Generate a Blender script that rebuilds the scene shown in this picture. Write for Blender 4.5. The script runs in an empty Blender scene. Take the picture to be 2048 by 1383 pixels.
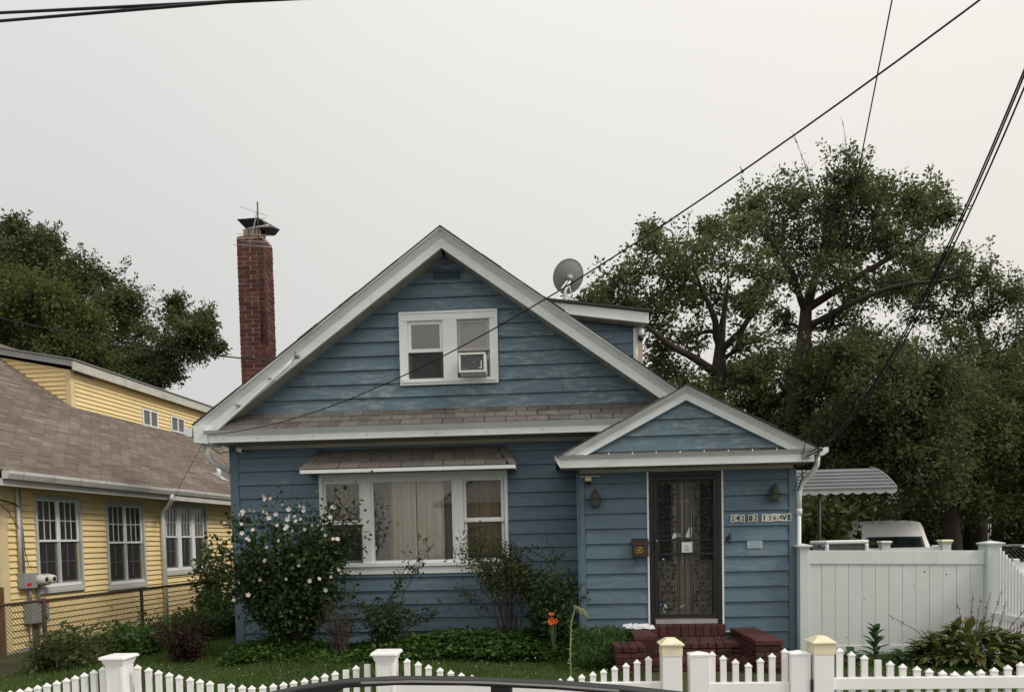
import bpy, math, random
import numpy as np
from math import sin, cos, tan, pi, radians, sqrt, hypot
from mathutils import Vector, Matrix

scene = bpy.context.scene
COL = scene.collection
rnd = random.Random(7)
rng = np.random.default_rng(11)

# ------------------------------------------------------------------ camera
FOC = 1420.0
YAW, PIT, ROL = radians(3.25), radians(2.4), radians(1.2)
fw = Vector((-sin(YAW) * cos(PIT), cos(YAW) * cos(PIT), -sin(PIT)))
r0 = Vector((cos(YAW), sin(YAW), 0))
u0 = r0.cross(fw)
RT = r0 * cos(ROL) - u0 * sin(ROL)
UP = r0 * sin(ROL) + u0 * cos(ROL)
cam_d = bpy.data.cameras.new('camera')
cam = bpy.data.objects.new('camera', cam_d)
COL.objects.link(cam)
M = Matrix.Identity(4)
for i in range(3):
    M[i][0], M[i][1], M[i][2] = RT[i], UP[i], -fw[i]
M[2][3] = 1.65
cam.matrix_world = M
cam_d.sensor_fit = 'HORIZONTAL'
cam_d.sensor_width = 36
cam_d.lens = FOC / 2048 * 36
cam_d.shift_y = 443.5 / 2048
cam_d.clip_end = 2000
cam_d.clip_start = 0.05
scene.camera = cam

# ------------------------------------------------------------------ sky and sun
SUN_EL, SUN_AZ = radians(44), radians(-20)      # azimuth from +X towards +Y (negative: towards the street)
sdir = Vector((cos(SUN_EL) * cos(SUN_AZ), cos(SUN_EL) * sin(SUN_AZ), sin(SUN_EL)))
world = bpy.data.worlds.new('World')
scene.world = world
world.use_nodes = True
wn, wl = world.node_tree.nodes, world.node_tree.links
wn.clear()
w_out = wn.new('ShaderNodeOutputWorld')
w_bg = wn.new('ShaderNodeBackground')
w_tc = wn.new('ShaderNodeTexCoord')
w_sky = wn.new('ShaderNodeTexSky')
w_sky.sky_type = 'NISHITA'
w_sky.sun_disc = False
w_sky.sun_elevation = SUN_EL
w_sky.sun_rotation = pi / 2 - SUN_AZ
w_sky.dust_density = 6
w_sky.air_density = 1.0


def wmath(op, a, b=None):
    n = wn.new('ShaderNodeMath'); n.operation = op
    for i, v in enumerate((a, b)):
        if v is None: continue
        if isinstance(v, (int, float)): n.inputs[i].default_value = v
        else: wl.new(v, n.inputs[i])
    return n.outputs[0]


# overcast veil: brighter towards the zenith, warmer on the side the hazy sun stands
w_sep = wn.new('ShaderNodeSeparateXYZ'); wl.new(w_tc.outputs['Generated'], w_sep.inputs[0])
w_dot = wn.new('ShaderNodeVectorMath'); w_dot.operation = 'DOT_PRODUCT'
wl.new(w_tc.outputs['Generated'], w_dot.inputs[0])
w_dot.inputs[1].default_value = (cos(SUN_AZ), sin(SUN_AZ), 0.25)
w_t = wmath('MULTIPLY_ADD', w_dot.outputs['Value'], 0.62); w_t.node.inputs[2].default_value = 0.42
w_ramp = wn.new('ShaderNodeMix'); w_ramp.data_type = 'RGBA'
w_ramp.inputs[6].default_value = (0.622, 0.630, 0.614, 1)
w_ramp.inputs[7].default_value = (0.86, 0.805, 0.74, 1)
wl.new(w_t, w_ramp.inputs[0])
w_z = wmath('MAXIMUM', w_sep.outputs['Z'], 0.0)
w_el = wmath('MULTIPLY_ADD', wmath('MULTIPLY', w_z, w_z), 0.62); w_el.node.inputs[2].default_value = 1.0
w_ns = wn.new('ShaderNodeTexNoise'); w_ns.inputs['Scale'].default_value = 1.4; w_ns.inputs['Detail'].default_value = 4
wl.new(w_tc.outputs['Generated'], w_ns.inputs['Vector'])
w_nv = wmath('MULTIPLY_ADD', w_ns.outputs[0], 0.13); w_nv.node.inputs[2].default_value = 0.935
w_lum = wmath('MULTIPLY', w_el, w_nv)
w_mul = wn.new('ShaderNodeVectorMath'); w_mul.operation = 'SCALE'
wl.new(w_ramp.outputs[2], w_mul.inputs[0]); wl.new(w_lum, w_mul.inputs['Scale'])
w_sk = wn.new('ShaderNodeVectorMath'); w_sk.operation = 'SCALE'; w_sk.inputs['Scale'].default_value = 0.07
wl.new(w_sky.outputs[0], w_sk.inputs[0])
w_mix = wn.new('ShaderNodeMix'); w_mix.data_type = 'RGBA'; w_mix.inputs[0].default_value = 0.95
wl.new(w_sk.outputs[0], w_mix.inputs[6]); wl.new(w_mul.outputs[0], w_mix.inputs[7])
wl.new(w_mix.outputs[2], w_bg.inputs['Color'])
w_bg.inputs['Strength'].default_value = 0.9
wl.new(w_bg.outputs[0], w_out.inputs[0])

sun_d = bpy.data.lights.new('sun', 'SUN')
sun_d.energy = 1.5
sun_d.angle = radians(14)
sun_d.color = (1.0, 0.93, 0.82)
sun = bpy.data.objects.new('sun', sun_d)
COL.objects.link(sun)
sun.rotation_euler = sdir.to_track_quat('Z', 'Y').to_euler()
sun.location = (20, 0, 30)

scene.view_settings.view_transform = 'Standard'
scene.view_settings.look = 'None'
scene.view_settings.exposure = 0.24
scene.view_settings.gamma = 1.0
scene.view_settings.use_curve_mapping = False
scene.render.engine = 'CYCLES'
scene.cycles.max_bounces = 6
scene.cycles.transparent_max_bounces = 24

# ------------------------------------------------------------------ materials
MATS = {}


def nt(name):
    m = bpy.data.materials.new(name); m.use_nodes = True
    n, l = m.node_tree.nodes, m.node_tree.links
    return m, n, l, n['Principled BSDF']


def mixc(n, l, fac, a, b, mode='MIX'):
    x = n.new('ShaderNodeMix'); x.data_type = 'RGBA'; x.blend_type = mode
    for i, v in ((0, fac), (6, a), (7, b)):
        if isinstance(v, (int, float)): x.inputs[i].default_value = v
        elif isinstance(v, tuple): x.inputs[i].default_value = (*v[:3], 1)
        else: l.new(v, x.inputs[i])
    return x.outputs[2]


def noise(n, l, vec, scale, detail=4, rough=.6, dist=0.0):
    x = n.new('ShaderNodeTexNoise'); l.new(vec, x.inputs['Vector'])
    x.inputs['Scale'].default_value = scale; x.inputs['Detail'].default_value = detail
    x.inputs['Roughness'].default_value = rough; x.inputs['Distortion'].default_value = dist
    return x.outputs[0]


def ramp(n, l, v, a, b, lo=0.0, hi=1.0):
    x = n.new('ShaderNodeMapRange'); x.clamp = True
    l.new(v, x.inputs[0]); x.inputs[1].default_value = a; x.inputs[2].default_value = b
    x.inputs[3].default_value = lo; x.inputs[4].default_value = hi
    return x.outputs[0]


def pos(n, l, sc=(1, 1, 1)):
    g = n.new('ShaderNodeNewGeometry'); v = n.new('ShaderNodeVectorMath'); v.operation = 'MULTIPLY'
    l.new(g.outputs['Position'], v.inputs[0]); v.inputs[1].default_value = sc
    return v.outputs[0]


def pm(name, col, rough=.6, var=.12, scale=6.0, stretch=(1, 1, 1), spec=.3, metal=0.0, piece=0.0, bump=0.0, bscale=60,
       col2=None, patch=(.55, .7), pscale=3.0, pstretch=(1, 1, 1), pamt=.8, col3=None, patch3=(.6, .7), p3scale=20, p3amt=.6, coat=0, pmask=False):
    """painted / weathered surface: noise mottling, optional worn patches, optional per-piece tint"""
    if name in MATS: return MATS[name]
    m, n, l, b = nt(name)
    p = pos(n, l, stretch)
    dark = tuple(c * (1 - var) for c in col); lite = tuple(min(1, c * (1 + var)) for c in col)
    c = mixc(n, l, ramp(n, l, noise(n, l, p, scale, 6), .3, .7), dark, lite)
    if col2:
        q = pos(n, l, pstretch)
        f = ramp(n, l, noise(n, l, q, pscale, 8, .65), patch[0], patch[1], 0, pamt)
        if pmask:
            mm = n.new('ShaderNodeMath'); mm.operation = 'MULTIPLY'; l.new(f, mm.inputs[0])
            l.new(ramp(n, l, noise(n, l, pos(n, l, (1, 1, 1.6)), 1.1, 3), .40, .57), mm.inputs[1]); f = mm.outputs[0]
        c = mixc(n, l, f, c, col2)
    if col3:
        f = ramp(n, l, noise(n, l, pos(n, l), p3scale, 5, .6), patch3[0], patch3[1], 0, p3amt)
        c = mixc(n, l, f, c, col3)
    if piece:
        oi = n.new('ShaderNodeObjectInfo')
        hs = n.new('ShaderNodeHueSaturation')
        l.new(ramp(n, l, oi.outputs['Random'], 0, 1, 1 - piece, 1 + piece), hs.inputs['Value'])
        l.new(c, hs.inputs['Color']); c = hs.outputs[0]
    l.new(c, b.inputs['Base Color'])
    b.inputs['Roughness'].default_value = rough
    b.inputs['Specular IOR Level'].default_value = spec
    b.inputs['Metallic'].default_value = metal
    b.inputs['Coat Weight'].default_value = coat
    if bump:
        bp = n.new('ShaderNodeBump'); bp.inputs['Strength'].default_value = bump; bp.inputs['Distance'].default_value = .004
        l.new(noise(n, l, p, bscale, 5), bp.inputs['Height']); l.new(bp.outputs[0], b.inputs['Normal'])
    MATS[name] = m
    return m


def leafmat(name, cols, trans=.35, rough=.55):
    """leaf: colour varies from leaf to leaf, some light shines through"""
    if name in MATS: return MATS[name]
    m, n, l, b = nt(name)
    g = n.new('ShaderNodeNewGeometry')
    cr = n.new('ShaderNodeValToRGB')
    el = cr.color_ramp.elements
    while len(el) < len(cols): el.new(.5)
    for i, c in enumerate(cols):
        el[i].position = i / (len(cols) - 1); el[i].color = (*c, 1)
    l.new(g.outputs['Random Per Island'], cr.inputs[0])
    c = mixc(n, l, ramp(n, l, noise(n, l, pos(n, l), .7, 3), .3, .7), cr.outputs[0], (.78, .85, .8), 'MULTIPLY')
    l.new(c, b.inputs['Base Color']); b.inputs['Roughness'].default_value = rough
    b.inputs['Specular IOR Level'].default_value = .25
    t = n.new('ShaderNodeBsdfTranslucent'); l.new(c, t.inputs[0])
    mx = n.new('ShaderNodeMixShader'); mx.inputs[0].default_value = trans
    l.new(b.outputs[0], mx.inputs[1]); l.new(t.outputs[0], mx.inputs[2])
    l.new(mx.outputs[0], n['Material Output'].inputs[0])
    MATS[name] = m
    return m


def glassmat(name, tint=(.8, .83, .83), boost=1.0, rough=.01):
    if name in MATS: return MATS[name]
    m, n, l, b = nt(name)
    n.remove(b)
    t = n.new('ShaderNodeBsdfTransparent'); t.inputs[0].default_value = (*tint, 1)
    g = n.new('ShaderNodeBsdfGlossy'); g.inputs['Roughness'].default_value = rough
    fr = n.new('ShaderNodeFresnel'); fr.inputs[0].default_value = 1.52
    bp = n.new('ShaderNodeBump'); bp.inputs['Strength'].default_value = .03; bp.inputs['Distance'].default_value = .05
    l.new(noise(n, l, pos(n, l), 2.5, 1), bp.inputs['Height']); l.new(bp.outputs[0], g.inputs['Normal'])
    f = n.new('ShaderNodeMath'); f.operation = 'MULTIPLY'; f.use_clamp = True; f.inputs[1].default_value = boost
    l.new(fr.outputs[0], f.inputs[0])
    mx = n.new('ShaderNodeMixShader'); l.new(f.outputs[0], mx.inputs[0])
    l.new(t.outputs[0], mx.inputs[1]); l.new(g.outputs[0], mx.inputs[2])
    l.new(mx.outputs[0], n['Material Output'].inputs[0])
    MATS[name] = m
    return m


def screenmat(name, col, dens):
    if name in MATS: return MATS[name]
    m, n, l, b = nt(name)
    b.inputs['Base Color'].default_value = (*col, 1); b.inputs['Roughness'].default_value = .7
    t = n.new('ShaderNodeBsdfTransparent')
    mx = n.new('ShaderNodeMixShader'); mx.inputs[0].default_value = dens
    l.new(t.outputs[0], mx.inputs[1]); l.new(b.outputs[0], mx.inputs[2])
    l.new(mx.outputs[0], n['Material Output'].inputs[0])
    MATS[name] = m
    return m


BLUE = pm('blue_paint', (.108, .170, .222), .55, .14, 5, (.35, 1, 3), piece=.06, bump=.25, bscale=30,
          col2=(.22, .28, .31), patch=(.50, .60), pscale=8, pstretch=(.7, 1, 2.6), pamt=.42, pmask=True,
          col3=(.055, .085, .105), patch3=(.60, .75), p3scale=9, p3amt=.4)
BLUEW = pm('worn_blue_paint', (.118, .182, .228), .6, .15, 5, (.35, 1, 3), piece=.06, bump=.25, bscale=30,
          col2=(.32, .355, .35), patch=(.49, .58), pscale=8, pstretch=(.7, 1, 2.6), pamt=.55, pmask=True,
          col3=(.06, .09, .11), patch3=(.60, .75), p3scale=9, p3amt=.35)
BLUETRIM = pm('blue_trim', (.115, .178, .23), .5, .1, 4, (3, 1, .4), col2=(.2, .26, .28), patch=(.62, .75), pscale=5, pamt=.5)
WHITE = pm('white_trim', (.75, .79, .80), .5, .05, 3, (1, 1, 1), col2=(.56, .57, .54), patch=(.53, .75), pscale=2.2, pstretch=(1, 1, 2.5), pamt=.6,
           col3=(.42, .40, .35), patch3=(.66, .78), p3scale=24, p3amt=.35)
CASING = pm('window_casing', (.80, .83, .84), .5, .05, 4, col2=(.56, .56, .52), patch=(.58, .8), pscale=4, pamt=.5)
VINYL = pm('white_vinyl', (.86, .87, .87), .35, .03, 3, spec=.4, col2=(.7, .7, .67), patch=(.6, .85), pscale=2.5, pstretch=(1, 1, .6), pamt=.35,
           col3=(.5, .48, .42), patch3=(.70, .78), p3scale=16, p3amt=.4)
VINYLW = pm('weathered_vinyl', (.66, .71, .70), .4, .05, 2.5, (2, 2, .5), spec=.35, col2=(.54, .585, .57), patch=(.52, .8), pscale=1.6, pstretch=(2.5, 2, .5), pamt=.6,
            col3=(.38, .37, .31), patch3=(.69, .78), p3scale=15, p3amt=.4, piece=.02)
CREAM = pm('cream_plastic', (.80, .74, .54), .4, .07, 6, col2=(.5, .45, .28), patch=(.55, .75), pscale=9, pamt=.5)
BEIGE = pm('beige_soffit', (.34, .33, .29), .6, .1, 5, piece=.1, col2=(.25, .24, .19), patch=(.55, .75), pscale=6, pamt=.5)
FRIEZE = pm('frieze_paint', (.46, .44, .37), .6, .1, 4, (.5, 1, 2))
SHING = pm('grey_shingle', (.132, .125, .116), .9, .28, 40, piece=.22, bump=.6, bscale=160, col2=(.07, .062, .055), patch=(.48, .66), pscale=3.5,
           pstretch=(.8, 1, 1), pamt=.75, col3=(.22, .17, .06), patch3=(.68, .74), p3scale=5, p3amt=.5)
SHINGB = pm('brown_shingle', (.122, .112, .101), .9, .18, 50, piece=.2, bump=.5, bscale=160, col2=(.14, .11, .095), patch=(.5, .7), pscale=3, pamt=.5)
ROOFD = pm('dark_roofing', (.055, .05, .048), .9, .25, 20, bump=.5)
CONC = pm('concrete', (.33, .32, .29), .85, .15, 5, bump=.3, col2=(.2, .2, .17), patch=(.5, .7), pscale=4, pamt=.6)
BRICK = pm('chimney_brick', (.102, .040, .032), .85, .25, 18, piece=.38, bump=.5, bscale=80, col2=(.10, .035, .03), patch=(.55, .75), pscale=9, pamt=.6)
MORTAR = pm('chimney_mortar', (.37, .27, .235), .9, .2, 12, bump=.4)
REDB = pm('red_painted_brick', (.075, .024, .021), .6, .28, 14, piece=.3, bump=.5, bscale=60, col2=(.055, .035, .03), patch=(.45, .62), pscale=7, pamt=.75,
          col3=(.30, .20, .17), patch3=(.66, .72), p3scale=26, p3amt=.55)
REDM = pm('red_mortar', (.05, .02, .017), .8, .2, 14, bump=.4)
IRON = pm('black_iron', (.012, .012, .012), .45, .2, 12, spec=.45)
DARK = pm('dark_plastic', (.025, .025, .027), .5, .1, 10)
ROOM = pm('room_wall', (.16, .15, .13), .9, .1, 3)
ALU = pm('aluminium', (.45, .46, .46), .45, .1, 6, metal=.5)
SASH = pm('grey_sash', (.38, .37, .36), .5, .1, 6)
GLASS = glassmat('window_glass', (.93, .94, .93), 2.6)
GLASSU = glassmat('upper_glass', (.78, .8, .82), 5.0)
SCREEN = screenmat('insect_screen', (.035, .035, .037), .62)
DSCREEN = screenmat('door_screen', (.03, .029, .025), .38)
YEL = pm('yellow_vinyl', (.84, .67, .35), .5, .06, 3, (1, .4, 2), piece=.05, spec=.35, col2=(.62, .52, .33), patch=(.50, .75), pscale=1.6, pstretch=(1, .6, 1.2), pamt=.5)
YELT = pm('yellow_trim', (.70, .58, .34), .5, .06, 4)
WOOD = pm('brown_post', (.13, .075, .04), .7, .25, 10, (1, 1, .3))
RUST = pm('rusty_steel', (.055, .036, .026), .75, .35, 25, bump=.3)
GREYM = pm('grey_metal', (.26, .27, .28), .5, .12, 8, spec=.4)
BLACKP = pm('car_paint', (.012, .012, .014), .18, .1, 4, spec=.6, coat=.6)
RAILM = pm('satin_black', (.02, .02, .021), .35, .1, 10, spec=.5)
WIRE = pm('black_cable', (.012, .012, .014), .6, .2, 10)
BARK = pm('bark', (.042, .034, .028), .9, .35, 14, (1, 1, .25), bump=.8, bscale=30)
TWIG = pm('twig_bark', (.055, .045, .036), .9, .25, 20)
STEM = pm('green_stem', (.09, .13, .045), .7, .2, 20)


# ------------------------------------------------------------------ builders
WM = {}


def tag(o, label=None, cat=None, group=None, kind=None):
    if label: o['label'] = label
    if cat: o['category'] = cat
    if group: o['group'] = group
    if kind: o['kind'] = kind
    return o


def thing(name, loc, label, cat, group=None, rz=0.0):
    o = bpy.data.objects.new(name, None)
    o.empty_display_size = .2
    COL.objects.link(o)
    m = Matrix.Translation(loc) @ Matrix.Rotation(rz, 4, 'Z')
    o.matrix_world = m
    WM[o.name] = m
    return tag(o, label, cat, group)


def place(o, m, parent=None):
    """link o with world matrix m, parented without needing a depsgraph update"""
    COL.objects.link(o)
    WM[o.name] = m
    if parent is not None:
        o.parent = parent
        o.matrix_parent_inverse = Matrix.Identity(4)
        o.matrix_basis = WM[parent.name].inverted() @ m
    else:
        o.matrix_basis = m
    return o


def copy_to(src, m, parent=None):
    c = bpy.data.objects.new(src.name.split('.')[0], src.data)
    return place(c, m, parent)


def boxpts(x0, x1, y0, y1, z0, z1):
    return [(x0, y0, z0), (x1, y0, z0), (x1, y1, z0), (x0, y1, z0), (x0, y0, z1), (x1, y0, z1), (x1, y1, z1), (x0, y1, z1)]


BOXF = [(0, 3, 2, 1), (4, 5, 6, 7), (0, 1, 5, 4), (1, 2, 6, 5), (2, 3, 7, 6), (3, 0, 4, 7)]


class MB:
    def __init__(s, T=None):
        s.v, s.f, s.sm, s.T = [], [], [], T

    def add(s, vs, fs, smooth=False):
        o = len(s.v)
        s.v += [tuple(p) for p in vs]
        s.f += [tuple(i + o for i in f) for f in fs]
        s.sm += [smooth] * len(fs)
        return s

    def box(s, x0, x1, y0, y1, z0, z1):
        return s.add(boxpts(min(x0, x1), max(x0, x1), min(y0, y1), max(y0, y1), min(z0, z1), max(z0, z1)), BOXF)

    def hexa(s, pts):
        return s.add(pts, BOXF)

    def ring(s, x0, x1, z0, z1, w, y0, y1):
        """rectangular frame in the XZ plane, stiles between rails"""
        s.box(x0, x1, y0, y1, z0, z0 + w); s.box(x0, x1, y0, y1, z1 - w, z1)
        s.box(x0, x0 + w, y0, y1, z0 + w, z1 - w); s.box(x1 - w, x1, y0, y1, z0 + w, z1 - w)
        return s

    def ringx(s, y0, y1, z0, z1, w, x0, x1):
        s.box(x0, x1, y0, y1, z0, z0 + w); s.box(x0, x1, y0, y1, z1 - w, z1)
        s.box(x0, x1, y0, y0 + w, z0 + w, z1 - w); s.box(x0, x1, y1 - w, y1, z0 + w, z1 - w)
        return s

    def tube(s, pts, r, n=6, cap=True, smooth=True):
        pts = [Vector(p) for p in pts]
        k = len(pts)
        rs = r if isinstance(r, (list, tuple)) else [r] * k
        ref = None; vs = []; fs = []
        for i, p in enumerate(pts):
            t = (pts[min(i + 1, k - 1)] - pts[max(i - 1, 0)])
            if t.length < 1e-9: t = Vector((0, 0, 1))
            t.normalize()
            if ref is None:
                ref = Vector((0, 0, 1)) if abs(t.z) < .9 else Vector((1, 0, 0))
            a = t.cross(ref)
            if a.length < 1e-6: a = t.orthogonal()
            a.normalize(); b = t.cross(a); ref = b.cross(t) * -1 if False else ref
            for j in range(n):
                th = 2 * pi * j / n
                vs.append(p + (a * cos(th) + b * sin(th)) * rs[i])
        for i in range(k - 1):
            for j in range(n):
                fs.append((i * n + j, i * n + (j + 1) % n, (i + 1) * n + (j + 1) % n, (i + 1) * n + j))
        if cap:
            fs.append(tuple(range(n - 1, -1, -1))); fs.append(tuple((k - 1) * n + j for j in range(n)))
        return s.add(vs, fs, smooth)

    def lathe(s, c, prof, n=16, axis='Z', smooth=True):
        """prof: (radius, height) pairs"""
        vs = []; fs = []
        for r, h in prof:
            for j in range(n):
                t = 2 * pi * j / n
                p = (r * cos(t), r * sin(t), h)
                if axis == 'Y': p = (p[0], p[2], p[1])
                if axis == 'X': p = (p[2], p[0], p[1])
                vs.append((c[0] + p[0], c[1] + p[1], c[2] + p[2]))
        for i in range(len(prof) - 1):
            for j in range(n):
                fs.append((i * n + j, i * n + (j + 1) % n, (i + 1) * n + (j + 1) % n, (i + 1) * n + j))
        fs.append(tuple(range(n - 1, -1, -1))); fs.append(tuple((len(prof) - 1) * n + j for j in range(n)))
        return s.add(vs, fs, smooth)

    def sweep(s, rings, close=True, cap=True, smooth=False):
        """loft a list of equal-length point rings"""
        n = len(rings[0]); vs = [p for r in rings for p in r]; fs = []
        m = n if close else n - 1
        for i in range(len(rings) - 1):
            for j in range(m):
                fs.append((i * n + j, i * n + (j + 1) % n, (i + 1) * n + (j + 1) % n, (i + 1) * n + j))
        if cap and close:
            fs.append(tuple(range(n - 1, -1, -1))); fs.append(tuple((len(rings) - 1) * n + j for j in range(n)))
        return s.add(vs, fs, smooth)

    def poly(s, pts):
        return s.add(pts, [tuple(range(len(pts)))])

    def build(s, name, mat, parent=None, bevel=0.0, org=None):
        V = np.array(s.v, dtype=float)
        lo, hi = V.min(0), V.max(0)
        o = np.array(org if org is not None else ((lo[0] + hi[0]) / 2, (lo[1] + hi[1]) / 2, lo[2]))
        me = bpy.data.meshes.new(name)
        me.from_pydata([tuple(p) for p in (V - o)], [], s.f)
        me.polygons.foreach_set('use_smooth', s.sm)
        me.materials.append(mat)
        ob = bpy.data.objects.new(name, me)
        T = s.T or Matrix.Identity(4)
        place(ob, T @ Matrix.Translation(Vector(o)), parent)
        if any(s.f[i] for i in ()): pass
        if bevel:
            bv = ob.modifiers.new('bevel', 'BEVEL'); bv.width = bevel; bv.segments = 2; bv.limit_method = 'ANGLE'
        return ob


def B(x0, x1, y0, y1, z0, z1, name, mat, parent=None, bevel=0.0, T=None):
    return MB(T).box(x0, x1, y0, y1, z0, z1).build(name, mat, parent, bevel)


def npmesh(name, V, k, mat, parent=None, m=None, smooth=False):
    """V: (faces*k, 3) array, one unconnected k-gon per k rows"""
    me = bpy.data.meshes.new(name)
    n = len(V) // k
    me.vertices.add(n * k); me.vertices.foreach_set('co', np.ascontiguousarray(V, dtype=np.float32).ravel())
    me.loops.add(n * k); me.loops.foreach_set('vertex_index', np.arange(n * k, dtype=np.int32))
    me.polygons.add(n); me.polygons.foreach_set('loop_start', np.arange(0, n * k, k, dtype=np.int32))
    me.update(calc_edges=True)
    me.materials.append(mat)
    return place(bpy.data.objects.new(name, me), m or Matrix.Identity(4), parent)


def unit(a):
    return a / np.maximum(np.linalg.norm(a, axis=1, keepdims=True), 1e-9)


def leaf_quads(P, D, L, W, fold=.18, up=.0):
    """kite-shaped leaves, folded along the midrib"""
    n = len(P)
    D = unit(D); R = rng.normal(size=(n, 3)); R[:, 2] += up
    S = unit(np.cross(D, R)); N = np.cross(S, D)
    L = np.asarray(L).reshape(-1, 1) * np.ones((n, 1)); W = np.asarray(W).reshape(-1, 1) * np.ones((n, 1))
    mid = P + D * L * .45
    a = mid + S * W * .5 + N * W * fold; c = mid - S * W * .5 + N * W * fold
    tip = P + D * L - N * L * .08
    return np.stack([P, a, tip, c], 1).reshape(-1, 3)


def wall_boxes(mb, x0, x1, z0, z1, y0, y1, ops):
    """wall slab with rectangular openings, cut into boxes"""
    xs = sorted({x0, x1, *[o[0] for o in ops], *[o[1] for o in ops]})
    for a, b in zip(xs, xs[1:]):
        holes = sorted([(o[2], o[3]) for o in ops if o[0] <= a and o[1] >= b])
        z = z0
        for h in holes:
            if h[0] > z: mb.box(a, b, y0, y1, z, h[0])
            z = h[1]
        if z < z1: mb.box(a, b, y0, y1, z, z1)
    return mb


def siding(parent, yf, courses, span, ops, mat=None, joints=(), thick=.034, name='siding_board', T=None):
    """one object per board: span(z) gives the (left, right) ends at height z; ops are openings (x0,x1,z0,z1)"""
    mat = mat or BLUE
    for zb, zt in courses:
        def Y(z): return yf - thick + (thick - .004) * (z - zb) / (zt - zb)
        pieces = []
        l0, r0_ = span(zb); l1, r1 = span(zt)
        cuts = [o for o in ops if o[2] < zt - .002 and o[3] > zb + .002]
        segs = [(zb, zt, (l0, l1), (r0_, r1))]
        for o in cuts:
            new = []
            for (a, b, L, Rr) in segs:
                if max(Rr) <= o[0] or min(L) >= o[1] or o[2] >= b or o[3] <= a: new.append((a, b, L, Rr)); continue
                if min(L) < o[0]: new.append((a, b, L, (o[0], o[0])))
                if max(Rr) > o[1]: new.append((a, b, (o[1], o[1]), Rr))
                if o[3] < b - .01: new.append((o[3], b, (max(L[0], o[0]),) * 2, (min(Rr[0], o[1]),) * 2))
                if o[2] > a + .01: new.append((a, o[2], (max(L[0], o[0]),) * 2, (min(Rr[0], o[1]),) * 2))
            segs = new
        for (a, b, L, Rr) in segs:
            js = [j for j in joints if max(L) + .4 < j < min(Rr) - .4]
            j = [rnd.choice(js)] if js and rnd.random() < .55 else []
            xs = [L] + [q for jj in j for q in (((jj - .0015,) * 2), ((jj + .0015,) * 2))] + [Rr]
            for k in range(0, len(xs), 2):
                (la, lb), (ra, rb) = xs[k], xs[k + 1]
                if ra - la < .01: continue
                e = .0012
                zz0, zz1 = a, b - e
                if rb - lb < .004: lb = rb = (lb + rb) / 2; lb -= .002; rb += .002
                MB(T).hexa([(la, Y(a), zz0), (ra, Y(a), zz0), (ra, yf - .001, zz0), (la, yf - .001, zz0),
                            (lb, Y(b), zz1), (rb, Y(b), zz1), (rb, yf - .001, zz1), (lb, yf - .001, zz1)]).build(name, mat, parent)

# ================================================================== SETTING
SOIL = pm('soil_and_grass', (.045, .06, .022), .95, .35, 3, bump=.6, col2=(.05, .04, .028), patch=(.5, .7), pscale=1.2, pamt=.7)
ASPH = pm('asphalt', (.055, .055, .057), .9, .2, 30, bump=.6, bscale=120)
SIDEW = pm('sidewalk_concrete', (.36, .35, .33), .9, .12, 4, bump=.3, piece=.06)
tag(MB().poly([(-200, 2.62, -.03), (200, 2.62, -.03), (200, 400, -.03), (-200, 400, -.03)]).build('ground', SOIL), kind='structure')
tag(MB().poly([(-7.2, 4.55, .0), (6.0, 4.55, .0), (6.0, 10.5, .0), (-7.2, 10.5, .0)]).build('lawn', SOIL), kind='structure')
tag(MB().poly([(-200, -40, -.17), (200, -40, -.17), (200, 2.5, -.17), (-200, 2.5, -.17)]).build('road', ASPH), kind='structure')
tag(MB().box(-60, 60, 2.45, 2.62, -.3, -.01).build('kerb', CONC, bevel=.015), kind='structure')
sw = tag(MB().box(-60, 60, 2.62, 4.45, -.2, -.02).build('sidewalk', SIDEW), kind='structure')
for i in range(-5, 6):
    B(i * 1.5 + .006, i * 1.5 + 1.494, 2.63, 4.44, -.019, -.008, 'paving_slab', SIDEW, sw)

# ================================================================== BLUE HOUSE
Y0 = 10.55
SL = .725                      # main roof pitch
PX, PZ = -1.49, 6.045           # ridge
house = thing('blue_house', (-1.48, 14.5, 0), 'blue clapboard house with white trim, brick chimney and gabled entry porch', 'house')


def zmain(x): return PZ - SL * abs(x - PX)


BW = (-3.42, -.70, 1.28, 2.56)            # wide front window opening
UW = (-2.08, -.83, 4.00, 4.88)            # upper window opening
# structural shell with real openings
sh = MB()
wall_boxes(sh, -4.80, 1.84, .0, 3.2, Y0, Y0 + .14, [BW])
sh.box(-4.80, -4.66, Y0 + .14, 19, 0, 3.2); sh.box(1.70, 1.84, Y0 + .14, 19, 0, 3.2); sh.box(-4.66, 1.70, 18.86, 19, 0, 3.2)
sh.box(-4.66, 1.70, Y0 + .14, 18.86, 3.05, 3.2)
sh.build('wall', BLUETRIM, house)
# gable triangle (rows of boxes so that the window stays open)
gw = MB()
zz = 3.2
while zz < 5.9:
    z1 = min(zz + .08, 5.9)
    hw = (PZ - .25 - z1) / SL
    if hw > .02:
        l, r = PX - hw, PX + hw
        if zz < UW[3] and z1 > UW[2]:
            gw.box(l, UW[0], Y0, Y0 + .12, zz, z1); gw.box(UW[1], r, Y0, Y0 + .12, zz, z1)
        else:
            gw.box(l, r, Y0, Y0 + .12, zz, z1)
    zz += .08
gw.build('gable_wall', BLUETRIM, house)
B(-4.84, 1.86, Y0 - .03, Y0 + .2, -.1, .085, 'foundation', CONC, house)
ft = MB()
for k in range(9):
    B(-4.86 + k * .42, -4.86 + k * .42 + .405, Y0 - .055, Y0 - .031, -.05, .08, 'foundation_block', CONC, house)
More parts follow.
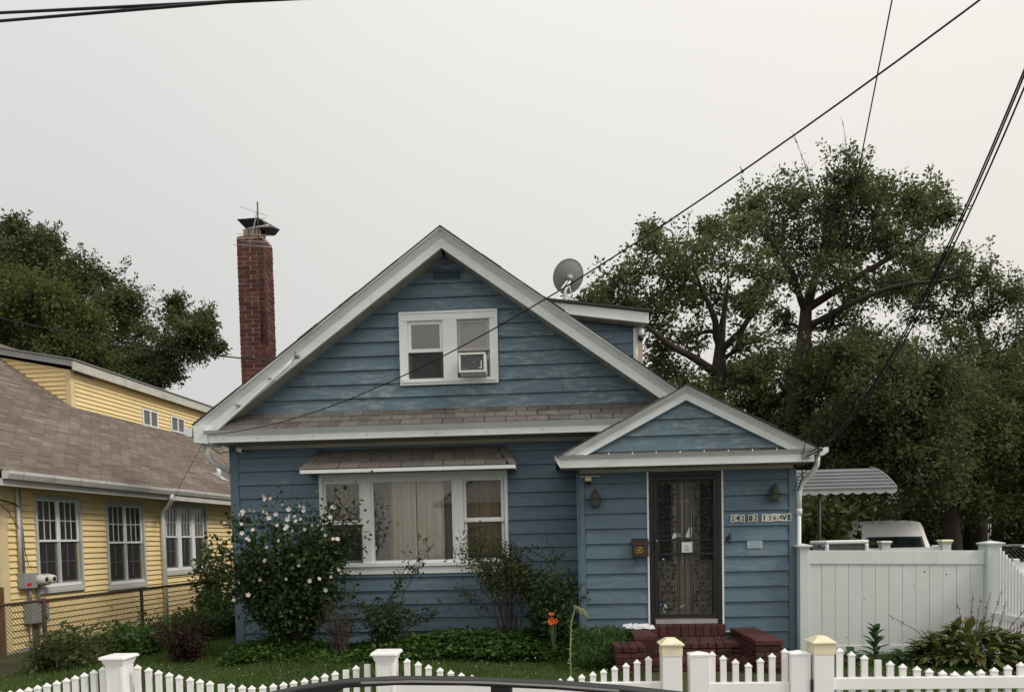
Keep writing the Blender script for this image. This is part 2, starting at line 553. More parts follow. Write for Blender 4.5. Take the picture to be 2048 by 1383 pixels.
# boards of the front wall, one object per course
mainw = B(-4.76, 1.80, Y0 - .003, Y0 - .0005, .09, .1, 'starter_strip', BLUETRIM, house)
cs = [(.087 + .2035 * k, .087 + .2035 * (k + 1)) for k in range(15)]
cs[-1] = (cs[-1][0], 3.13)
siding(house, Y0, cs, lambda z: (-4.70, 1.80), [(BW[0] - .05, BW[1] + .06, 1.155, 2.70)], joints=(-2.1, -.35, -3.9, -1.2))
B(-4.815, -4.702, Y0 - .034, Y0 - .001, .06, 3.12, 'corner_board', BLUETRIM, house, .004)
B(-4.835, -4.801, Y0 - .034, Y0 + .12, .06, 3.12, 'corner_board', BLUETRIM, house, .004)
# gable boards
cg = [(3.571 + .2046 * k, 3.571 + .2046 * (k + 1)) for k in range(11)]


def gspan(z):
    h = max((PZ - .225 - z) / SL, .002)
    return PX - h, PX + h


VENT = (-1.69, -1.25, 5.43, 5.61)
siding(house, Y0, cg, gspan, [(UW[0] - .12, UW[1] + .11, 3.925, 5.0), VENT], BLUEW, joints=(-2.9, .2, -1.5))
# gable louvre
vm = B(VENT[0], VENT[1], Y0 - .010, Y0 - .002, VENT[2], VENT[3], 'gable_vent', DARK, house)
MB().ring(VENT[0], VENT[1], VENT[2], VENT[3], .018, Y0 - .034, Y0 - .010).build('vent_frame', BLUETRIM, vm)
for k in range(4):
    z = VENT[2] + .028 + k * .034
    MB().hexa([(VENT[0] + .02, Y0 - .032, z), (VENT[1] - .02, Y0 - .032, z), (VENT[1] - .02, Y0 - .026, z), (VENT[0] + .02, Y0 - .026, z),
               (VENT[0] + .02, Y0 - .016, z + .024), (VENT[1] - .02, Y0 - .016, z + .024), (VENT[1] - .02, Y0 - .011, z + .024), (VENT[0] + .02, Y0 - .011, z + .024)]).build('vent_slat', BLUETRIM, vm)

# ---- main roof slabs
YR0, YR1 = 10.16, 19.4
XE = 3.68
for s in (-1, 1):
    x1 = PX + s * XE
    ring0 = [(PX, YR0, PZ), (x1, YR0, zmain(x1)), (x1, YR0, zmain(x1) - .035), (PX, YR0, PZ - .035)]
    ring1 = [(a, YR1, c) for a, b, c in ring0]
    MB().sweep([ring0, ring1]).build('roof', ROOFD, house)
# shingle edge, a slightly ragged dark line over the rake
for s in (-1, 1):
    k = 0; x = 0.0
    while x < XE - .05:
        w = .30 + rnd.uniform(-.03, .03); x2 = min(x + w, XE + .01)
        h = .012 + rnd.uniform(0, .010); y = YR0 - .06 - rnd.uniform(0, .02)
        a, b = PX + s * x, PX + s * (x2 - .004)
        pts = [(a, y, zmain(a) + .001), (b, y, zmain(b) + .001), (b, YR0 + .5, zmain(b) + .001), (a, YR0 + .5, zmain(a) + .001)]
        pts += [(p[0], p[1], p[2] + h) for p in pts]
        MB().hexa(pts).build('edge_shingle', ROOFD, house)
        x = x2
# ---- rake boards (two bands) and soffit panels
for s in (-1, 1):
    xe = PX + s * XE

    def rake(profile, name, x0=PX, x1=xe):
        r0_ = [(x0, YR0 + y, zmain(x0) - h) for y, h in profile]
        r1 = [(x1, YR0 + y, zmain(x1) - h) for y, h in profile]
        return MB().sweep([r0_, r1]).build(name, WHITE, house)
    rake([(-.05, .0), (-.032, .0), (-.032, .024), (-.05, .024)], 'drip_edge')
    rake([(-.03, .006), (-.006, .006), (.075, .125), (.05, .125)], 'rake_moulding')
    rake([(.035, .126), (.075, .126), (.075, .258), (.035, .258)], 'rake_board')
    n = 28
    for k in range(n):
        a = PX + s * (.02 + (XE - .05) * k / n); b = PX + s * (.02 + (XE - .05) * (k + 1) / n) - s * .006
        pts = [(a, YR0 + .076, zmain(a) - .24), (b, YR0 + .076, zmain(b) - .24), (b, Y0 + .02, zmain(b) - .24), (a, Y0 + .02, zmain(a) - .24)]
        pts += [(p[0], p[1], p[2] + .01) for p in pts]
        MB().hexa(pts).build('soffit_panel', BEIGE, house)
# nail heads on the rake boards
for s in (-1, 1):
    nb = MB()
    for k in range(9):
        x = PX + s * (.25 + k * .39)
        nb.lathe((x, YR0 + .038, zmain(x) - .185 - .03 * (k % 2)), [(.007, 0), (.004, -.005)], 6, 'Y')
    nb.build('nail_heads', DARK, house)

# ---- pent roof over the front window wall
pent = B(-4.80, 1.45, 10.2, Y0 - .03, 3.20, 3.235, 'pent_roof', ROOFD, house)
ya, za, yb, zb_ = 10.12, 3.285, Y0 - .03, 3.575
ln = hypot(yb - ya, zb_ - za); uy, uz = (yb - ya) / ln, (zb_ - za) / ln
MB().add([(-4.86, ya + .02, za - .01), (1.5, ya + .02, za - .01), (1.5, yb, zb_ - .02), (-4.86, yb, zb_ - .02)], [(0, 1, 2, 3)]).build('pent_deck', ROOFD, pent)


def tab_mesh(w, d, t, mat, name):
    """shingle tab lying along +X (width) and +Y (up-slope)"""
    m = MB().hexa([(0, 0, 0), (w, 0, 0), (w, d, -.004), (0, d, -.004), (0, .004, t), (w, .004, t), (w, d, t * .4), (0, d, t * .4)])
    me = bpy.data.meshes.new(name)
    me.from_pydata(m.v, [], m.f); me.materials.append(mat)
    return me


def slope_matrix(x, y, z, uy, uz):
    m = Matrix.Identity(4)
    m.col[0] = (1, 0, 0, 0); m.col[1] = (0, uy, uz, 0); m.col[2] = (0, -uz, uy, 0); m.col[3] = (x, y, z, 1)
    return m


tabs = [tab_mesh(.293 + d, .20, .017, SHING, 'shingle') for d in (0, -.004, .002)]
rows = 3; ex = ln / rows
for r in range(rows):
    x = -4.86 + (.15 if r % 2 else .0)
    if r % 2:
        o = bpy.data.objects.new('shingle', tab_mesh(.142, .2, .017, SHING, 'shingle'))
        place(o, slope_matrix(-4.86, ya + uy * ex * r, za + uz * ex * r + .003, uy, uz), pent)
    while x < 1.35:
        o = bpy.data.objects.new('shingle', rnd.choice(tabs))
        j = rnd.uniform(-.004, .004)
        place(o, slope_matrix(x, ya + uy * (ex * r + j), za + uz * (ex * r + j) + .003 + rnd.uniform(0, .004), uy, uz), pent)
        x += .303
# eave fascia: moulded gutter lip over a flat board
GUT = [(10.02, 3.285), (10.06, 3.285), (10.10, 3.20), (10.085, 3.20)]
gm = MB().sweep([[(-4.98, y, z) for y, z in GUT], [(1.45, y, z) for y, z in GUT]])
gm.build('eave_gutter', WHITE, house)
B(-4.93, 1.45, 10.075, 10.115, 3.115, 3.199, 'fascia', WHITE, house, .003)
B(-4.85, 1.45, 10.116, Y0 - .03, 3.118, 3.132, 'soffit', BEIGE, house)
B(-4.70, 1.45, Y0 - .05, Y0 - .026, 3.06, 3.117, 'frieze_board', FRIEZE, house)
fs = MB()
for x in (-4.7, -4.2, -3.4, -2.6, -1.6, -.9, -.1): fs.lathe((x, 10.074, 3.165), [(.008, 0), (.004, -.005)], 6, 'Y')
fs.build('nail_heads', DARK, house)
# boxed return and side gutter at the left eave
MB().hexa([(-5.14, 10.06, 3.12), (-4.94, 10.06, 3.10), (-4.94, 10.5, 3.10), (-5.14, 10.5, 3.12),
           (-5.14, 10.06, 3.36), (-4.94, 10.06, 3.36), (-4.94, 10.5, 3.40), (-5.14, 10.5, 3.36)]).build('eave_return', WHITE, house, .006)
SG = [(-5.17, 3.33), (-5.27, 3.33), (-5.27, 3.26), (-5.21, 3.21), (-5.17, 3.21)]
MB().sweep([[(x, 10.04, z) for x, z in SG], [(x, 19.4, z) for x, z in SG]]).build('side_gutter', WHITE, house)
MB().tube([(-5.02, 10.18, 3.14), (-5.02, 10.2, 2.98), (-4.98, 10.24, 2.86), (-4.88, 10.42, 2.78), (-4.86, 10.66, 2.72), (-4.87, 10.70, 2.6), (-4.87, 10.70, .1)], .036, 8).build('downspout', WHITE, house)
# service conduit strapped to the left rake
cq = lambda x, y, z: (x * 1.013, y + .13, 1.65 + (z - 1.65) * 1.013)
cd = MB().tube([cq(*p) for p in ((-3.58, 9.985, 4.27), (-3.72, 9.97, 4.12), (-4.35, 9.965, 3.60), (-4.82, 9.97, 3.23), (-4.95, 9.98, 3.13), (-4.97, 10.05, 3.0), (-4.95, 10.25, 2.85))], .022, 8).build('service_conduit', WHITE, house)
MB().lathe(cq(-3.55, 9.97, 4.28), [(.035, -.03), (.04, .02), (.024, .04)], 10).build('weatherhead', GREYM, cd)
MB().lathe(cq(-4.95, 9.97, 3.08), [(.03, 0), (.036, .02), (.036, .08), (.026, .10)], 10).build('conduit_coupling', GREYM, cd)
for x in (-4.0, -4.5): B(x - .03, x + .03, 10.06, 10.20, zmain(x) - .225, zmain(x) - .20, 'strap', ALU, cd)

# ---- wide three-part front window
win = MB().ring(BW[0] - .05, BW[1] + .06, 1.155, 2.70, .05, Y0 - .045, Y0 - .001).build('front_window', CASING, house)
B(BW[0] + .0, BW[1] + .01, Y0 - .03, Y0 + .05, 2.56, 2.65, 'window_head', CASING, win)
B(BW[0] + .0, BW[1] + .01, Y0 - .07, Y0 + .05, 1.262, 1.32, 'sill', CASING, win, .005)
B(BW[0] + .0, BW[1] + .01, Y0 - .035, Y0 - .002, 1.206, 1.261, 'apron', CASING, win)
units = [(BW[0], -2.83), (-2.69, -1.44), (-1.30, BW[1])]
for m0, m1 in ((-2.83, -2.69), (-1.44, -1.30)):
    B(m0 + .001, m1 - .001, Y0 - .038, Y0 + .06, 1.321, 2.559, 'mullion', CASING, win, .004)
for i, (a, b) in enumerate(units):
    if i == 1:
        f = MB().ring(a, b, 1.321, 2.559, .035, Y0 - .02, Y0 + .03).build('picture_sash', CASING, win)
        MB().add([(a + .03, Y0 + .005, 1.35), (b - .03, Y0 + .005, 1.35), (b - .03, Y0 + .005, 2.53), (a + .03, Y0 + .005, 2.53)], [(0, 1, 2, 3)]).build('pane', GLASS, win)
    else:
        MB().ring(a, b, 1.925, 2.559, .042, Y0 - .005, Y0 + .025).build('upper_sash', CASING, win)
        MB().ring(a, b, 1.321, 1.960, .042, Y0 + .03, Y0 + .06).build('lower_sash', CASING, win)
        B(a + .002, b - .002, Y0 - .012, Y0 - .006, 1.905, 1.945, 'meeting_rail', CASING, win)
        for z0, z1, yy in ((1.96, 2.52, Y0 + .01), (1.36, 1.93, Y0 + .045)):
            MB().add([(a + .038, yy, z0), (b - .038, yy, z0), (b - .038, yy, z1), (a + .038, yy, z1)], [(0, 1, 2, 3)]).build('pane', GLASS, win)
        if i == 0:
            MB().add([(a + .02, Y0 + .0, 1.33), (b - .02, Y0 + .0, 1.33), (b - .02, Y0 + .0, 1.92), (a + .02, Y0 + .0, 1.92)], [(0, 1, 2, 3)]).build('insect_screen', SCREEN, win)


def curtain(x0, x1, z0, z1, y, amp, wl_, mat, name, label):
    n = int((x1 - x0) / .012)
    r = random.Random(hash(label) % 1000 + 5)
    ph = 0; xs = []
    for i in range(n + 1):
        ph += 2 * pi * .012 / wl_ * (1 + .75 * sin(i * .11 + 2) * sin(i * .037)) * r.uniform(.4, 1.6)
        xs.append((x0 + (x1 - x0) * i / n, amp * sin(ph) + amp * .4 * sin(ph * .37 + 1)))
    ring = []
    for z, k in ((z0, 1.15), ((z0 + z1) / 2, 1.0), (z1 - .08, .8), (z1, .5)):
        ring.append([(x + .01 * sin(x * 9 + z * 2), y + d * k, z) for x, d in xs])
    o = MB().sweep(ring, close=False, cap=False, smooth=True).build(name, mat)
    return tag(o, label, 'curtain', 'curtains behind the front window')


CURT = pm('cream_cloth', (.80, .75, .62), .9, .06, 3, (4, 1, .4), spec=.1)
SHEER = screenmat('grey_sheer', (.5, .47, .42), .6)
BROWNC = pm('brown_cloth', (.40, .33, .25), .9, .12, 3, (6, 1, .4), spec=.1)
curtain(-2.46, -2.05, 1.0, 2.75, Y0 + .17, .036, .095, CURT, 'curtain', 'cream pleated curtain behind the middle pane, its left half')
curtain(-2.03, -1.62, 1.0, 2.75, Y0 + .18, .034, .085, CURT, 'curtain', 'cream pleated curtain behind the middle pane, its right half')
curtain(-2.72, -2.44, 1.0, 2.75, Y0 + .20, .016, .05, SHEER, 'curtain', 'thin grey sheer at the left edge of the middle pane')
curtain(-1.63, -1.40, 1.0, 2.75, Y0 + .20, .016, .05, SHEER, 'curtain', 'thin grey sheer at the right edge of the middle pane')
curtain(-1.34, -.68, 1.0, 2.75, Y0 + .17, .028, .07, BROWNC, 'curtain', 'brown curtain behind the right sash of the wide window')
curtain(-3.46, -2.80, 1.0, 2.75, Y0 + .18, .026, .07, BROWNC, 'curtain', 'brown curtain behind the left sash near the flowering shrub')
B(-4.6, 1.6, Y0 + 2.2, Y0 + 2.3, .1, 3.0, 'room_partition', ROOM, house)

# ---- little hipped roof over the wide window
hood = MB()
hx0, hx1, hy, hz = -3.60, -.50, 10.10, 2.685
tx0, tx1, ty, tz = -3.46, -.70, Y0 - .027, 3.005
hood.add([(hx0, hy + .01, hz), (hx1, hy + .01, hz), (tx1, ty, tz), (tx0, ty, tz), (hx0, ty, hz), (hx1, ty, hz)],
         [(0, 1, 2, 3), (0, 3, 4), (1, 5, 2), (0, 4, 5, 1)])
hood = hood.build('window_hood', ROOFD, house)
l2 = hypot(ty - hy, tz - hz); vy, vz = (ty - hy) / l2, (tz - hz) / l2
tabsb = [tab_mesh(.294 + d, .185, .016, SHINGB, 'shingle') for d in (0, -.003, .002)]
e2 = l2 / 3
for r in range(3):
    f0, f1 = r / 3, (r + 1) / 3
    xl = hx0 + (tx0 - hx0) * f1 + .06; xr = hx1 + (tx1 - hx1) * f1 - .06
    if r == 0: xl, xr = hx0 + .10, hx1 - .12
    x = xl + (.0 if r % 2 else -.0)
    first = .15 + .1 * (r % 2) if r != 1 else .22
    while x < xr - .03:
        w = first if x == xl else .304
        w = min(w, xr - x)
        me = rnd.choice(tabsb) if abs(w - .304) < 1e-6 else tab_mesh(w - .010, .185, .016, SHINGB, 'shingle')
        o = bpy.data.objects.new('shingle', me)
        place(o, slope_matrix(x, hy + vy * e2 * r, hz + vz * e2 * r + .004 + rnd.uniform(0, .004), vy, vz), hood)
        x += w
for s, (xa, xb) in ((-1, (hx0, tx0)), (1, (hx1, tx1))):       # hip caps
    for k in range(3):
        t0, t1 = k / 3, (k + 1) / 3 + .03
        def hp(t, o, u): return (xa + (xb - xa) * t + o, hy + (ty - hy) * t, hz + (tz - hz) * t + u)
        wv = .085 if s < 0 else -.085
        MB().hexa([hp(t0, -wv * .3, .005 + .0), hp(t0, wv, .012), hp(t1, wv, .012), hp(t1, -wv * .3, .005),
                   hp(t0, -wv * .3, .022), hp(t0, wv, .03), hp(t1, wv, .02), hp(t1, -wv * .3, .012)]).build('hip_cap', SHINGB, hood)
B(hx0 - .005, hx1 + .005, hy - .01, hy + .012, hz - .045, hz + .004, 'hood_fascia', WHITE, hood)
for x in (hx0 - .004, hx1 - .012): B(x, x + .016, hy + .013, ty, hz - .045, hz + .003, 'hood_fascia', WHITE, hood)
B(hx0 + .02, hx1 - .02, hy + .014, Y0 - .05, hz - .03, hz - .02, 'hood_soffit', BEIGE, hood)

# ---- upper double window with air conditioner
uw = MB().ring(-2.19, -.735, 3.935, 5.00, .03, Y0 - .060, Y0 - .001).build('upper_window', CASING, house)
B(-2.16, -.765, Y0 - .05, Y0 - .002, 4.875, 4.969, 'head_casing', CASING, uw)
B(-2.16, -.765, Y0 - .075, Y0 - .001, 3.966, 4.02, 'sill', CASING, uw, .006)
B(-2.16, -2.07, Y0 - .045, Y0 - .002, 4.021, 4.874, 'side_casing', CASING, uw)
B(-.855, -.765, Y0 - .045, Y0 - .002, 4.021, 4.874, 'side_casing', CASING, uw)
B(-1.545, -1.335, Y0 - .05, Y0 + .08, 4.021, 4.874, 'mullion', CASING, uw, .005)
for a, b in ((-2.069, -1.546), (-1.334, -.856)):
    MB().ring(a, b, 4.42, 4.874, .05, Y0 - .01, Y0 + .02).build('upper_sash', CASING if a < -2 else SASH, uw)
    MB().add([(a + .045, Y0 + .0, 4.46), (b - .045, Y0 + .0, 4.46), (b - .045, Y0 + .0, 4.83), (a + .045, Y0 + .0, 4.83)], [(0, 1, 2, 3)]).build('pane', GLASSU, uw)
    if a < -2:
        MB().ring(a, b, 4.021, 4.455, .045, Y0 + .03, Y0 + .055).build('lower_sash', SASH, uw)
        MB().add([(a + .04, Y0 + .04, 4.06), (b - .04, Y0 + .04, 4.06), (b - .04, Y0 + .04, 4.42), (a + .04, Y0 + .04, 4.42)], [(0, 1, 2, 3)]).build('pane', GLASS, uw)
        MB().add([(a + .01, Y0 + .022, 4.03), (b - .01, Y0 + .022, 4.03), (b - .01, Y0 + .022, 4.42), (a + .01, Y0 + .022, 4.42)], [(0, 1, 2, 3)]).build('insect_screen', SCREEN, uw)
    else:
        MB().ring(a, b, 4.31, 4.46, .04, Y0 + .03, Y0 + .055).build('lower_sash', SASH, uw)
        B(-.885, -.857, Y0 + .01, Y0 + .03, 4.022, 4.309, 'side_filler', SASH, uw)
B(-1.30, -.88, Y0 + .10, Y0 + .11, 4.0, 4.86, 'roller_shade', pm('pale_shade', (.42, .43, .40), .9, .05, 3), uw)
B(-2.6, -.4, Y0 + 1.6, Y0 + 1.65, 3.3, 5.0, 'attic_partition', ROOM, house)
acm = thing('air_conditioner', (-1.08, 10.35, 4.03), 'white window air conditioner with dark grille in the upper right sash', 'air conditioner')
AX0, AX1, AZ0, AZ1 = -1.285, -.895, 4.026, 4.305
ACW = pm('ac_enamel', (.72, .72, .70), .45, .05, 6, col3=(.35, .3, .25), patch3=(.62, .75), p3scale=14, p3amt=.5)
MB().ring(AX0, AX1, AZ0, AZ1, .03, 10.20, 10.235).build('grille_frame', ACW, acm, .006)
cs_ = MB(); cs_.box(AX0 + .004, AX1 - .004, 10.236, Y0 + .1, AZ1 - .012, AZ1 - .002); cs_.box(AX0 + .004, AX1 - .004, 10.236, Y0 + .1, AZ0 + .002, AZ0 + .012)
cs_.box(AX0 + .004, AX0 + .012, 10.236, Y0 + .1, AZ0 + .012, AZ1 - .012); cs_.box(AX1 - .012, AX1 - .004, 10.236, Y0 + .1, AZ0 + .012, AZ1 - .012)
cs_.build('casing', ACW, acm)
B(AX0 + .02, AX1 - .02, 10.225, 10.24, AZ0 + .02, AZ1 - .02, 'coil', DARK, acm)
gr = MB()
for k in range(15): gr.box(AX0 + .03, AX1 - .03, 10.214, 10.2205, AZ0 + .038 + k * .0145, AZ0 + .0425 + k * .0145)
gr.build('grille_fins', GREYM, acm)
st = MB()
for x, z, r in ((-1.20, 4.262, .008), (-1.07, 4.17, .007), (-1.19, 4.085, .006)): st.lathe((x, 10.212, z), [(r, 0), (r * .6, -.004)], 7, 'Y')
st.box(-.965, -.950, 10.207, 10.2115, 4.08, 4.19); st.box(-.995, -.966, 10.207, 10.2115, 4.08, 4.094)
st.build('paint_spots', ACW, acm)

# ---- chimney (front and right faces seen), every brick its own piece
CX0, CX1, CY0, CY1 = -5.245, -4.80, 12.0, 12.44
CZ0, CZ1 = 3.0, 6.87
ch = B(CX0 + .004, CX1 - .004, CY0 + .004, CY1 - .004, 0, CZ1 - .02, 'chimney', MORTAR, house)
bh, bl, bd = .0635, .195, .09


def brick_mesh(l, h, d, mat, name='brick'):
    j = .003
    me = bpy.data.meshes.new(name)
    p = boxpts(-l / 2, l / 2, 0, d, 0, h)
    p = [(x + rnd.uniform(-j, j), y + rnd.uniform(-j, j), z + rnd.uniform(-j, j) * .6) for x, y, z in p]
    me.from_pydata(p, [], BOXF); me.materials.append(mat)
    return me


bf = [brick_mesh(.211, bh - .002, .04, BRICK) for _ in range(4)]
bhf = [brick_mesh(.1015, bh - .002, .04, BRICK) for _ in range(3)]
k = 0; z = 4.05
while z + bh < CZ1 - .02:
    for face in range(2):
        # front face along X, right face along Y
        start, end = (CX0, CX1) if face == 0 else (CY0 + .0, CY1)
        L_ = end - start
        lay = [bf, bf] if (k + face) % 2 == 0 else [bhf, bf, bhf]
        lens = [.211, .211] if (k + face) % 2 == 0 else [.1015, .211, .1015]
        gap = (L_ - sum(lens)) / max(len(lens) - 1, 1) if face == 0 else (L_ - sum(lens)) / len(lens)
        u = start
        for q, ll in zip(lay, lens):
            o = bpy.data.objects.new('brick', rnd.choice(q))
            jj = rnd.uniform(-.004, .004)
            if face == 0: m_ = Matrix.Translation((u + ll / 2, CY0 - .004 + jj, z))
            else: m_ = Matrix.Translation((CX1 + .004 + jj, u + ll / 2 + gap * .5, z)) @ Matrix.Rotation(pi / 2, 4, 'Z')
            place(o, m_, ch)
            u += ll + gap
    z += bh + .0115; k += 1
hb = MB()                                                   # hidden faces, joined
z = 4.05
while z + bh < CZ1 - .02:
    for q in range(2):
        hb.box(CX0 - .002, CX0 + .03, CY0 + .05 + q * .2, CY0 + .235 + q * .2, z, z + bh)
        hb.box(CX0 + .04 + q * .2, CX0 + .225 + q * .2, CY1 - .03, CY1 + .002, z, z + bh)
    z += bh + .0115
tag(hb.build('brick_courses', BRICK, ch), kind='stuff')
MB().hexa([(CX0, CY0, CZ1 - .02), (CX1, CY0, CZ1 - .02), (CX1, CY1, CZ1 - .02), (CX0, CY1, CZ1 - .02),
           (CX0 + .08, CY0 + .08, CZ1 + .03), (CX1 - .06, CY0 + .08, CZ1 + .03), (CX1 - .06, CY1 - .08, CZ1 + .03), (CX0 + .08, CY1 - .08, CZ1 + .03)]).build('chimney_crown', BRICK, ch)
FLUE = pm('flue_clay', (.42, .32, .21), .85, .15, 14)
for x0, x1 in ((-5.17, -5.08), (-5.065, -4.975), (-4.96, -4.88)):
    B(x0, x1, CY0 + .10, CY0 + .16, CZ1 + .03, CZ1 + .145, 'flue_brick', FLUE, ch, .006)
    B(x0, x1, CY1 - .14, CY1 - .08, CZ1 + .03, CZ1 + .145, 'flue_brick', FLUE, ch, .006)
MB().hexa([(-5.12, CY0 + .06, 7.02), (-4.74, CY0 + .06, 7.035), (-4.74, CY1, 7.035), (-5.12, CY1, 7.02),
           (-5.22, CY0 - .03, 7.13), (-4.84, CY0 - .03, 7.14), (-4.66, CY1 + .02, 7.14), (-5.22, CY1 + .02, 7.13)]).build('chimney_cap', DARK, ch)
# ladder-like iron strap and cable on the chimney corner
ir = MB()
ir.tube([(CX1 + .03, CY0 - .03, 6.7), (CX1 + .03, CY0 - .02, 5.0)], .008, 5)
for z in (5.55, 5.1):
    ir.tube([(CX1 - .10, CY0 - .03, z), (CX1 + .05, CY0 - .03, z + .02), (CX1 + .06, CY0 + .06, z)], .010, 5)
ir.tube([(CX1 - .06, CY0 - .035, 5.55), (CX1 - .05, CY0 - .035, 5.1)], .016, 5)
ir.build('chimney_bracket', RUST, ch)
ant = thing('tv_antenna', (-4.86, 11.9, 6.4), 'thin bare television antenna strapped to the brick chimney top', 'antenna')
MB().tube([(-4.83, 11.93, 5.15), (-4.835, 11.93, 7.38)], .011, 6).build('mast', RUST, ant)
MB().tube([(-4.93, 11.78, 6.56), (-4.85, 11.93, 7.22)], .008, 5).build('boom', GREYM, ant)
for (a, b) in (((-5.18, 12.0, 7.36), (-4.57, 11.7, 7.03)), ((-5.08, 12.1, 7.14), (-4.65, 11.8, 7.05)), ((-5.15, 12.0, 6.96), (-4.52, 11.8, 6.91)),
               ((-5.17, 11.86, 6.84), (-4.52, 11.8, 6.75)), ((-5.10, 11.8, 6.70), (-4.66, 11.8, 6.66)), ((-5.2, 11.75, 6.62), (-4.56, 11.8, 6.57))):
    MB().tube([a, b], .0045, 5).build('antenna_rod', ALU, ant)
MB().tube([(-5.0, 11.9, 6.93), (-4.62, 11.85, 6.95)], .016, 6).build('cross_arm', ALU, ant)

# ---- shed dormer on the right slope
DY = 11.4
dm = MB().hexa([(.05, DY, 4.2), (1.38, DY, 4.2), (1.38, 14.5, 4.2), (.05, 14.5, 4.2), (.05, DY, 5.12), (1.38, DY, 4.90), (1.38, 14.5, 4.90), (.05, 14.5, 5.12)]).build('dormer', BLUETRIM, house)


def dspan(z): return .1, 1.33


def dtop(x): return 5.10 - .165 * (x - .05)


for k in range(5):
    z0, z1 = 4.28 + k * .196, 4.28 + (k + 1) * .196
    l, r = .1, 1.33
    t0 = min(z1, dtop(l)); t1 = min(z1, dtop(r))
    if t1 <= z0 + .01:
        r = .05 + (5.10 - z0 - .02) / .165; t1 = z0 + .012
    MB().hexa([(l, DY - .024, z0), (r, DY - .024, z0), (r, DY - .002, z0), (l, DY - .002, z0),
               (l, DY - .006, t0), (r, DY - .006, t1), (r, DY - .002, t1), (l, DY - .002, t0)]).build('siding_board', BLUE, dm)
B(1.335, 1.40, DY - .03, DY - .003, 4.2, 4.90, 'corner_board', CASING, dm)
B(1.40, 1.48, DY - .01, DY + .1, 4.2, 4.92, 'corner_board', pm('tan_trim', (.45, .40, .31), .6, .1), dm)
MB().hexa([(-.05, DY - .25, 5.14), (1.55, DY - .25, 4.90), (1.55, DY - .21, 4.90), (-.05, DY - .21, 5.14),
           (-.05, DY - .25, 5.30), (1.55, DY - .25, 5.06), (1.55, DY - .21, 5.06), (-.05, DY - .21, 5.30)]).build('dormer_fascia', WHITE, dm)
MB().hexa([(-.1, DY - .29, 5.31), (1.60, DY - .29, 5.065), (1.60, 14.8, 5.065), (-.1, 14.8, 5.31),
           (-.1, DY - .29, 5.345), (1.60, DY - .29, 5.10), (1.60, 14.8, 5.10), (-.1, 14.8, 5.345)]).build('dormer_roof', ROOFD, dm)
for k in range(8):
    a = .0 + k * .19
    MB().hexa([(a, DY - .209, 5.12 - .15 * a), (a + .183, DY - .209, 5.12 - .15 * (a + .183)), (a + .183, DY - .03, 5.12 - .15 * (a + .183)), (a, DY - .03, 5.12 - .15 * a),
               (a, DY - .209, 5.13 - .15 * a), (a + .183, DY - .209, 5.13 - .15 * (a + .183)), (a + .183, DY - .03, 5.13 - .15 * (a + .183)), (a, DY - .03, 5.13 - .15 * a)]).build('soffit_panel', BEIGE, dm)

dcam = thing('security_camera', (1.50, 11.3, 4.75), 'small security camera under the dormer eave corner', 'camera')
MB().lathe((1.45, 11.33, 4.78), [(.02, .10), (.05, .08), (.05, 0), (.03, -.02)], 10).build('housing', CASING, dcam)
MB().lathe((1.45, 11.32, 4.70), [(.015, -.03), (.04, 0), (.045, .05)], 10).build('lens_dome', DARK, dcam)
MB().tube([(1.40, 11.36, 4.78), (1.37, 11.36, 4.5), (1.39, 11.36, 4.42)], .006, 5).build('cable', CASING, dcam)

# ---- satellite dish
sd = thing('satellite_dish', (.30, 12.0, 5.3), 'grey satellite dish on a white bracket above the dormer roof', 'satellite dish')
DISHM = pm('dish_grey', (.32, .325, .33), .5, .06, 5)
ax = Vector((-.25, .72, .42)).normalized()      # the back of the dish faces the street
sx_ = ax.cross(Vector((0, 0, 1))).normalized(); sz_ = sx_.cross(ax)
C_ = Vector((.37, 12.0, 5.95))
rings = []
for r, d in ((.001, 0), (.08, .004), (.16, .018), (.22, .036), (.262, .052), (.268, .050), (.262, .062), (.2, .04), (.1, .017), (.001, .010)):
    rings.append([tuple(C_ + ax * d + sx_ * (r * cos(2 * pi * j / 32)) + sz_ * (r * 1.04 * sin(2 * pi * j / 32))) for j in range(32)])
MB().sweep(rings, smooth=True).build('reflector', DISHM, sd)
MB().tube([C_ - ax * .0, C_ - ax * .07 - sz_ * .03], .055, 10).build('mount_plate', ALU, sd)
MB().tube([C_ - ax * .06 - sz_ * .05, Vector((.30, 11.95, 5.72)), Vector((.26, 11.98, 5.28))], .022, 8).build('mast', CASING, sd)
MB().tube([Vector((.33, 11.9, 5.85)), Vector((.12, 11.8, 5.55)), Vector((.05, 11.8, 5.3))], .012, 6).build('strut', CASING, sd)
MB().tube([Vector((.35, 11.9, 5.82)), Vector((.40, 11.85, 5.62)), Vector((.24, 11.9, 5.45)), Vector((.2, 11.9, 5.3))], .007, 5).build('cable', CASING, sd)
MB().tube([C_ - sz_ * .26, C_ + ax * .30 - sz_ * .2], .012, 6).build('feed_arm', DISHM, sd)

# ================================================================== ENTRY PORCH
YP = 9.72
QX, QZ, QS = 1.76, 3.545, .52
DO = (1.325, 2.27, .465, 2.49)


YG = 9.41


def zporch(x): return QZ - QS * abs(x - QX)


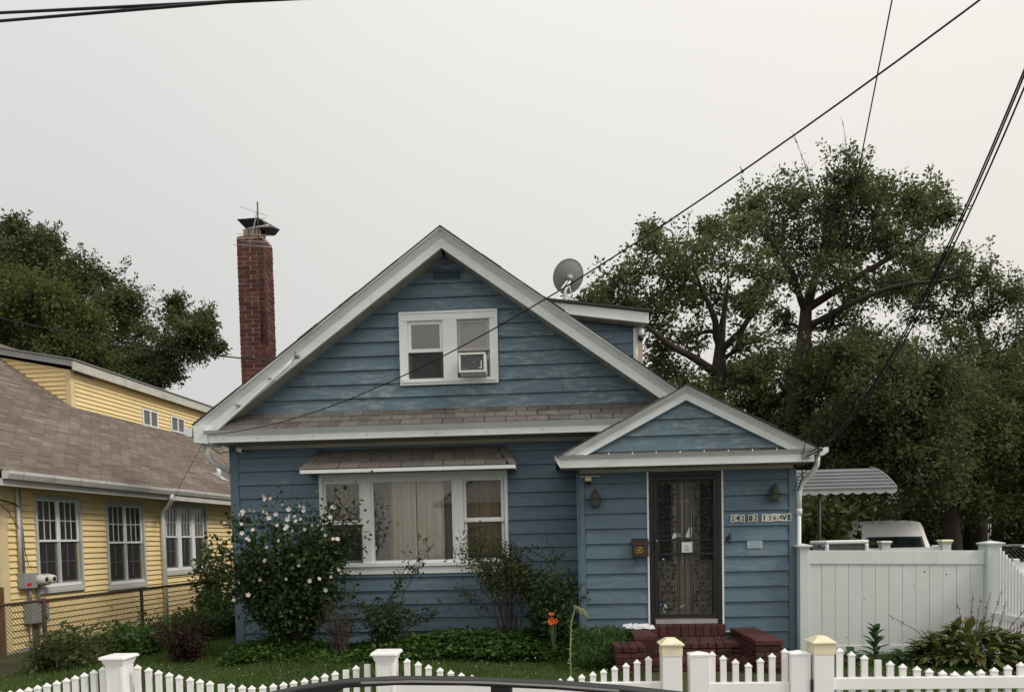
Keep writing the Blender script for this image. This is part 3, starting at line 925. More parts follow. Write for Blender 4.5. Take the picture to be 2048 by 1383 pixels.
pw = MB()
wall_boxes(pw, .385, 3.235, 0, 2.62, YP, YP + .12, [DO])
pw.box(.385, .50, YP + .12, Y0 - .03, 0, 2.62); pw.box(3.12, 3.235, YP + .12, 13.5, 0, 2.62); pw.box(1.86, 3.12, 13.4, 13.5, 0, 2.62)
pw.box(.50, 3.12, YP + .12, 13.4, 2.56, 2.62)
porch = pw.build('entry_porch', BLUETRIM, house)
MB().add([(.10, YG + .02, 2.60), (3.42, YG + .02, 2.60), (QX, YG + .02, zporch(QX) - .07)], [(0, 1, 2)]).build('gable_sheathing', BLUETRIM, porch)
pc = [(.1255 + .2035 * k, .1255 + .2035 * (k + 1)) for k in range(12)]
pc[0] = (.10, pc[0][1]); pc[-1] = (pc[-1][0], 2.50)
siding(porch, YP, pc, lambda z: (.46, 3.16), [(DO[0] - .035, DO[1] + .035, .0, 2.6)])
for a, b in ((.37, .455), (3.165, 3.25)): B(a, b, YP - .034, YP - .001, .07, 2.50, 'corner_board', BLUETRIM, porch, .004)
B(.352, .384, YP - .034, YP + .1, .07, 2.50, 'corner_board', BLUETRIM, porch, .004)
B(3.236, 3.266, YP - .03, YP + .1, .07, 2.50, 'corner_board', BLUETRIM, porch, .004)
B(.40, 3.22, YP - .045, YP - .026, 2.502, 2.548, 'frieze_board', FRIEZE, porch)


def pspan(z):
    h = max((zporch(QX) - .15 - z) / QS, .003)
    return QX - h, QX + h


siding(porch, YG, [(2.62, 2.745), (2.745, 2.943), (2.943, 3.152), (3.152, 3.39)], pspan, [], BLUEW)
PR0 = 9.30
for s in (-1, 1):
    xe = QX + s * 1.68
    r0_ = [(QX, PR0, QZ), (xe, PR0, zporch(xe)), (xe, PR0, zporch(xe) - .03), (QX, PR0, QZ - .03)]
    MB().sweep([r0_, [(a, 13.6, c) for a, b, c in r0_]]).build('porch_roof', ROOFD, porch)
    x = 0.0
    while x < 1.66:
        x2 = min(x + .3 + rnd.uniform(-.03, .03), 1.69)
        h = .016 + rnd.uniform(0, .016); y = PR0 - .055 - rnd.uniform(0, .025)
        a, b = QX + s * x, QX + s * (x2 - .004)
        pts = [(a, y, zporch(a) + .001), (b, y, zporch(b) + .001), (b, PR0 + .5, zporch(b) + .001), (a, PR0 + .5, zporch(a) + .001)]
        pts += [(p[0], p[1], p[2] + h) for p in pts]
        MB().hexa(pts).build('edge_shingle', SHING if s < 0 else ROOFD, porch)
        x = x2
    for prof, nm in (([(-.045, .0), (-.03, .0), (-.03, .018), (-.045, .018)], 'drip_edge'), ([(-.028, .006), (.0, .006), (.06, .078), (.035, .078)], 'rake_moulding'), ([(.025, .079), (.06, .079), (.06, .168), (.025, .168)], 'rake_board')):
        xx = QX + s * 1.60
        MB().sweep([[(QX, PR0 + y, QZ - h) for y, h in prof], [(xx, PR0 + y, zporch(xx) - h) for y, h in prof]]).build(nm, WHITE, porch)
    a, b = QX, QX + s * 1.62
    MB().hexa([(a, PR0 + .061, zporch(a) - .15), (b, PR0 + .061, zporch(b) - .15), (b, YG, zporch(b) - .15), (a, YG, zporch(a) - .15),
               (a, PR0 + .061, zporch(a) - .14), (b, PR0 + .061, zporch(b) - .14), (b, YG, zporch(b) - .14), (a, YG, zporch(a) - .14)]).build('soffit', BEIGE, porch)
GP = [(9.26, 2.70), (9.31, 2.70), (9.34, 2.64), (9.325, 2.64)]
MB().sweep([[(.06, y, z) for y, z in GP], [(3.40, y, z) for y, z in GP]]).build('eave_gutter', WHITE, porch)
B(.13, 3.36, 9.30, 9.36, 2.545, 2.639, 'fascia', WHITE, porch, .003)
MB().hexa([(.06, 9.262, 2.66), (.13, 9.30, 2.545), (.13, 9.36, 2.545), (.06, 9.36, 2.66), (.06, 9.262, 2.70), (.13, 9.30, 2.70), (.13, 9.36, 2.70), (.06, 9.36, 2.70)]).build('gutter_end', WHITE, porch)
B(.14, 3.35, 9.361, YP - .03, 2.549, 2.56, 'soffit', BEIGE, porch)
MB().hexa([(.2, 9.32, 2.695), (3.32, 9.32, 2.695), (3.32, YG - .03, 2.695), (.2, YG - .03, 2.695), (.2, 9.32, 2.71), (3.32, 9.32, 2.71), (3.32, YG - .03, 2.735), (.2, YG - .03, 2.735)]).build('pent_strip', SHING, porch)
for k in range(10):
    x = .45 + k * .305
    MB().lathe((x, 9.30, 2.70), [(.007, 0), (.008, .012), (.004, .024), (.002, .03)], 7).build('light_clip', CASING, porch)
SGP = [(3.42, 2.72), (3.53, 2.72), (3.53, 2.665), (3.47, 2.62), (3.42, 2.62)]
MB().sweep([[(x, 9.28, z) for x, z in SGP], [(x, 13.5, z) for x, z in SGP]]).build('side_gutter', WHITE, porch)
MB().tube([(3.47, 9.5, 2.63), (3.47, 9.52, 2.52), (3.42, 9.6, 2.40), (3.33, 9.68, 2.30), (3.30, 9.70, 2.18), (3.30, 9.70, 1.9)], .037, 8).build('downspout', WHITE, porch)
MB().tube([(3.30, 9.70, 1.93), (3.295, 9.70, .1)], .030, 8).build('downspout', WHITE, porch)
MB().tube([(3.30, 9.70, 1.88), (3.30, 9.70, 1.96)], .043, 8).build('downspout_collar', WHITE, porch)

# ---- door: black iron security door with scrollwork
door = MB().ring(DO[0], DO[1], DO[2] - .06, DO[3], .052, YP - .03, YP + .09).build('entry_door', IRON, house)
for x in (DO[0] - .034, DO[1] + .012): MB().hexa([(x, YP - .036, .33), (x + .022, YP - .036, .33), (x + .022, YP - .004, .33), (x, YP - .004, .33), (x, YP - .036, 2.5), (x + .022, YP - .036, 2.5), (x + .022, YP - .004, 2.5), (x, YP - .004, 2.5)]).build('edge_trim', CASING, door)
B(DO[1] + .034, 2.60, YP - .036, YP - .027, .325, .345, 'edge_trim', CASING, door)
lx0, lx1, lz0, lz1 = DO[0] + .056, DO[1] - .056, .53, 2.43
MB().ring(lx0, lx1, lz0, lz1, .045, YP - .035, YP - .005).build('door_leaf_frame', IRON, door, .003)
B(lx0 + .046, lx1 - .046, YP - .033, YP - .007, 1.375, 1.405, 'mid_rail', IRON, door)
B(lx0 + .046, lx1 - .046, YP - .033, YP - .007, 1.565, 1.585, 'mid_rail', IRON, door)
B(DO[0] + .06, DO[1] - .06, YP - .06, YP - .036, .45, .51, 'threshold', ALU, door)
B(lx0 + .004, lx0 + .05, YP - .05, YP - .0355, 1.46, 1.62, 'lock_box', IRON, door, .004)
MB().lathe((lx0 + .028, YP - .052, 1.57), [(.014, 0), (.014, -.012), (.006, -.02)], 8, 'Y').build('keyhole', ALU, door)
for x in (1.716, 1.787, 1.868):
    for z0, z1 in ((lz0 + .046, 1.374), (1.586, lz1 - .046)):
        B(x - .006, x + .006, YP - .026, YP - .014, z0, z1, 'door_bar', IRON, door)
LEAFI = IRON


def vine_panel(xa, xb, za, zb, name):
    mb = MB(); xc = (xa + xb) / 2; A = (xb - xa) * .30; y = YP - .02
    lam = (zb - za) / max(1, round((zb - za) / .40))
    for s in (-1, 1):
        pts = []
        n = int((zb - za) / .02)
        for i in range(n + 1):
            z = za + (zb - za) * i / n
            pts.append((xc + s * A * sin(2 * pi * (z - za) / lam / 2 * 1.0), y, z))
        mb.tube(pts, .0058, 5)
        for i in range(2, n - 1, 3):                           # leaves along the stem
            p = Vector(pts[i]); out = 1 if p.x > xc else -1
            d = Vector((out * rnd.uniform(.6, 1), 0, rnd.uniform(.2, .9))).normalized()
            q = Vector((-d.z, 0, d.x)); L = rnd.uniform(.034, .055); w = L * .42
            a = p; c = p + d * L; b = p + d * L * .5 + q * w; e = p + d * L * .5 - q * w
            yo = Vector((0, .003, 0))
            mb.hexa([a - yo, b - yo, c - yo, e - yo, a + yo, b + yo, c + yo, e + yo])
            if i % 2 == 0:
                d2 = Vector((-d.x * .8, 0, d.z)); q = Vector((-d2.z, 0, d2.x))
                c = p + d2 * L; b = p + d2 * L * .5 + q * w; e = p + d2 * L * .5 - q * w
                mb.hexa([a - yo, b - yo, c - yo, e - yo, a + yo, b + yo, c + yo, e + yo])
    k = 0; z = za + lam * .25
    while z < zb - .05:                                        # C-scrolls between the stems
        for s in (-1, 1):
            mb.tube([(xc + s * (.018 + .03 * t / 8 * cos(t * .7)), y, z + (.045 - .003 * t) * sin(t * .7)) for t in range(9)], .0045, 5)
            mb.tube([(xc + s * (A * .9 + .02 * cos(t * .75)), y, z + .09 + .03 * sin(t * .75)) for t in range(9)], .004, 5)
        z += lam * .25
    for s in (-1, 1):
        mb.tube([(xc + s * (xb - xa) * .46, y, za), (xc + s * (xb - xa) * .46, y, zb)], .0055, 4)
    return mb.build(name, IRON, door)


for xa, xb in ((1.425, 1.70), (1.885, 2.165)):
    vine_panel(xa, xb, 1.59, lz1 - .05, 'scrollwork')
    vine_panel(xa, xb, lz0 + .05, 1.372, 'scrollwork')
mb = MB()
for k in range(14):
    x = 1.44 + k * .055
    if 1.72 < x < 1.90: continue
    mb.tube([(x + .024 * cos(t * .7), YP - .02, 1.485 + .065 * sin(t * .7)) for t in range(10)], .005, 5)
mb.build('scroll_band', IRON, door)
MB().add([(lx0 + .03, YP + .0, lz0 + .03), (lx1 - .03, YP + .0, lz0 + .03), (lx1 - .03, YP + .0, lz1 - .03), (lx0 + .03, YP + .0, lz1 - .03)], [(0, 1, 2, 3)]).build('door_screen', DSCREEN, door)
INNER = pm('inner_door_paint', (.46, .45, .36), .6, .1, 4, (3, 1, .5), col2=(.25, .23, .16), patch=(.5, .7), pscale=3, pamt=.5)
INNW = pm('inner_door_trim', (.75, .73, .62), .5, .06, 5)
idm = B(DO[0] + .053, DO[1] - .053, YP + .095, YP + .13, .47, 2.44, 'inner_door', INNER, house)
for x0, x1, z0, z1 in ((1.655, 1.69, 1.25, 2.34), (1.765, 1.79, 1.25, 2.34), (1.875, 1.925, 1.25, 2.34)): B(x0, x1, YP + .075, YP + .094, z0, z1, 'door_moulding', INNW, idm)
B(1.6905, 1.8745, YP + .078, YP + .093, 2.08, 2.12, 'door_moulding', INNW, idm)
for x in (1.47, 2.02): B(x, x + .16, YP + .085, YP + .094, 1.30, 2.34, 'door_light', DARK, idm)
PAPER = pm('white_paper', (.66, .69, .72), .8, .05, 12)
PRINT = pm('grey_print', (.22, .26, .30), .8, .1, 12)
nt_ = thing('paper_notice', (1.81, YP - .04, 1.41), 'pale paper notice taped to the middle of the iron door', 'notice')
MB().add([(1.745, YP - .042, 1.41), (1.885, YP - .04, 1.41), (1.885, YP - .038, 1.548), (1.745, YP - .040, 1.548), (1.745, YP - .0415, 1.41), (1.885, YP - .0395, 1.41), (1.885, YP - .0375, 1.548), (1.745, YP - .0395, 1.548)],
         [(0, 1, 2, 3), (7, 6, 5, 4), (0, 4, 5, 1), (1, 5, 6, 2), (2, 6, 7, 3), (3, 7, 4, 0)]).build('sheet', PAPER, nt_)
pr = MB()
pr.box(1.80, 1.83, YP - .046, YP - .044, 1.492, 1.503)
for z, a, b in ((1.462, 1.775, 1.855), (1.450, 1.785, 1.845), (1.437, 1.78, 1.85)): pr.box(a, b, YP - .046, YP - .044, z, z + .003)
pr.build('printed_lines', PRINT, nt_)
mbx = MB()                                                     # post and leaflets caught behind the screen
lf = thing('leaflets', (1.6, YP - .01, .6), 'white and blue leaflets stuck behind the iron door scrollwork', 'papers')
for (x, z, w, h, a, m) in ((1.50, .60, .07, .11, .3, PAPER), (1.44, .70, .06, .09, -.4, pm('blue_leaflet', (.12, .18, .38), .7, .2, 9)), (1.62, 1.60, .12, .06, .2, PAPER),
                           (1.80, 1.62, .08, .16, -.25, PAPER), (1.50, 1.29, .03, .05, .5, PAPER), (1.66, .62, .17, .03, .5, pm('pink_leaflet', (.45, .30, .26), .7, .1, 9))):
    c, s_ = cos(a), sin(a)
    P4 = [(x + c * u - s_ * v, YP - .012, z + s_ * u + c * v) for u, v in ((0, 0), (w, 0), (w, h * .8), (w * .3, h))]
    MB().add(P4 + [(p[0], p[1] + .003, p[2]) for p in P4], BOXF).build('leaflet', m, lf)

# ---- brick stoop
stoop = thing('brick_stoop', (1.75, 9.2, 0), 'dark red painted brick steps with low side walls below the entry door', 'steps')
core = MB()
core.box(1.10, 2.45, 8.99, YP - .05, -.05, .262)
core.box(1.10, 2.45, 8.62, 8.98, -.05, .115)
core.box(1.30, 2.30, YP - .115, YP - .042, .26, .44)
core.box(1.02, 1.26, 8.86, YP - .06, -.05, .345); core.box(.73, 1.08, 8.40, 8.85, -.05, .275)
core.box(2.38, 2.66, 8.44, YP - .06, -.05, .335)
core.build('mortar_core', REDM, stoop)


def bk(x0, x1, y0, y1, z0, z1):
    j = lambda: rnd.uniform(-.004, .004)
    p = [(x + j(), y + j(), z + j() * .7) for x, y, z in boxpts(x0, x1, y0, y1, z0, z1)]
    MB().hexa(p).build('brick', REDB, stoop, .006)


for k in range(13):                                             # rowlock edge of the landing and of the lower step
    x = 1.11 + k * .1025
    bk(x, x + .094, 8.95, 9.14, .225, .292)
    bk(x, x + .094, 8.58, 8.77, .075, .145)
for r in range(2):
    for k in range(7):
        x = 1.11 + k * .192 + .05 * r
        bk(x, min(x + .183, 2.44), 9.15 + r * .20, 9.34 + r * .20, .232, .288)
for r in range(2):
    for k in range(6):
        bk(1.13 + k * .21 + .06 * r, 1.33 + k * .21 + .06 * r, 8.94, 8.985, .085 + r * .07 - .0, .147 + r * .066)
        bk(1.13 + k * .21 + .06 * r, 1.33 + k * .21 + .06 * r, 8.585, 8.615, -.05 + r * .06, .004 + r * .064)
for k in range(10):                                             # soldier course under the door sill
    x = 1.315 + k * .098
    bk(x, x + .09, YP - .15, YP - .05, .29, .44)
for k in range(8):                                              # caps across the side walls
    y = 8.87 + k * .10
    if y < 9.6: bk(1.0, 1.28, y, y + .092, .345, .405)
for k in range(12):
    y = 8.42 + k * .10
    bk(2.36, 2.685, y, y + .092, .335, .395)
for k in range(4): bk(.72 + k * .092, .804 + k * .092, 8.38, 8.60, .275, .345)
for k in range(4): bk(.72 + k * .092, .804 + k * .092, 8.61, 8.85, .275, .34)
for r in range(4):                                              # front faces of the side walls
    z = .205 - r * .068
    off = .09 if r % 2 else 0
    for a, b in ((.725, .905 - off), (.912 - off, 1.085)): bk(a, b, 8.385, 8.43, z, z + .06)
    for a, b in ((2.365, 2.53 - off * .7), (2.537 - off * .7, 2.675)): bk(a, b, 8.425, 8.46, z + .055, z + .115)
    for k in range(4):
        y = 8.47 + k * .21 + off
        bk(2.352, 2.385, y, y + .2, z + .055, z + .115)
        bk(1.255, 1.283, 8.9 + k * .19, 9.08 + k * .19, z + .06, z + .12)
bag = MB()
for k in range(16):
    x = rnd.uniform(.92, 1.22); y = rnd.uniform(9.42, 9.58); z = .41 + rnd.uniform(0, .04)
    a = rnd.uniform(-.5, .5); w, h = rnd.uniform(.06, .15), rnd.uniform(.02, .05)
    P4 = [(x, y, z), (x + w * cos(a), y - .03, z + w * sin(a) * .25), (x + w * cos(a) * .9, y + .05, z + h), (x + .01, y + .04, z + h * .8)]
    bag.add(P4 + [(p[0], p[1] + .004, p[2] + .004) for p in P4], BOXF)
tag(bag.build('plastic_bag', pm('white_plastic', (.72, .74, .78), .3, .05, 20)), 'crumpled white plastic bag lying on the left stoop wall', 'bag')

n = 900
Pl = np.stack([rng.uniform(1.3, 2.36, n), np.concatenate([rng.uniform(9.0, 9.56, n // 2), rng.uniform(8.6, 8.9, n // 2)]), np.concatenate([np.full(n // 2, .297), np.full(n // 2, .150)])], 1)
Dl = rng.normal(size=(n, 3)); Dl[:, 2] *= .15
tag(npmesh('leaf_litter', leaf_quads(Pl, Dl, .022 * rng.uniform(.4, 1.5, n), .012, up=3), 4, leafmat('dead_leaf', [(.10, .07, .04), (.18, .14, .09), (.05, .06, .03)], .1)), 'dry leaf litter scattered on the brick steps', 'litter', kind='stuff')

# ---- things on the porch wall
BRONZE = pm('dark_bronze', (.045, .047, .045), .45, .2, 14, spec=.4, col2=(.09, .085, .075), patch=(.5, .7), pscale=14, pamt=.5)
LGLASS = pm('smoked_glass', (.085, .09, .085), .25, .1, 8, spec=.5)


def lantern(x, z, label):
    t = thing('wall_lantern', (x, YP - .1, z), label, 'lamp', 'lanterns beside the entry door')
    y = YP - .12
    MB().lathe((x, y, z), [(.004, .235), (.012, .225), (.009, .215), (.02, .205), (.045, .19), (.052, .165), (.05, .15), (.05, .125), (.06, .115), (.095, .095), (.098, .088), (.09, .084)], 18).build('hood', BRONZE, t)
    MB().lathe((x, y, z), [(.082, .083), (.074, .045), (.060, .008), (.052, .0)], 6, smooth=False).build('lantern_glass', LGLASS, t)
    cage = MB()
    for j in range(6):
        a = 2 * pi * j / 6
        cage.tube([(x + .084 * cos(a), y + .084 * sin(a), z + .084), (x + .054 * cos(a), y + .054 * sin(a), z)], .004, 4)
    cage.build('cage', BRONZE, t)
    MB().lathe((x, y, z), [(.05, -.001), (.045, -.012), (.02, -.02)], 12).build('base_cap', BRONZE, t)
    MB().tube([(x, y + .03, z + .16), (x, YP - .05, z + .15), (x, YP - .03, z + .10)], .012, 6).build('arm', BRONZE, t)
    MB().lathe((x, YP - .022, z + .10), [(.045, 0), (.045, -.008), (.03, -.018)], 14, 'Y').build('wall_plate', BRONZE, t)


lantern(.59, 2.055, 'dark bronze wall lantern left of the entry door, above the mailbox side')
lantern(2.955, 2.07, 'dark bronze wall lantern right of the door, above the address tiles')

pcam = thing('security_camera', (.505, YP - .15, 2.42), 'small dome security camera on a bar at the porch corner', 'camera')
B(.40, .66, YP - .075, YP - .06, 2.452, 2.462, 'mounting_bar', CREAM, pcam)
MB().lathe((.505, YP - .1, 2.39), [(.046, 0), (.048, .03), (.042, .055), (.02, .065)], 14).build('housing', CREAM, pcam)
MB().lathe((.505, YP - .1, 2.345), [(.012, 0), (.034, .014), (.043, .045)], 14).build('lens_dome', DARK, pcam)
ecam = thing('security_camera', (-4.58, 10.4, 3.02), 'small bullet camera under the left end of the front eave', 'camera')
MB().tube([(-4.66, 10.42, 3.06), (-4.55, 10.34, 3.02)], .032, 10).build('housing', CASING, ecam)
MB().tube([(-4.548, 10.338, 3.019), (-4.543, 10.334, 3.017)], .022, 10).build('lens', DARK, ecam)
MB().tube([(-4.64, 10.42, 3.06), (-4.68, 10.44, 3.115)], .012, 6).build('bracket', CASING, ecam)
MB().tube([(-4.66, 10.43, 3.07), (-4.8, 10.40, 3.02), (-4.9, 10.35, 3.0), (-4.95, 10.2, 3.06)], .007, 5).build('cable', WIRE, ecam)

mail = thing('mailbox', (1.185, YP - .08, 1.36), 'dark brown wall mailbox with a gold rosette left of the door', 'mailbox')
MAILM = pm('mailbox_enamel', (.045, .03, .026), .4, .15, 8, spec=.45)
GOLD = pm('brass_emblem', (.50, .33, .08), .35, .15, 12, metal=.6)
MB().hexa([(1.085, YP - .125, 1.365), (1.295, YP - .125, 1.365), (1.295, YP - .03, 1.365), (1.085, YP - .03, 1.365), (1.085, YP - .125, 1.535), (1.295, YP - .125, 1.535), (1.295, YP - .03, 1.60), (1.085, YP - .03, 1.60)]).build('box', MAILM, mail, .006)
MB().hexa([(1.078, YP - .137, 1.525), (1.302, YP - .137, 1.525), (1.302, YP - .028, 1.60), (1.078, YP - .028, 1.60), (1.078, YP - .137, 1.537), (1.302, YP - .137, 1.537), (1.302, YP - .028, 1.612), (1.078, YP - .028, 1.612)]).build('lid', MAILM, mail, .003)
em = MB()
em.lathe((1.165, YP - .127, 1.45), [(.016, 0), (.012, -.006)], 10, 'Y')
for j in range(8):
    a = 2 * pi * j / 8
    em.tube([(1.165 + .032 * cos(a) + .012 * cos(t), YP - .129, 1.45 + .032 * sin(a) + .012 * sin(t)) for t in np.linspace(0, 6.28, 9)], .0035, 4)
em.tube([(1.165 + .047 * cos(t), YP - .129, 1.45 + .047 * sin(t)) for t in np.linspace(0, 6.283, 21)], .004, 5)
em.build('rosette', GOLD, mail)
MB().tube([(1.12, YP - .08, 1.364), (1.12, YP - .08, 1.30), (1.12, YP - .11, 1.285), (1.12, YP - .12, 1.30)], .006, 6).build('newspaper_hook', MAILM, mail)


def text(s, x, y, z, h, mat, parent, name, shear=0.0, ex_=.001, off=0.0, sx=1.0):
    cu = bpy.data.curves.new(name, 'FONT'); cu.body = s; cu.size = h / .70; cu.align_x = 'CENTER'; cu.extrude = ex_
    cu.offset = off; cu.shear = shear; cu.resolution_u = 3; cu.fill_mode = 'BOTH'
    tmp = bpy.data.objects.new(name, cu); COL.objects.link(tmp)
    dg = bpy.context.evaluated_depsgraph_get()
    me = bpy.data.meshes.new_from_object(tmp.evaluated_get(dg))
    bpy.data.objects.remove(tmp)
    me.materials.clear(); me.materials.append(mat)
    return place(bpy.data.objects.new(name, me), Matrix.Translation((x, y, z)) @ Matrix.Rotation(pi / 2, 4, 'X') @ Matrix.Diagonal((sx, 1, 1, 1)), parent)


num = thing('address_tiles', (2.8, YP - .03, 1.80), 'row of address tiles reading 242 02 136AVE right of the door', 'house number')
TILE = pm('tile_white', (.66, .66, .60), .5, .06, 20, piece=.08)
BLK = pm('tile_black', (.012, .012, .012), .5, .1, 20)
OLV = pm('tile_faded', (.04, .042, .03), .6, .15, 30)
chars = [('2', 2.394, 2.459, OLV, .002), ('4', 2.460, 2.526, BLK, .004), ('2', 2.528, 2.587, OLV, .002), ('0', 2.627, 2.694, BLK, .005), ('2', 2.695, 2.758, OLV, .002),
         ('1', 2.805, 2.877, BLK, .005), ('3', 2.878, 2.944, OLV, .001), ('6', 2.945, 3.008, OLV, .001), ('A', 3.009, 3.069, BLK, 0), ('V', 3.070, 3.134, BLK, .005), ('E', 3.135, 3.196, BLK, .005)]
for i, (c, a, b, m, off) in enumerate(chars):
    dz = .004 * sin(i * 1.9)
    pl = B(a + .0015, b - .0015, YP - .041, YP - .036, 1.803 + dz, 1.902 + dz, 'number_tile', TILE, num)
    text(c, (a + b) / 2, YP - .0422, 1.820 + dz, .066, m, pl, 'character', .35 if c == 'A' else 0, .0008, off, .92)

bell = thing('doorbell', (2.365, YP - .03, 1.53), 'small black video doorbell right of the door frame', 'doorbell')
B(2.372, 2.402, YP - .055, YP - .026, 1.525, 1.655, 'body', DARK, bell, .006)
MB().lathe((2.387, YP - .0555, 1.62), [(.009, 0), (.009, -.003), (.004, -.005)], 10, 'Y').build('lens', GREYM, bell)
MB().lathe((2.387, YP - .0555, 1.555), [(.010, 0), (.010, -.003)], 10, 'Y').build('button', GREYM, bell)
B(2.332, 2.362, YP - .042, YP - .026, 1.555, 1.615, 'chime_button', DARK, bell, .004)
pq = thing('wall_plaque', (2.71, YP - .03, 1.45), 'small pale blue plaque on the siding below the address tiles', 'plaque')
B(2.615, 2.815, YP - .033, YP - .027, 1.448, 1.546, 'plate', pm('pale_plaque', (.40, .50, .55), .6, .06, 20), pq)
pl_ = MB()
for k in range(5): pl_.box(2.635, 2.795 - .02 * (k % 2), YP - .0345, YP - .0335, 1.462 + k * .016, 1.467 + k * .016)
pl_.build('worn_lettering', pm('plaque_ink', (.27, .36, .40), .7, .1, 20), pq)

# ================================================================== YELLOW HOUSE
YA = radians(-3.22)
YO = Vector((-8.637, 10.723, 0))
YT = Matrix.Translation(YO) @ Matrix.Rotation(YA, 4, 'Z')
yh = thing('yellow_house', YO, 'yellow vinyl sided house with brown shingle roof left of the chain link fence', 'house', rz=YA)
# local frame: x = 0 is the wall facing the blue house, y runs away from the street, the house lies at x < 0
YW = [(.71, 1.69, 1.03, 2.48, 2), (2.45, 3.51, .96, 2.46, 2), (4.27, 5.93, 1.14, 2.50, 3)]
LEN = 16.0


def ybox(mb, x0, x1, y0, y1, z0, z1): mb.box(x0, x1, y0, y1, z0, z1)


w = MB(YT)
ys = sorted({0, LEN, *[q for a in YW for q in a[:2]]})
for a, b in zip(ys, ys[1:]):
    hole = [q for q in YW if q[0] <= a and q[1] >= b]
    if hole:
        w.box(-.14, -.02, a, b, 0, hole[0][2]); w.box(-.14, -.02, a, b, hole[0][3], 2.78)
    else: w.box(-.14, -.02, a, b, 0, 2.78)
w.box(-8, -.14, 0, .12, 0, 2.78); w.box(-8, -.14, LEN - .12, LEN, 0, 2.78)
w.build('wall', YELT, yh)
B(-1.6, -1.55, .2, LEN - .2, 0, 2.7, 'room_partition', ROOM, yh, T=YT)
B(-.10, .012, -.06, LEN, -.1, .03, 'foundation', CONC, yh, T=YT)
EXY = .1015
ncs = int(2.68 / EXY)
for k in range(ncs):
    z0 = .03 + k * EXY; z1 = z0 + EXY - .0015
    segs = [(.10, 9.0)]
    for q in YW:
        if q[2] - .10 < z1 - .01 and q[3] + .05 > z0 + .01:
            n2 = []
            for a, b in segs:
                if q[0] - .05 <= b and q[1] + .05 >= a:
                    if a < q[0] - .06: n2.append((a, q[0] - .05))
                    if b > q[1] + .06: n2.append((q[1] + .05, b))
                else: n2.append((a, b))
            segs = n2
    for a, b in segs:
        MB(YT).hexa([(-.018, a, z0), (.018, a, z0), (.018, b, z0), (-.018, b, z0), (-.018, a, z1), (-.012, a, z1), (-.012, b, z1), (-.018, b, z1)]).build('siding_board', YEL, yh)
B(-.03, .018, -.02, .095, .0, 2.72, 'corner_post', YELT, yh, .005, YT)
B(-.10, .01, -.05, -.021, .0, 2.72, 'corner_post', YELT, yh, .005, YT)
GRILLE = pm('window_grille', (.62, .63, .62), .5, .05, 5)
YCAS = pm('grey_window_casing', (.50, .51, .50), .5, .06, 5)
YGL = glassmat('yellow_house_glass', (.85, .87, .87), 1.4)
BLIND = pm('blind', (.36, .36, .35), .9, .12, 3, (1, 30, .3))
for (a, b, z0, z1, n) in YW:
    wo = MB(YT).ringx(a - .05, b + .05, z0 - .09, z1 + .045, .05, -.02, .035).build('window', YCAS, yh)
    B(-.02, .05, a - .06, b + .06, z0 - .15, z0 - .091, 'sill', YCAS, wo, .004, YT)
    uw_ = (b - a) / n
    B(-.03, .012, a + .001, b - .001, z0 - .04, z0 - .0, 'sill_board', CASING, wo, 0, YT)
    for i in range(n):
        c0, c1 = a + uw_ * i + .006, a + uw_ * (i + 1) - .006
        if n == 3: c0 += .06; c1 -= .06
        zm = (z0 + z1) / 2 + .0
        sa = MB(YT).ringx(c0, c1, zm, z1, .035, -.03, .0).build('upper_sash', CASING, wo)
        sb = MB(YT).ringx(c0, c1, z0, zm + .03, .04, -.06, -.031).build('lower_sash', CASING, wo)
        gp = MB(YT)
        for g in (1, 2):
            yy = c0 + .035 + (c1 - c0 - .07) * g / 3
            gp.box(-.018, -.008, yy - .008, yy + .008, zm + .036, z1 - .036)
        zz_ = (zm + z1) / 2
        gp.box(-.0185, -.0075, c0 + .036, c1 - .036, zz_ - .008, zz_ + .008)
        gp.build('grille', GRILLE, wo)
        gp = MB(YT); yy = (c0 + c1) / 2
        gp.box(-.052, -.042, yy - .007, yy + .007, z0 + .1, zm - .03); gp.box(-.0525, -.0415, c0 + .041, c1 - .041, z0 + .38, z0 + .392)
        gp.build('grille', GRILLE, wo)
        for za, zb2, xx in ((zm + .03, z1 - .03, -.02), (z0 + .03, zm, -.054)):
            MB(YT).add([(xx, c0 + .03, za), (xx, c1 - .03, za), (xx, c1 - .03, zb2), (xx, c0 + .03, zb2)], [(0, 1, 2, 3)]).build('pane', YGL, wo)
        MB(YT).add([(-.027, c0 + .01, z0 + .01), (-.027, c1 - .01, z0 + .01), (-.027, c1 - .01, zm), (-.027, c0 + .01, zm)], [(0, 1, 2, 3)]).build('insect_screen', SCREEN, wo)
        B(-.16, -.15, c0 - .02, c1 + .02, z0 + .02, z1, 'blind', BLIND, wo, 0, YT)
    for i in range(1, n):
        yy = a + uw_ * i
        ww = .005 if n == 2 else .065
        B(-.02, .02, yy - ww, yy + ww, z0 + .001, z1, 'mullion', CASING, wo, 0, YT)

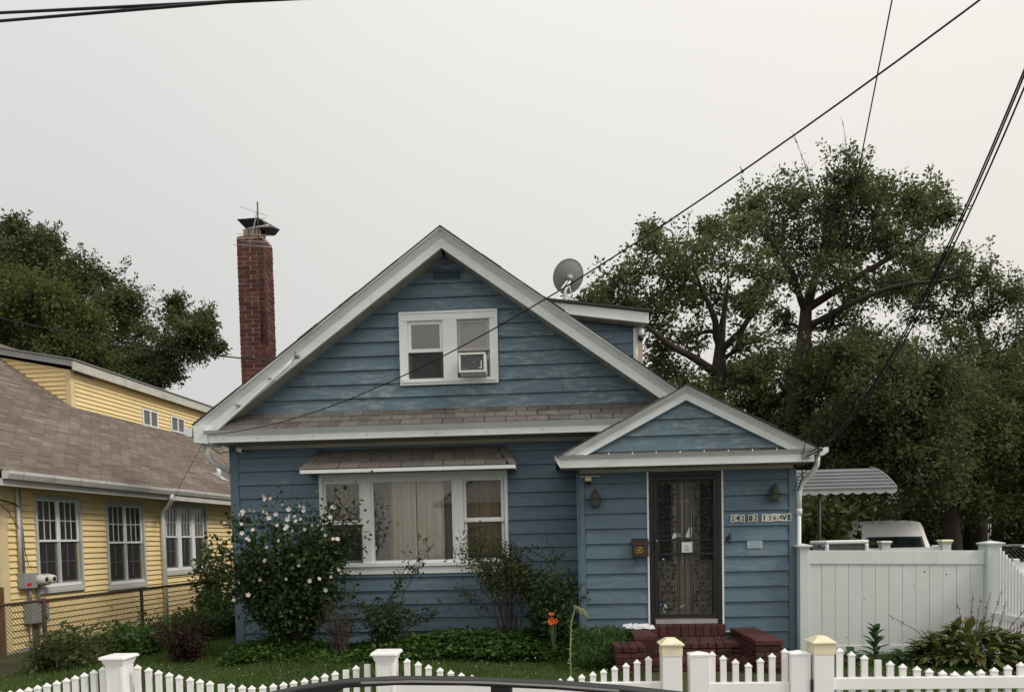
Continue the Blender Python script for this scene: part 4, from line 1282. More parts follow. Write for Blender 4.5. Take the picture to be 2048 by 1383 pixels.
# roof: stepped courses of shingles
m, n_, l_, b_ = nt('brown_roof')
pp = n_.new('ShaderNodeTexCoord')
sep = n_.new('ShaderNodeSeparateXYZ'); l_.new(pp.outputs['Object'], sep.inputs[0])
cmb = n_.new('ShaderNodeCombineXYZ'); l_.new(sep.outputs['Y'], cmb.inputs[0]); l_.new(sep.outputs['Z'], cmb.inputs[1])
bt = n_.new('ShaderNodeTexBrick'); l_.new(cmb.outputs[0], bt.inputs['Vector'])
bt.inputs['Scale'].default_value = 1; bt.inputs['Brick Width'].default_value = .31; bt.inputs['Row Height'].default_value = .0752
bt.inputs['Mortar Size'].default_value = .017; bt.inputs['Mortar Smooth'].default_value = .7; bt.inputs['Bias'].default_value = -.2
bt.inputs['Color1'].default_value = (.150, .125, .111, 1); bt.inputs['Color2'].default_value = (.315, .272, .243, 1); bt.inputs['Mortar'].default_value = (.07, .056, .05, 1)
c1 = mixc(n_, l_, ramp(n_, l_, noise(n_, l_, pos(n_, l_, (1, 1, 1)), .9, 6, .7), .35, .7), (.72, .70, .69), (1.42, 1.38, 1.35))
c2 = mixc(n_, l_, 1.0, bt.outputs[0], c1, 'MULTIPLY')
mp_ = n_.new('ShaderNodeMapping'); mp_.inputs['Scale'].default_value = (.9, 11, 1); l_.new(cmb.outputs[0], mp_.inputs[0])
c2 = mixc(n_, l_, ramp(n_, l_, noise(n_, l_, mp_.outputs[0], 1.0, 4, .6, .4), .42, .66, 0, .65), c2, (.10, .08, .07))
c3 = mixc(n_, l_, ramp(n_, l_, noise(n_, l_, pos(n_, l_), 70, 3, .7), .45, .8), c2, (.32, .275, .25))
l_.new(c3, b_.inputs['Base Color']); b_.inputs['Roughness'].default_value = .95; b_.inputs['Specular IOR Level'].default_value = .15
YROOF = m
RS, XEV, ZEV = .67, .47, 2.84
rf = MB(YT)
nr = 52; dx = .1122
for k in range(nr):
    xa = XEV - k * dx; xb = xa - dx - .01
    za = ZEV + k * dx * RS; zb3 = za + (dx + .01) * RS
    rf.add([(xa, -.50, za - .012), (xa, LEN, za - .012), (xa, LEN, za + .016), (xa, -.50, za + .016), (xb, LEN, zb3), (xb, -.50, zb3)], [(0, 1, 2, 3), (3, 2, 4, 5)])
rf.add([(XEV - nr * dx, -.5, ZEV + nr * dx * RS), (XEV - nr * dx, LEN, ZEV + nr * dx * RS), (XEV - 2 * nr * dx, LEN, ZEV), (XEV - 2 * nr * dx, -.5, ZEV)], [(0, 1, 2, 3)])
rf.add([(XEV - .01, -.45, ZEV - .03), (XEV - .01, LEN, ZEV - .03), (-.1, LEN, ZEV - .03 + .5 * RS), (-.1, -.45, ZEV - .03 + .5 * RS)], [(0, 1, 2, 3)])
roofy = rf.build('roof', YROOF, yh)
YGUT = pm('white_gutter', (.60, .60, .58), .4, .06, 5, col2=(.38, .37, .34), patch=(.5, .7), pscale=3, pamt=.6)
GYP = [(.47, 2.82), (.60, 2.82), (.60, 2.775), (.56, 2.70), (.47, 2.70)]
g1 = MB(YT).sweep([[(x, -.47, z) for x, z in GYP], [(x, 3.86, z) for x, z in GYP]]).build('gutter', YGUT, yh)
MB(YT).sweep([[(x - .06, 3.87, z + .02) for x, z in GYP], [(x - .06, 9.5, z + .02) for x, z in GYP]]).build('gutter', YGUT, yh)
for k in range(7):
    y = -.2 + k * .62
    B(.601, .606, y - .006, y + .006, 2.745, 2.815, 'gutter_strap', GREYM, g1, 0, YT)
B(.02, .469, -.45, 9.5, 2.70, 2.712, 'soffit', pm('tan_soffit', (.34, .29, .2), .7, .1), yh, 0, YT)
B(.40, .468, -.48, 9.5, 2.6, 2.699, 'eave_fascia', YGUT, yh, 0, YT)
MB(YT).tube([(.54, 3.72, 2.70), (.52, 3.76, 2.60), (.30, 3.95, 2.46), (.10, 4.10, 2.38), (.07, 4.12, 2.25), (.07, 4.13, -.02)], .045, 8).build('downspout', CASING, yh)
# roof vent pipe
vy_ = 7.44; vx_ = -.2
vp = MB(YT).tube([(-.38, 7.35, 3.36), (-.38, 7.35, 3.72)], .055, 10).build('roof_vent', CASING, roofy)
MB(YT).hexa([(-.50, 7.2, 3.50), (-.20, 7.2, 3.30), (-.20, 7.5, 3.30), (-.50, 7.5, 3.50), (-.50, 7.2, 3.515), (-.20, 7.2, 3.315), (-.20, 7.5, 3.315), (-.50, 7.5, 3.515)]).build('vent_flashing', ALU, vp)
# shed dormer
DX = -2.56; DY0, DY1 = 4.95, 11.55
zr = lambda x: ZEV + (XEV - x) * RS
ydm = MB(YT).hexa([(-6.0, DY0, 4.6), (DX, DY0, 4.6), (DX, DY1, 4.6), (-6.0, DY1, 4.6), (-6.0, DY0, 6.42), (DX, DY0, 5.70), (DX, DY1, 5.70), (-6.0, DY1, 6.42)]).build('dormer', YELT, yh)
YW2 = [(7.53, 8.14, 4.87, 5.26), (8.80, 9.42, 4.90, 5.28)]
for k in range(9):
    z0 = 4.83 + k * EXY; z1 = min(z0 + EXY - .0015, 5.72)
    segs = [(DY0 + .10, DY1)]
    for q in YW2:
        if q[2] - .04 < z1 - .01 and q[3] + .04 > z0 + .01:
            n2 = []
            for a, b in segs:
                if q[0] - .04 <= b and q[1] + .04 >= a:
                    n2 += [(a, q[0] - .04), (q[1] + .04, b)]
                else: n2.append((a, b))
            segs = n2
    if k == 8: segs = [(DY0 + .75, DY1)]
    for a, b in segs:
        sag = rnd.uniform(0, .012)
        MB(YT).hexa([(DX + .002, a, z0), (DX + .036, a, z0), (DX + .036, b, z0), (DX + .002, b, z0), (DX + .002, a, z1), (DX + .008 + sag * .3, a, z1), (DX + .008, b, z1), (DX + .002, b, z1)]).build('siding_board', YEL, ydm)
B(DX + .001, DX + .006, DY0 + .1, DY0 + .74, 5.645, 5.72, 'bare_sheathing', GREYM, ydm, 0, YT)
for k in range(17):                                             # cheek boards facing the street
    z0 = 4.85 + k * EXY; z1 = z0 + EXY - .0015
    tl = lambda z: XEV - (z - ZEV) / RS + .0                     # where the roof meets this height
    top = lambda x: 5.70 + (DX - x) * .21
    xl = max(tl(z0), -6.0); xr = DX - .0
    xt = DX - max(0, (z1 - 5.70)) / .21
    xb_ = DX - max(0, (z0 - 5.70)) / .21
    if xb_ <= xl + .02: continue
    xlt = max(tl(z1), -6.0)
    if xt < xlt: xt = xlt + .002
    MB(YT).hexa([(xl, DY0 - .034, z0), (xb_, DY0 - .034, z0), (xb_, DY0 - .002, z0), (xl, DY0 - .002, z0), (xlt, DY0 - .008, z1), (xt, DY0 - .008, z1), (xt, DY0 - .002, z1), (xlt, DY0 - .002, z1)]).build('siding_board', YEL, ydm)
B(DX - .10, DX + .03, DY0 - .035, DY0 + .09, 4.75, 5.70, 'corner_post', YELT, ydm, .004, YT)
FASD = pm('weathered_fascia', (.55, .55, .50), .6, .08, 4, col2=(.34, .33, .28), patch=(.5, .7), pscale=3, pamt=.6)
MB(YT).hexa([(DX + .16, DY0 - .14, 5.66), (DX + .20, DY0 - .14, 5.66), (DX + .20, DY1 + .2, 5.66), (DX + .16, DY1 + .2, 5.66), (DX + .16, DY0 - .14, 5.86), (DX + .21, DY0 - .14, 5.86), (DX + .21, DY1 + .2, 5.86), (DX + .16, DY1 + .2, 5.86)]).build('dormer_fascia', FASD, ydm)
MB(YT).hexa([(-6, DY0 - .14, 6.45), (DX + .16, DY0 - .14, 5.74), (DX + .16, DY0 - .10, 5.74), (-6, DY0 - .10, 6.45), (-6, DY0 - .14, 6.58), (DX + .16, DY0 - .14, 5.87), (DX + .16, DY0 - .10, 5.87), (-6, DY0 - .10, 6.58)]).build('dormer_rake', GREYM, ydm)
MB(YT).hexa([(-6, DY0 - .16, 6.59), (DX + .24, DY0 - .16, 5.875), (DX + .24, DY1 + .22, 5.875), (-6, DY1 + .22, 6.59), (-6, DY0 - .16, 6.62), (DX + .24, DY0 - .16, 5.90), (DX + .24, DY1 + .22, 5.90), (-6, DY1 + .22, 6.62)]).build('dormer_roof', GREYM, ydm)
for (a, b, z0, z1) in YW2:
    wo = MB(YT).ringx(a - .03, b + .03, z0 - .03, z1 + .03, .04, DX + .005, DX + .05).build('dormer_window', CASING, ydm)
    B(DX + .006, DX + .05, (a + b) / 2 - .02, (a + b) / 2 + .02, z0 + .011, z1 - .011, 'mullion', CASING, wo, 0, YT)
    for c0, c1_ in ((a + .01, (a + b) / 2 - .021), ((a + b) / 2 + .021, b - .01)):
        B(DX + .012, DX + .02, c0, c1_, z0 + .011, z1 - .011, 'pane', pm('dormer_pane', (.10, .11, .115), .15, .1, 3, spec=.5), wo, 0, YT)
B(-.08, .03, -.16, -.055, -.05, 1.05, 'wooden_post', WOOD, yh, 0, YT)

# ---- electric meters
mt = thing('electric_meter', YT @ Vector((.1, .5, .4)), 'grey electric meter boxes with two round meters on the yellow wall', 'meter', rz=YA)
GREYB = pm('meter_enamel', (.28, .29, .30), .5, .1, 8)
METW = pm('meter_white', (.62, .60, .57), .4, .06, 8)
REDL = pm('red_sticker', (.55, .03, .04), .5, .1, 20)
B(.01, .15, .24, .50, 1.0, 1.25, 'meter_socket', GREYB, mt, .008, YT)
B(.01, .13, .505, .80, 1.03, 1.22, 'meter_socket', GREYB, mt, .008, YT)
for y in (.55, .72):
    dl = MB(YT).lathe((.131, y, 1.13), [(.085, 0), (.088, .04), (.078, .07), (.07, .13), (.045, .14)], 18, 'X').build('meter_dial', METW, mt)
    MB(YT).lathe((.272, y, 1.13), [(.04, 0), (.035, .004)], 14, 'X').build('dial_glass', DARK, dl)
B(.151, .154, .27, .37, 1.04, 1.09, 'red_label', REDL, mt, 0, YT)
B(.01, .17, .33, .70, .42, .80, 'breaker_box', GREYB, mt, .01, YT)
B(.171, .174, .47, .70, .73, .80, 'red_label', REDL, mt, 0, YT)
for y, r in ((.42, .025), (.60, .025)): MB(YT).tube([(.07, y, .80), (.07, y, 1.02)], r, 8).build('conduit', GREYM, mt)
MB(YT).tube([(.06, .42, .42), (.06, .42, .0)], .018, 6).build('conduit', METW, mt)
MB(YT).tube([(.06, .62, .42), (.06, .63, .2), (.10, .60, .05), (.2, .4, .0)], .016, 6).build('conduit', METW, mt)
B(.012, .06, .46, .58, .0, .42, 'board', WOOD, mt, 0, YT)
MB(YT).tube([(.06, .27, 1.25), (.06, .27, 2.66)], .026, 8).build('riser_pipe', METW, mt)
MB(YT).tube([(.06, .33, 1.25), (.06, .31, 2.66)], .02, 8).build('riser_pipe', GREYM, mt)
MB(YT).tube([(.05, .36, 2.0), (.05, .38, 1.6), (.05, .45, 1.36), (.05, .62, 1.32)], .006, 5).build('cable', WIRE, mt)
MB(YT).tube([(.06, .30, 2.30), (.12, .15, 2.36), (.2, -.2, 2.40), (.3, -.6, 2.44)], .012, 5).build('cable', WIRE, mt)
MB(YT).tube([(.06, .28, 1.95), (.2, -.1, 2.25), (.3, -.5, 2.42)], .007, 5).build('cable', WIRE, mt)

# ---- chain link fence, running back beside the yellow house
cl = thing('chain_link_fence', (-6.75, 11, 0), 'rusty brown chain link fence in front of the yellow house wall', 'fence')
d_ = Vector((sin(radians(3.22)), cos(radians(3.22)), 0)); A0 = Vector((-7.105, 9.2, 0)) - d_ * .9
H_ = .92


def clp(t, z): p = A0 + d_ * t; return (p.x, p.y, z)


for t in (1.19, 3.35, 5.60, 7.8):
    MB().tube([clp(t, -.05), clp(t, H_ + .03)], .028, 8).build('post', RUST, cl)
MB().tube([clp(0, H_), clp(8.2, H_)], .02, 8).build('top_rail', RUST, cl)
wire = MB(); pit = .056
tt = -H_
while tt < 8.0:
    for s in (1, -1):
        a, b = (tt, tt + H_) if s > 0 else (tt + H_, tt)
        z0, z1 = .0, H_ + .012
        # clip to the fence length
        f0 = 0 if 0 <= a <= 8.1 else ((0 - a) / (b - a) if a < 0 else (8.1 - a) / (b - a))
        f1 = 1 if 0 <= b <= 8.1 else ((0 - a) / (b - a) if b < 0 else (8.1 - a) / (b - a))
        if f1 > f0: wire.tube([clp(a + (b - a) * f0, z0 + (z1 - z0) * f0), clp(a + (b - a) * f1, z0 + (z1 - z0) * f1)], .0032, 4, cap=False)
    tt += pit
tag(wire.build('wire_mesh', RUST, cl), kind='stuff')

# ================================================================== WHITE PICKET FENCE AND GATE
YF = 4.70


def picket_mesh(h, flat=False, w=.019, d=.011):
    m = MB()
    m.box(-w, w, -d, d, 0, h)
    if not flat:
        o = .0035
        m.add([(-w - o, -d - o, h), (w + o, -d - o, h), (w + o, d + o, h), (-w - o, d + o, h), (-w - o, -d - o, h + .006), (w + o, -d - o, h + .006), (w + o, d + o, h + .006), (-w - o, d + o, h + .006), (0, 0, h + .030)],
              [(0, 3, 2, 1), (0, 1, 5, 4), (1, 2, 6, 5), (2, 3, 7, 6), (3, 0, 4, 7), (4, 5, 8), (5, 6, 8), (6, 7, 8), (7, 4, 8)])
    me = bpy.data.meshes.new('picket'); me.from_pydata(m.v, [], m.f); me.materials.append(VINYL)
    return me


def picket(x, z, parent, flat=False, y=YF):
    o = bpy.data.objects.new('picket', picket_mesh(z - (.015 if flat else .030) - .06, flat))
    place(o, Matrix.Translation((x, y + rnd.uniform(-.002, .002), .06)) @ Matrix.Rotation(rnd.uniform(-.006, .006), 4, 'Y'), parent)


def scallop(x, x0, x1, zt, zm):
    t = abs(2 * (x - x0) / (x1 - x0) - 1)
    return zm + (zt - zm) * t ** 1.45


def post_white(x, parent, zt=.905, y=YF):
    p = B(x - .0635, x + .0635, y - .0635, y + .0635, -.05, zt - .055, 'post', VINYL, parent, .004)
    for hw, a, b in ((.069, zt - .062, zt - .048), (.074, zt - .0475, zt - .032), (.080, zt - .0315, zt - .022)): B(x - hw, x + hw, y - hw, y + hw, a, b, 'cap_collar', VINYL, p, .003)
    q = .094
    MB().hexa([(x - q, y - q, zt - .0215), (x + q, y - q, zt - .0215), (x + q, y + q, zt - .0215), (x - q, y + q, zt - .0215),
               (x - q * .93, y - q * .93, zt), (x + q * .93, y - q * .93, zt), (x + q * .93, y + q * .93, zt), (x - q * .93, y + q * .93, zt)]).build('cap', VINYL, p, .006)
    # recessed-panel mouldings on the faces
    MB().ring(x - .05, x + .05, .10, zt - .07, .007, y - .0665, y - .0636).build('panel_moulding', VINYL, p)
    MB().ringx(y - .05, y + .05, .10, zt - .07, .007, x + .0636, x + .0665).build('panel_moulding', VINYL, p)
    return p


def post_cream(x, parent, zt=.975, y=YF):
    p = B(x - .0635, x + .0635, y - .0635, y + .0635, -.05, zt - .05, 'post', VINYL, parent, .004)
    B(x - .0665, x + .0665, y - .0665, y + .0665, zt - .115, zt - .046, 'cap_neck', CREAM, p, .003)
    q = .078
    MB().hexa([(x - q, y - q, zt - .0455), (x + q, y - q, zt - .0455), (x + q, y + q, zt - .0455), (x - q, y + q, zt - .0455),
               (x - q, y - q, zt - .032), (x + q, y - q, zt - .032), (x + q, y + q, zt - .032), (x - q, y + q, zt - .032)]).build('cap', CREAM, p, .004)
    MB().add([(x - .072, y - .072, zt - .0315), (x + .072, y - .072, zt - .0315), (x + .072, y + .072, zt - .0315), (x - .072, y + .072, zt - .0315), (x - .03, y - .03, zt), (x + .03, y - .03, zt), (x + .03, y + .03, zt), (x - .03, y + .03, zt)], BOXF).build('cap_top', CREAM, p)
    return p


pf = thing('picket_fence', (-2.0, YF, 0), 'white vinyl picket fence with scalloped panels left of the gate', 'fence')
P = [-4.86, -2.99, -1.125, .768]
for x in P[:3]: post_white(x, pf, .905 if x < -2 else .912)
post_cream(P[3], pf)


def panel(x0, x1, xs, zt, zm, parent, flats=(), zr=.64):
    for z in (zr - .05, .12): B(x0 + .064, x1 - .064, YF - .026, YF + .026, z, z + .075, 'rail', VINYL, parent, .003)
    for i, x in enumerate(xs):
        fl = any(abs(x - f) < .02 for f in flats)
        picket(x, scallop(x, x0, x1, zt, zm), parent, fl)


panel(P[0], P[1], [P[1] - .118 - .0676 * k for k in range(25)], .865, .655, pf, zr=.60)
panel(P[1], P[2], [P[1] + .203 - .073 + .0727 * k for k in range(23)], .875, .688, pf, (-2.262, -2.04, -1.39, -1.245), zr=.60)
panel(P[2], P[3], [P[2] + .140 + .0729 * k for k in range(23)], .905, .69, pf, zr=.66)

gt = thing('fence_gate', (1.27, YF, 0), 'white vinyl picket gate between two cream capped posts', 'gate')
for x in (.948, 1.592):
    p = B(x - .064, x + .064, YF - .045, YF + .045, .05, .855, 'gate_stile', VINYL, gt, .004)
    MB().add([(x - .067, YF - .048, .8555), (x + .067, YF - .048, .8555), (x + .067, YF + .048, .8555), (x - .067, YF + .048, .8555), (x - .067, YF - .048, .868), (x + .067, YF - .048, .868), (x + .067, YF + .048, .868), (x - .067, YF + .048, .868), (x, YF, .885)],
             [(0, 3, 2, 1), (0, 1, 5, 4), (1, 2, 6, 5), (2, 3, 7, 6), (3, 0, 4, 7), (4, 5, 8), (5, 6, 8), (6, 7, 8), (7, 4, 8)]).build('stile_cap', VINYL, p)
for z in (.60, .14): B(1.013, 1.527, YF - .024, YF + .024, z, z + .075, 'gate_rail', VINYL, gt, .003)
for k in range(7):
    x = 1.033 + k * .0785
    picket(x, [.885, .858, .832, .808, .838, .868, .898][k], gt)
for z in (.25, .62): B(1.652, 1.664, YF - .055, YF - .046, z, z + .08, 'hinge', DARK, gt)

pf2 = thing('picket_fence', (2.5, YF, 0), 'white vinyl picket fence panel right of the gate, below the hosta', 'fence')
post_cream(1.734, pf2)
post_white(3.52, pf2)
panel(1.734, 3.50, [1.734 + .118 + .0812 * k for k in range(20)], .935, .735, pf2, (2.096,), zr=.675)

# ================================================================== PRIVACY FENCE AND SIDE FENCE
YV = 9.60
pv = thing('privacy_fence', (4.7, YV, 0), 'tall white vinyl privacy fence panel right of the porch', 'fence')


def cap_ne(x, y, zt, hw, parent):
    B(x - hw - .008, x + hw + .008, y - hw - .008, y + hw + .008, zt - .075, zt - .045, 'cap_collar', VINYLW, parent, .004)
    q = hw + .032
    MB().add([(x - q, y - q, zt - .0445), (x + q, y - q, zt - .0445), (x + q, y + q, zt - .0445), (x - q, y + q, zt - .0445), (x - q, y - q, zt - .028), (x + q, y - q, zt - .028), (x + q, y + q, zt - .028), (x - q, y + q, zt - .028), (x, y, zt)],
             [(0, 3, 2, 1), (0, 1, 5, 4), (1, 2, 6, 5), (2, 3, 7, 6), (3, 0, 4, 7), (4, 5, 8), (5, 6, 8), (6, 7, 8), (7, 4, 8)]).build('cap', VINYLW, parent)


for x, zt, hw in ((3.318, 1.50, .062), (5.712, 1.488, .085)):
    p = B(x - hw, x + hw, YV - hw, YV + hw, -.05, zt - .05, 'post', VINYLW, pv, .005)
    cap_ne(x, YV, zt, hw, p)
zt_ = lambda x: 1.406 - .020 * (x - 3.4)
xa, xb = 3.382, 5.625
MB().hexa([(xa, YV - .03, zt_(xa) - .18), (xb, YV - .03, zt_(xb) - .18), (xb, YV + .03, zt_(xb) - .18), (xa, YV + .03, zt_(xa) - .18), (xa, YV - .03, zt_(xa)), (xb, YV - .03, zt_(xb)), (xb, YV + .03, zt_(xb)), (xa, YV + .03, zt_(xa))]).build('top_rail', VINYLW, pv, .004)
B(xa, xb, YV - .03, YV + .03, .02, .14, 'bottom_rail', VINYLW, pv, .004)
npk = 13; wpk = (xb - xa) / npk
for k in range(npk):
    a, b = xa + k * wpk + .002, xa + (k + 1) * wpk - .002
    j = rnd.uniform(-.0015, .0015)
    MB().hexa([(a, YV - .014 + j, .1405), (b, YV - .014 + j, .1405), (b, YV + .01, .1405), (a, YV + .01, .1405), (a, YV - .014 + j, zt_(a) - .181), (b, YV - .014 + j, zt_(b) - .181), (b, YV + .01, zt_(b) - .181), (a, YV + .01, zt_(a) - .181)]).build('plank', VINYLW, pv, .0025)
ho = MB()
for x, z, r in ((4.87, 1.10, .012), (5.15, 1.06, .011), (4.74, .93, .007), (4.64, .66, .006), (4.10, .75, .008), (3.88, .25, .008), (4.56, .2, .006)):
    ho.lathe((x, YV - .015, z), [(r, 0), (r * .7, -.0025)], 6, 'Y')
ho.build('screw_holes', DARK, pv)
sp = thing('side_picket_fence', (5.75, 8.4, 0), 'white vinyl picket fence running towards the street beside the hosta', 'fence')
for k in range(34):
    y = 9.46 - k * .062
    tt = min(1, max(0, (9.46 - y) / 1.3))
    zz = 1.40 - .60 * sin(tt * pi / 2)
    MB().box(5.735, 5.757, y - .019, y + .019, .08, zz).add([(6.017, y - .022, zz), (6.045, y - .022, zz), (6.045, y + .022, zz), (6.017, y + .022, zz), (6.017, y - .022, zz + .006), (6.045, y - .022, zz + .006), (6.045, y + .022, zz + .006), (6.017, y + .022, zz + .006), (6.031, y, zz + .022)],
             [(0, 3, 2, 1), (0, 1, 5, 4), (1, 2, 6, 5), (2, 3, 7, 6), (3, 0, 4, 7), (4, 5, 8), (5, 6, 8), (6, 7, 8), (7, 4, 8)]).build('picket', VINYL, sp)
for z in (.47, .10): B(5.709, 5.7345, 7.36, YV - .087, z, z + .085, 'rail', VINYL, sp, .003)
B(5.68, 5.80, 7.24, 7.359, -.05, .95, 'post', VINYL, sp, .004)

# ================================================================== BEHIND THE FENCE
ff = thing('far_fence', (6.0, 13.2, 0), 'lower white fence with capped posts seen behind the privacy fence', 'fence')
for x, cr in ((4.84, 0), (6.0, 0), (7.06, 1)):
    p = B(x - .075, x + .075, 13.13, 13.27, -.05, 1.40, 'post', VINYLW, ff, .005)
    B(x - .085, x + .085, 13.115, 13.285, 1.40, 1.43, 'cap_collar', CREAM if cr else VINYLW, p)
    MB().add([(x - .11, 13.09, 1.4305), (x + .11, 13.09, 1.4305), (x + .11, 13.31, 1.4305), (x - .11, 13.31, 1.4305), (x - .09, 13.11, 1.46), (x + .09, 13.11, 1.46), (x + .09, 13.29, 1.46), (x - .09, 13.29, 1.46)], BOXF).build('cap', CREAM if cr else VINYLW, p, .01)
for a, b in ((4.916, 5.924), (6.076, 6.984)):
    B(a, b, 13.17, 13.23, 1.18, 1.33, 'rail', VINYLW, ff); B(a, b, 13.17, 13.23, .1, .2, 'rail', VINYLW, ff)
    for k in range(6): B(a + (b - a) * k / 6 + .002, a + (b - a) * (k + 1) / 6 - .002, 13.19, 13.21, .2, 1.18, 'plank', VINYLW, ff)
bx = thing('storage_box', (5.0, 11.6, 0), 'white rimmed box with a grey fabric panel behind the privacy fence', 'box')
B(4.32, 4.95, 11.5, 12.1, -.03, 1.40, 'body', GREYM, bx, .03)
MB().ring(4.30, 4.97, .95, 1.51, .06, 11.44, 11.495).build('front_rim', VINYL, bx, .02)
B(4.36, 4.91, 11.46, 11.49, 1.01, 1.45, 'fabric_panel', pm('grey_fabric', (.10, .105, .11), .8, .2, 14, bump=.8, bscale=14), bx)
B(4.30, 4.97, 11.496, 12.15, 1.43, 1.50, 'lid', VINYL, bx, .025)

aw = thing('metal_awning', (4.0, 13.6, 0), 'grey ribbed metal awning with scalloped edge beside the porch', 'awning')
AWM = pm('awning_aluminium', (.165, .175, .185), .5, .08, 4, (.4, 1, 1), piece=.05, col2=(.22, .22, .22), patch=(.5, .75), pscale=2, pamt=.5)
nS = 6
prof = []
for k in range(nS + 1):
    t = k / nS
    prof.append((13.0 + .55 * t, 2.40 + .40 * t))
xend = lambda t: 6.12 - .22 * (1 - sqrt(max(0, 1 - t * t)))
for k in range(nS):
    (ya_, za_), (yb2, zb2) = prof[k], prof[k + 1]
    e0, e1 = xend(k / nS), xend((k + 1) / nS)
    MB().hexa([(1.9, ya_ - .03, za_ - .005), (e0, ya_ - .03, za_ - .005), (e1, yb2, zb2 - .012), (1.9, yb2, zb2 - .012), (1.9, ya_ - .03, za_ + .018), (e0, ya_ - .03, za_ + .018), (e1, yb2, zb2), (1.9, yb2, zb2)]).build('awning_slat', AWM, aw)
sc = MB(); x = 1.92
while x < 6.10:                                                   # scalloped valance
    w_ = .19; pts = [(x, 12.99, 2.41), (x + w_, 12.99, 2.41)]
    arc = [(x + w_ - w_ * i / 6, 12.99, 2.335 - .035 * sin(pi * i / 6)) for i in range(7)]
    q = pts[:1] + pts[1:] + arc
    sc.add(q + [(a, b + .006, c) for a, b, c in q], [tuple(range(len(q))), tuple(range(2 * len(q) - 1, len(q) - 1, -1))] + [(i, len(q) + i, len(q) + (i + 1) % len(q), (i + 1) % len(q)) for i in range(len(q))])
    x += w_ + .001
sc.build('valance', pm('valance_white', (.42, .44, .45), .5, .06, 5), aw)
MB().tube([(xend(k / 12) , 13.0 + .55 * k / 12, 2.42 + .40 * k / 12) for k in range(13)], .014, 5).build('end_trim', GREYM, aw)
for x in (4.40, 4.80): MB().tube([(x, 13.05, -.03), (x, 13.05, 2.40)], .028, 6).build('post', IRON, aw)
B(1.86, 5.72, 13.56, 15.2, 2.76, 2.80, 'flat_top', AWM, aw)
B(1.86, 2.0, 13.0, 13.55, 2.3, 2.39, 'wall_bracket', AWM, aw)


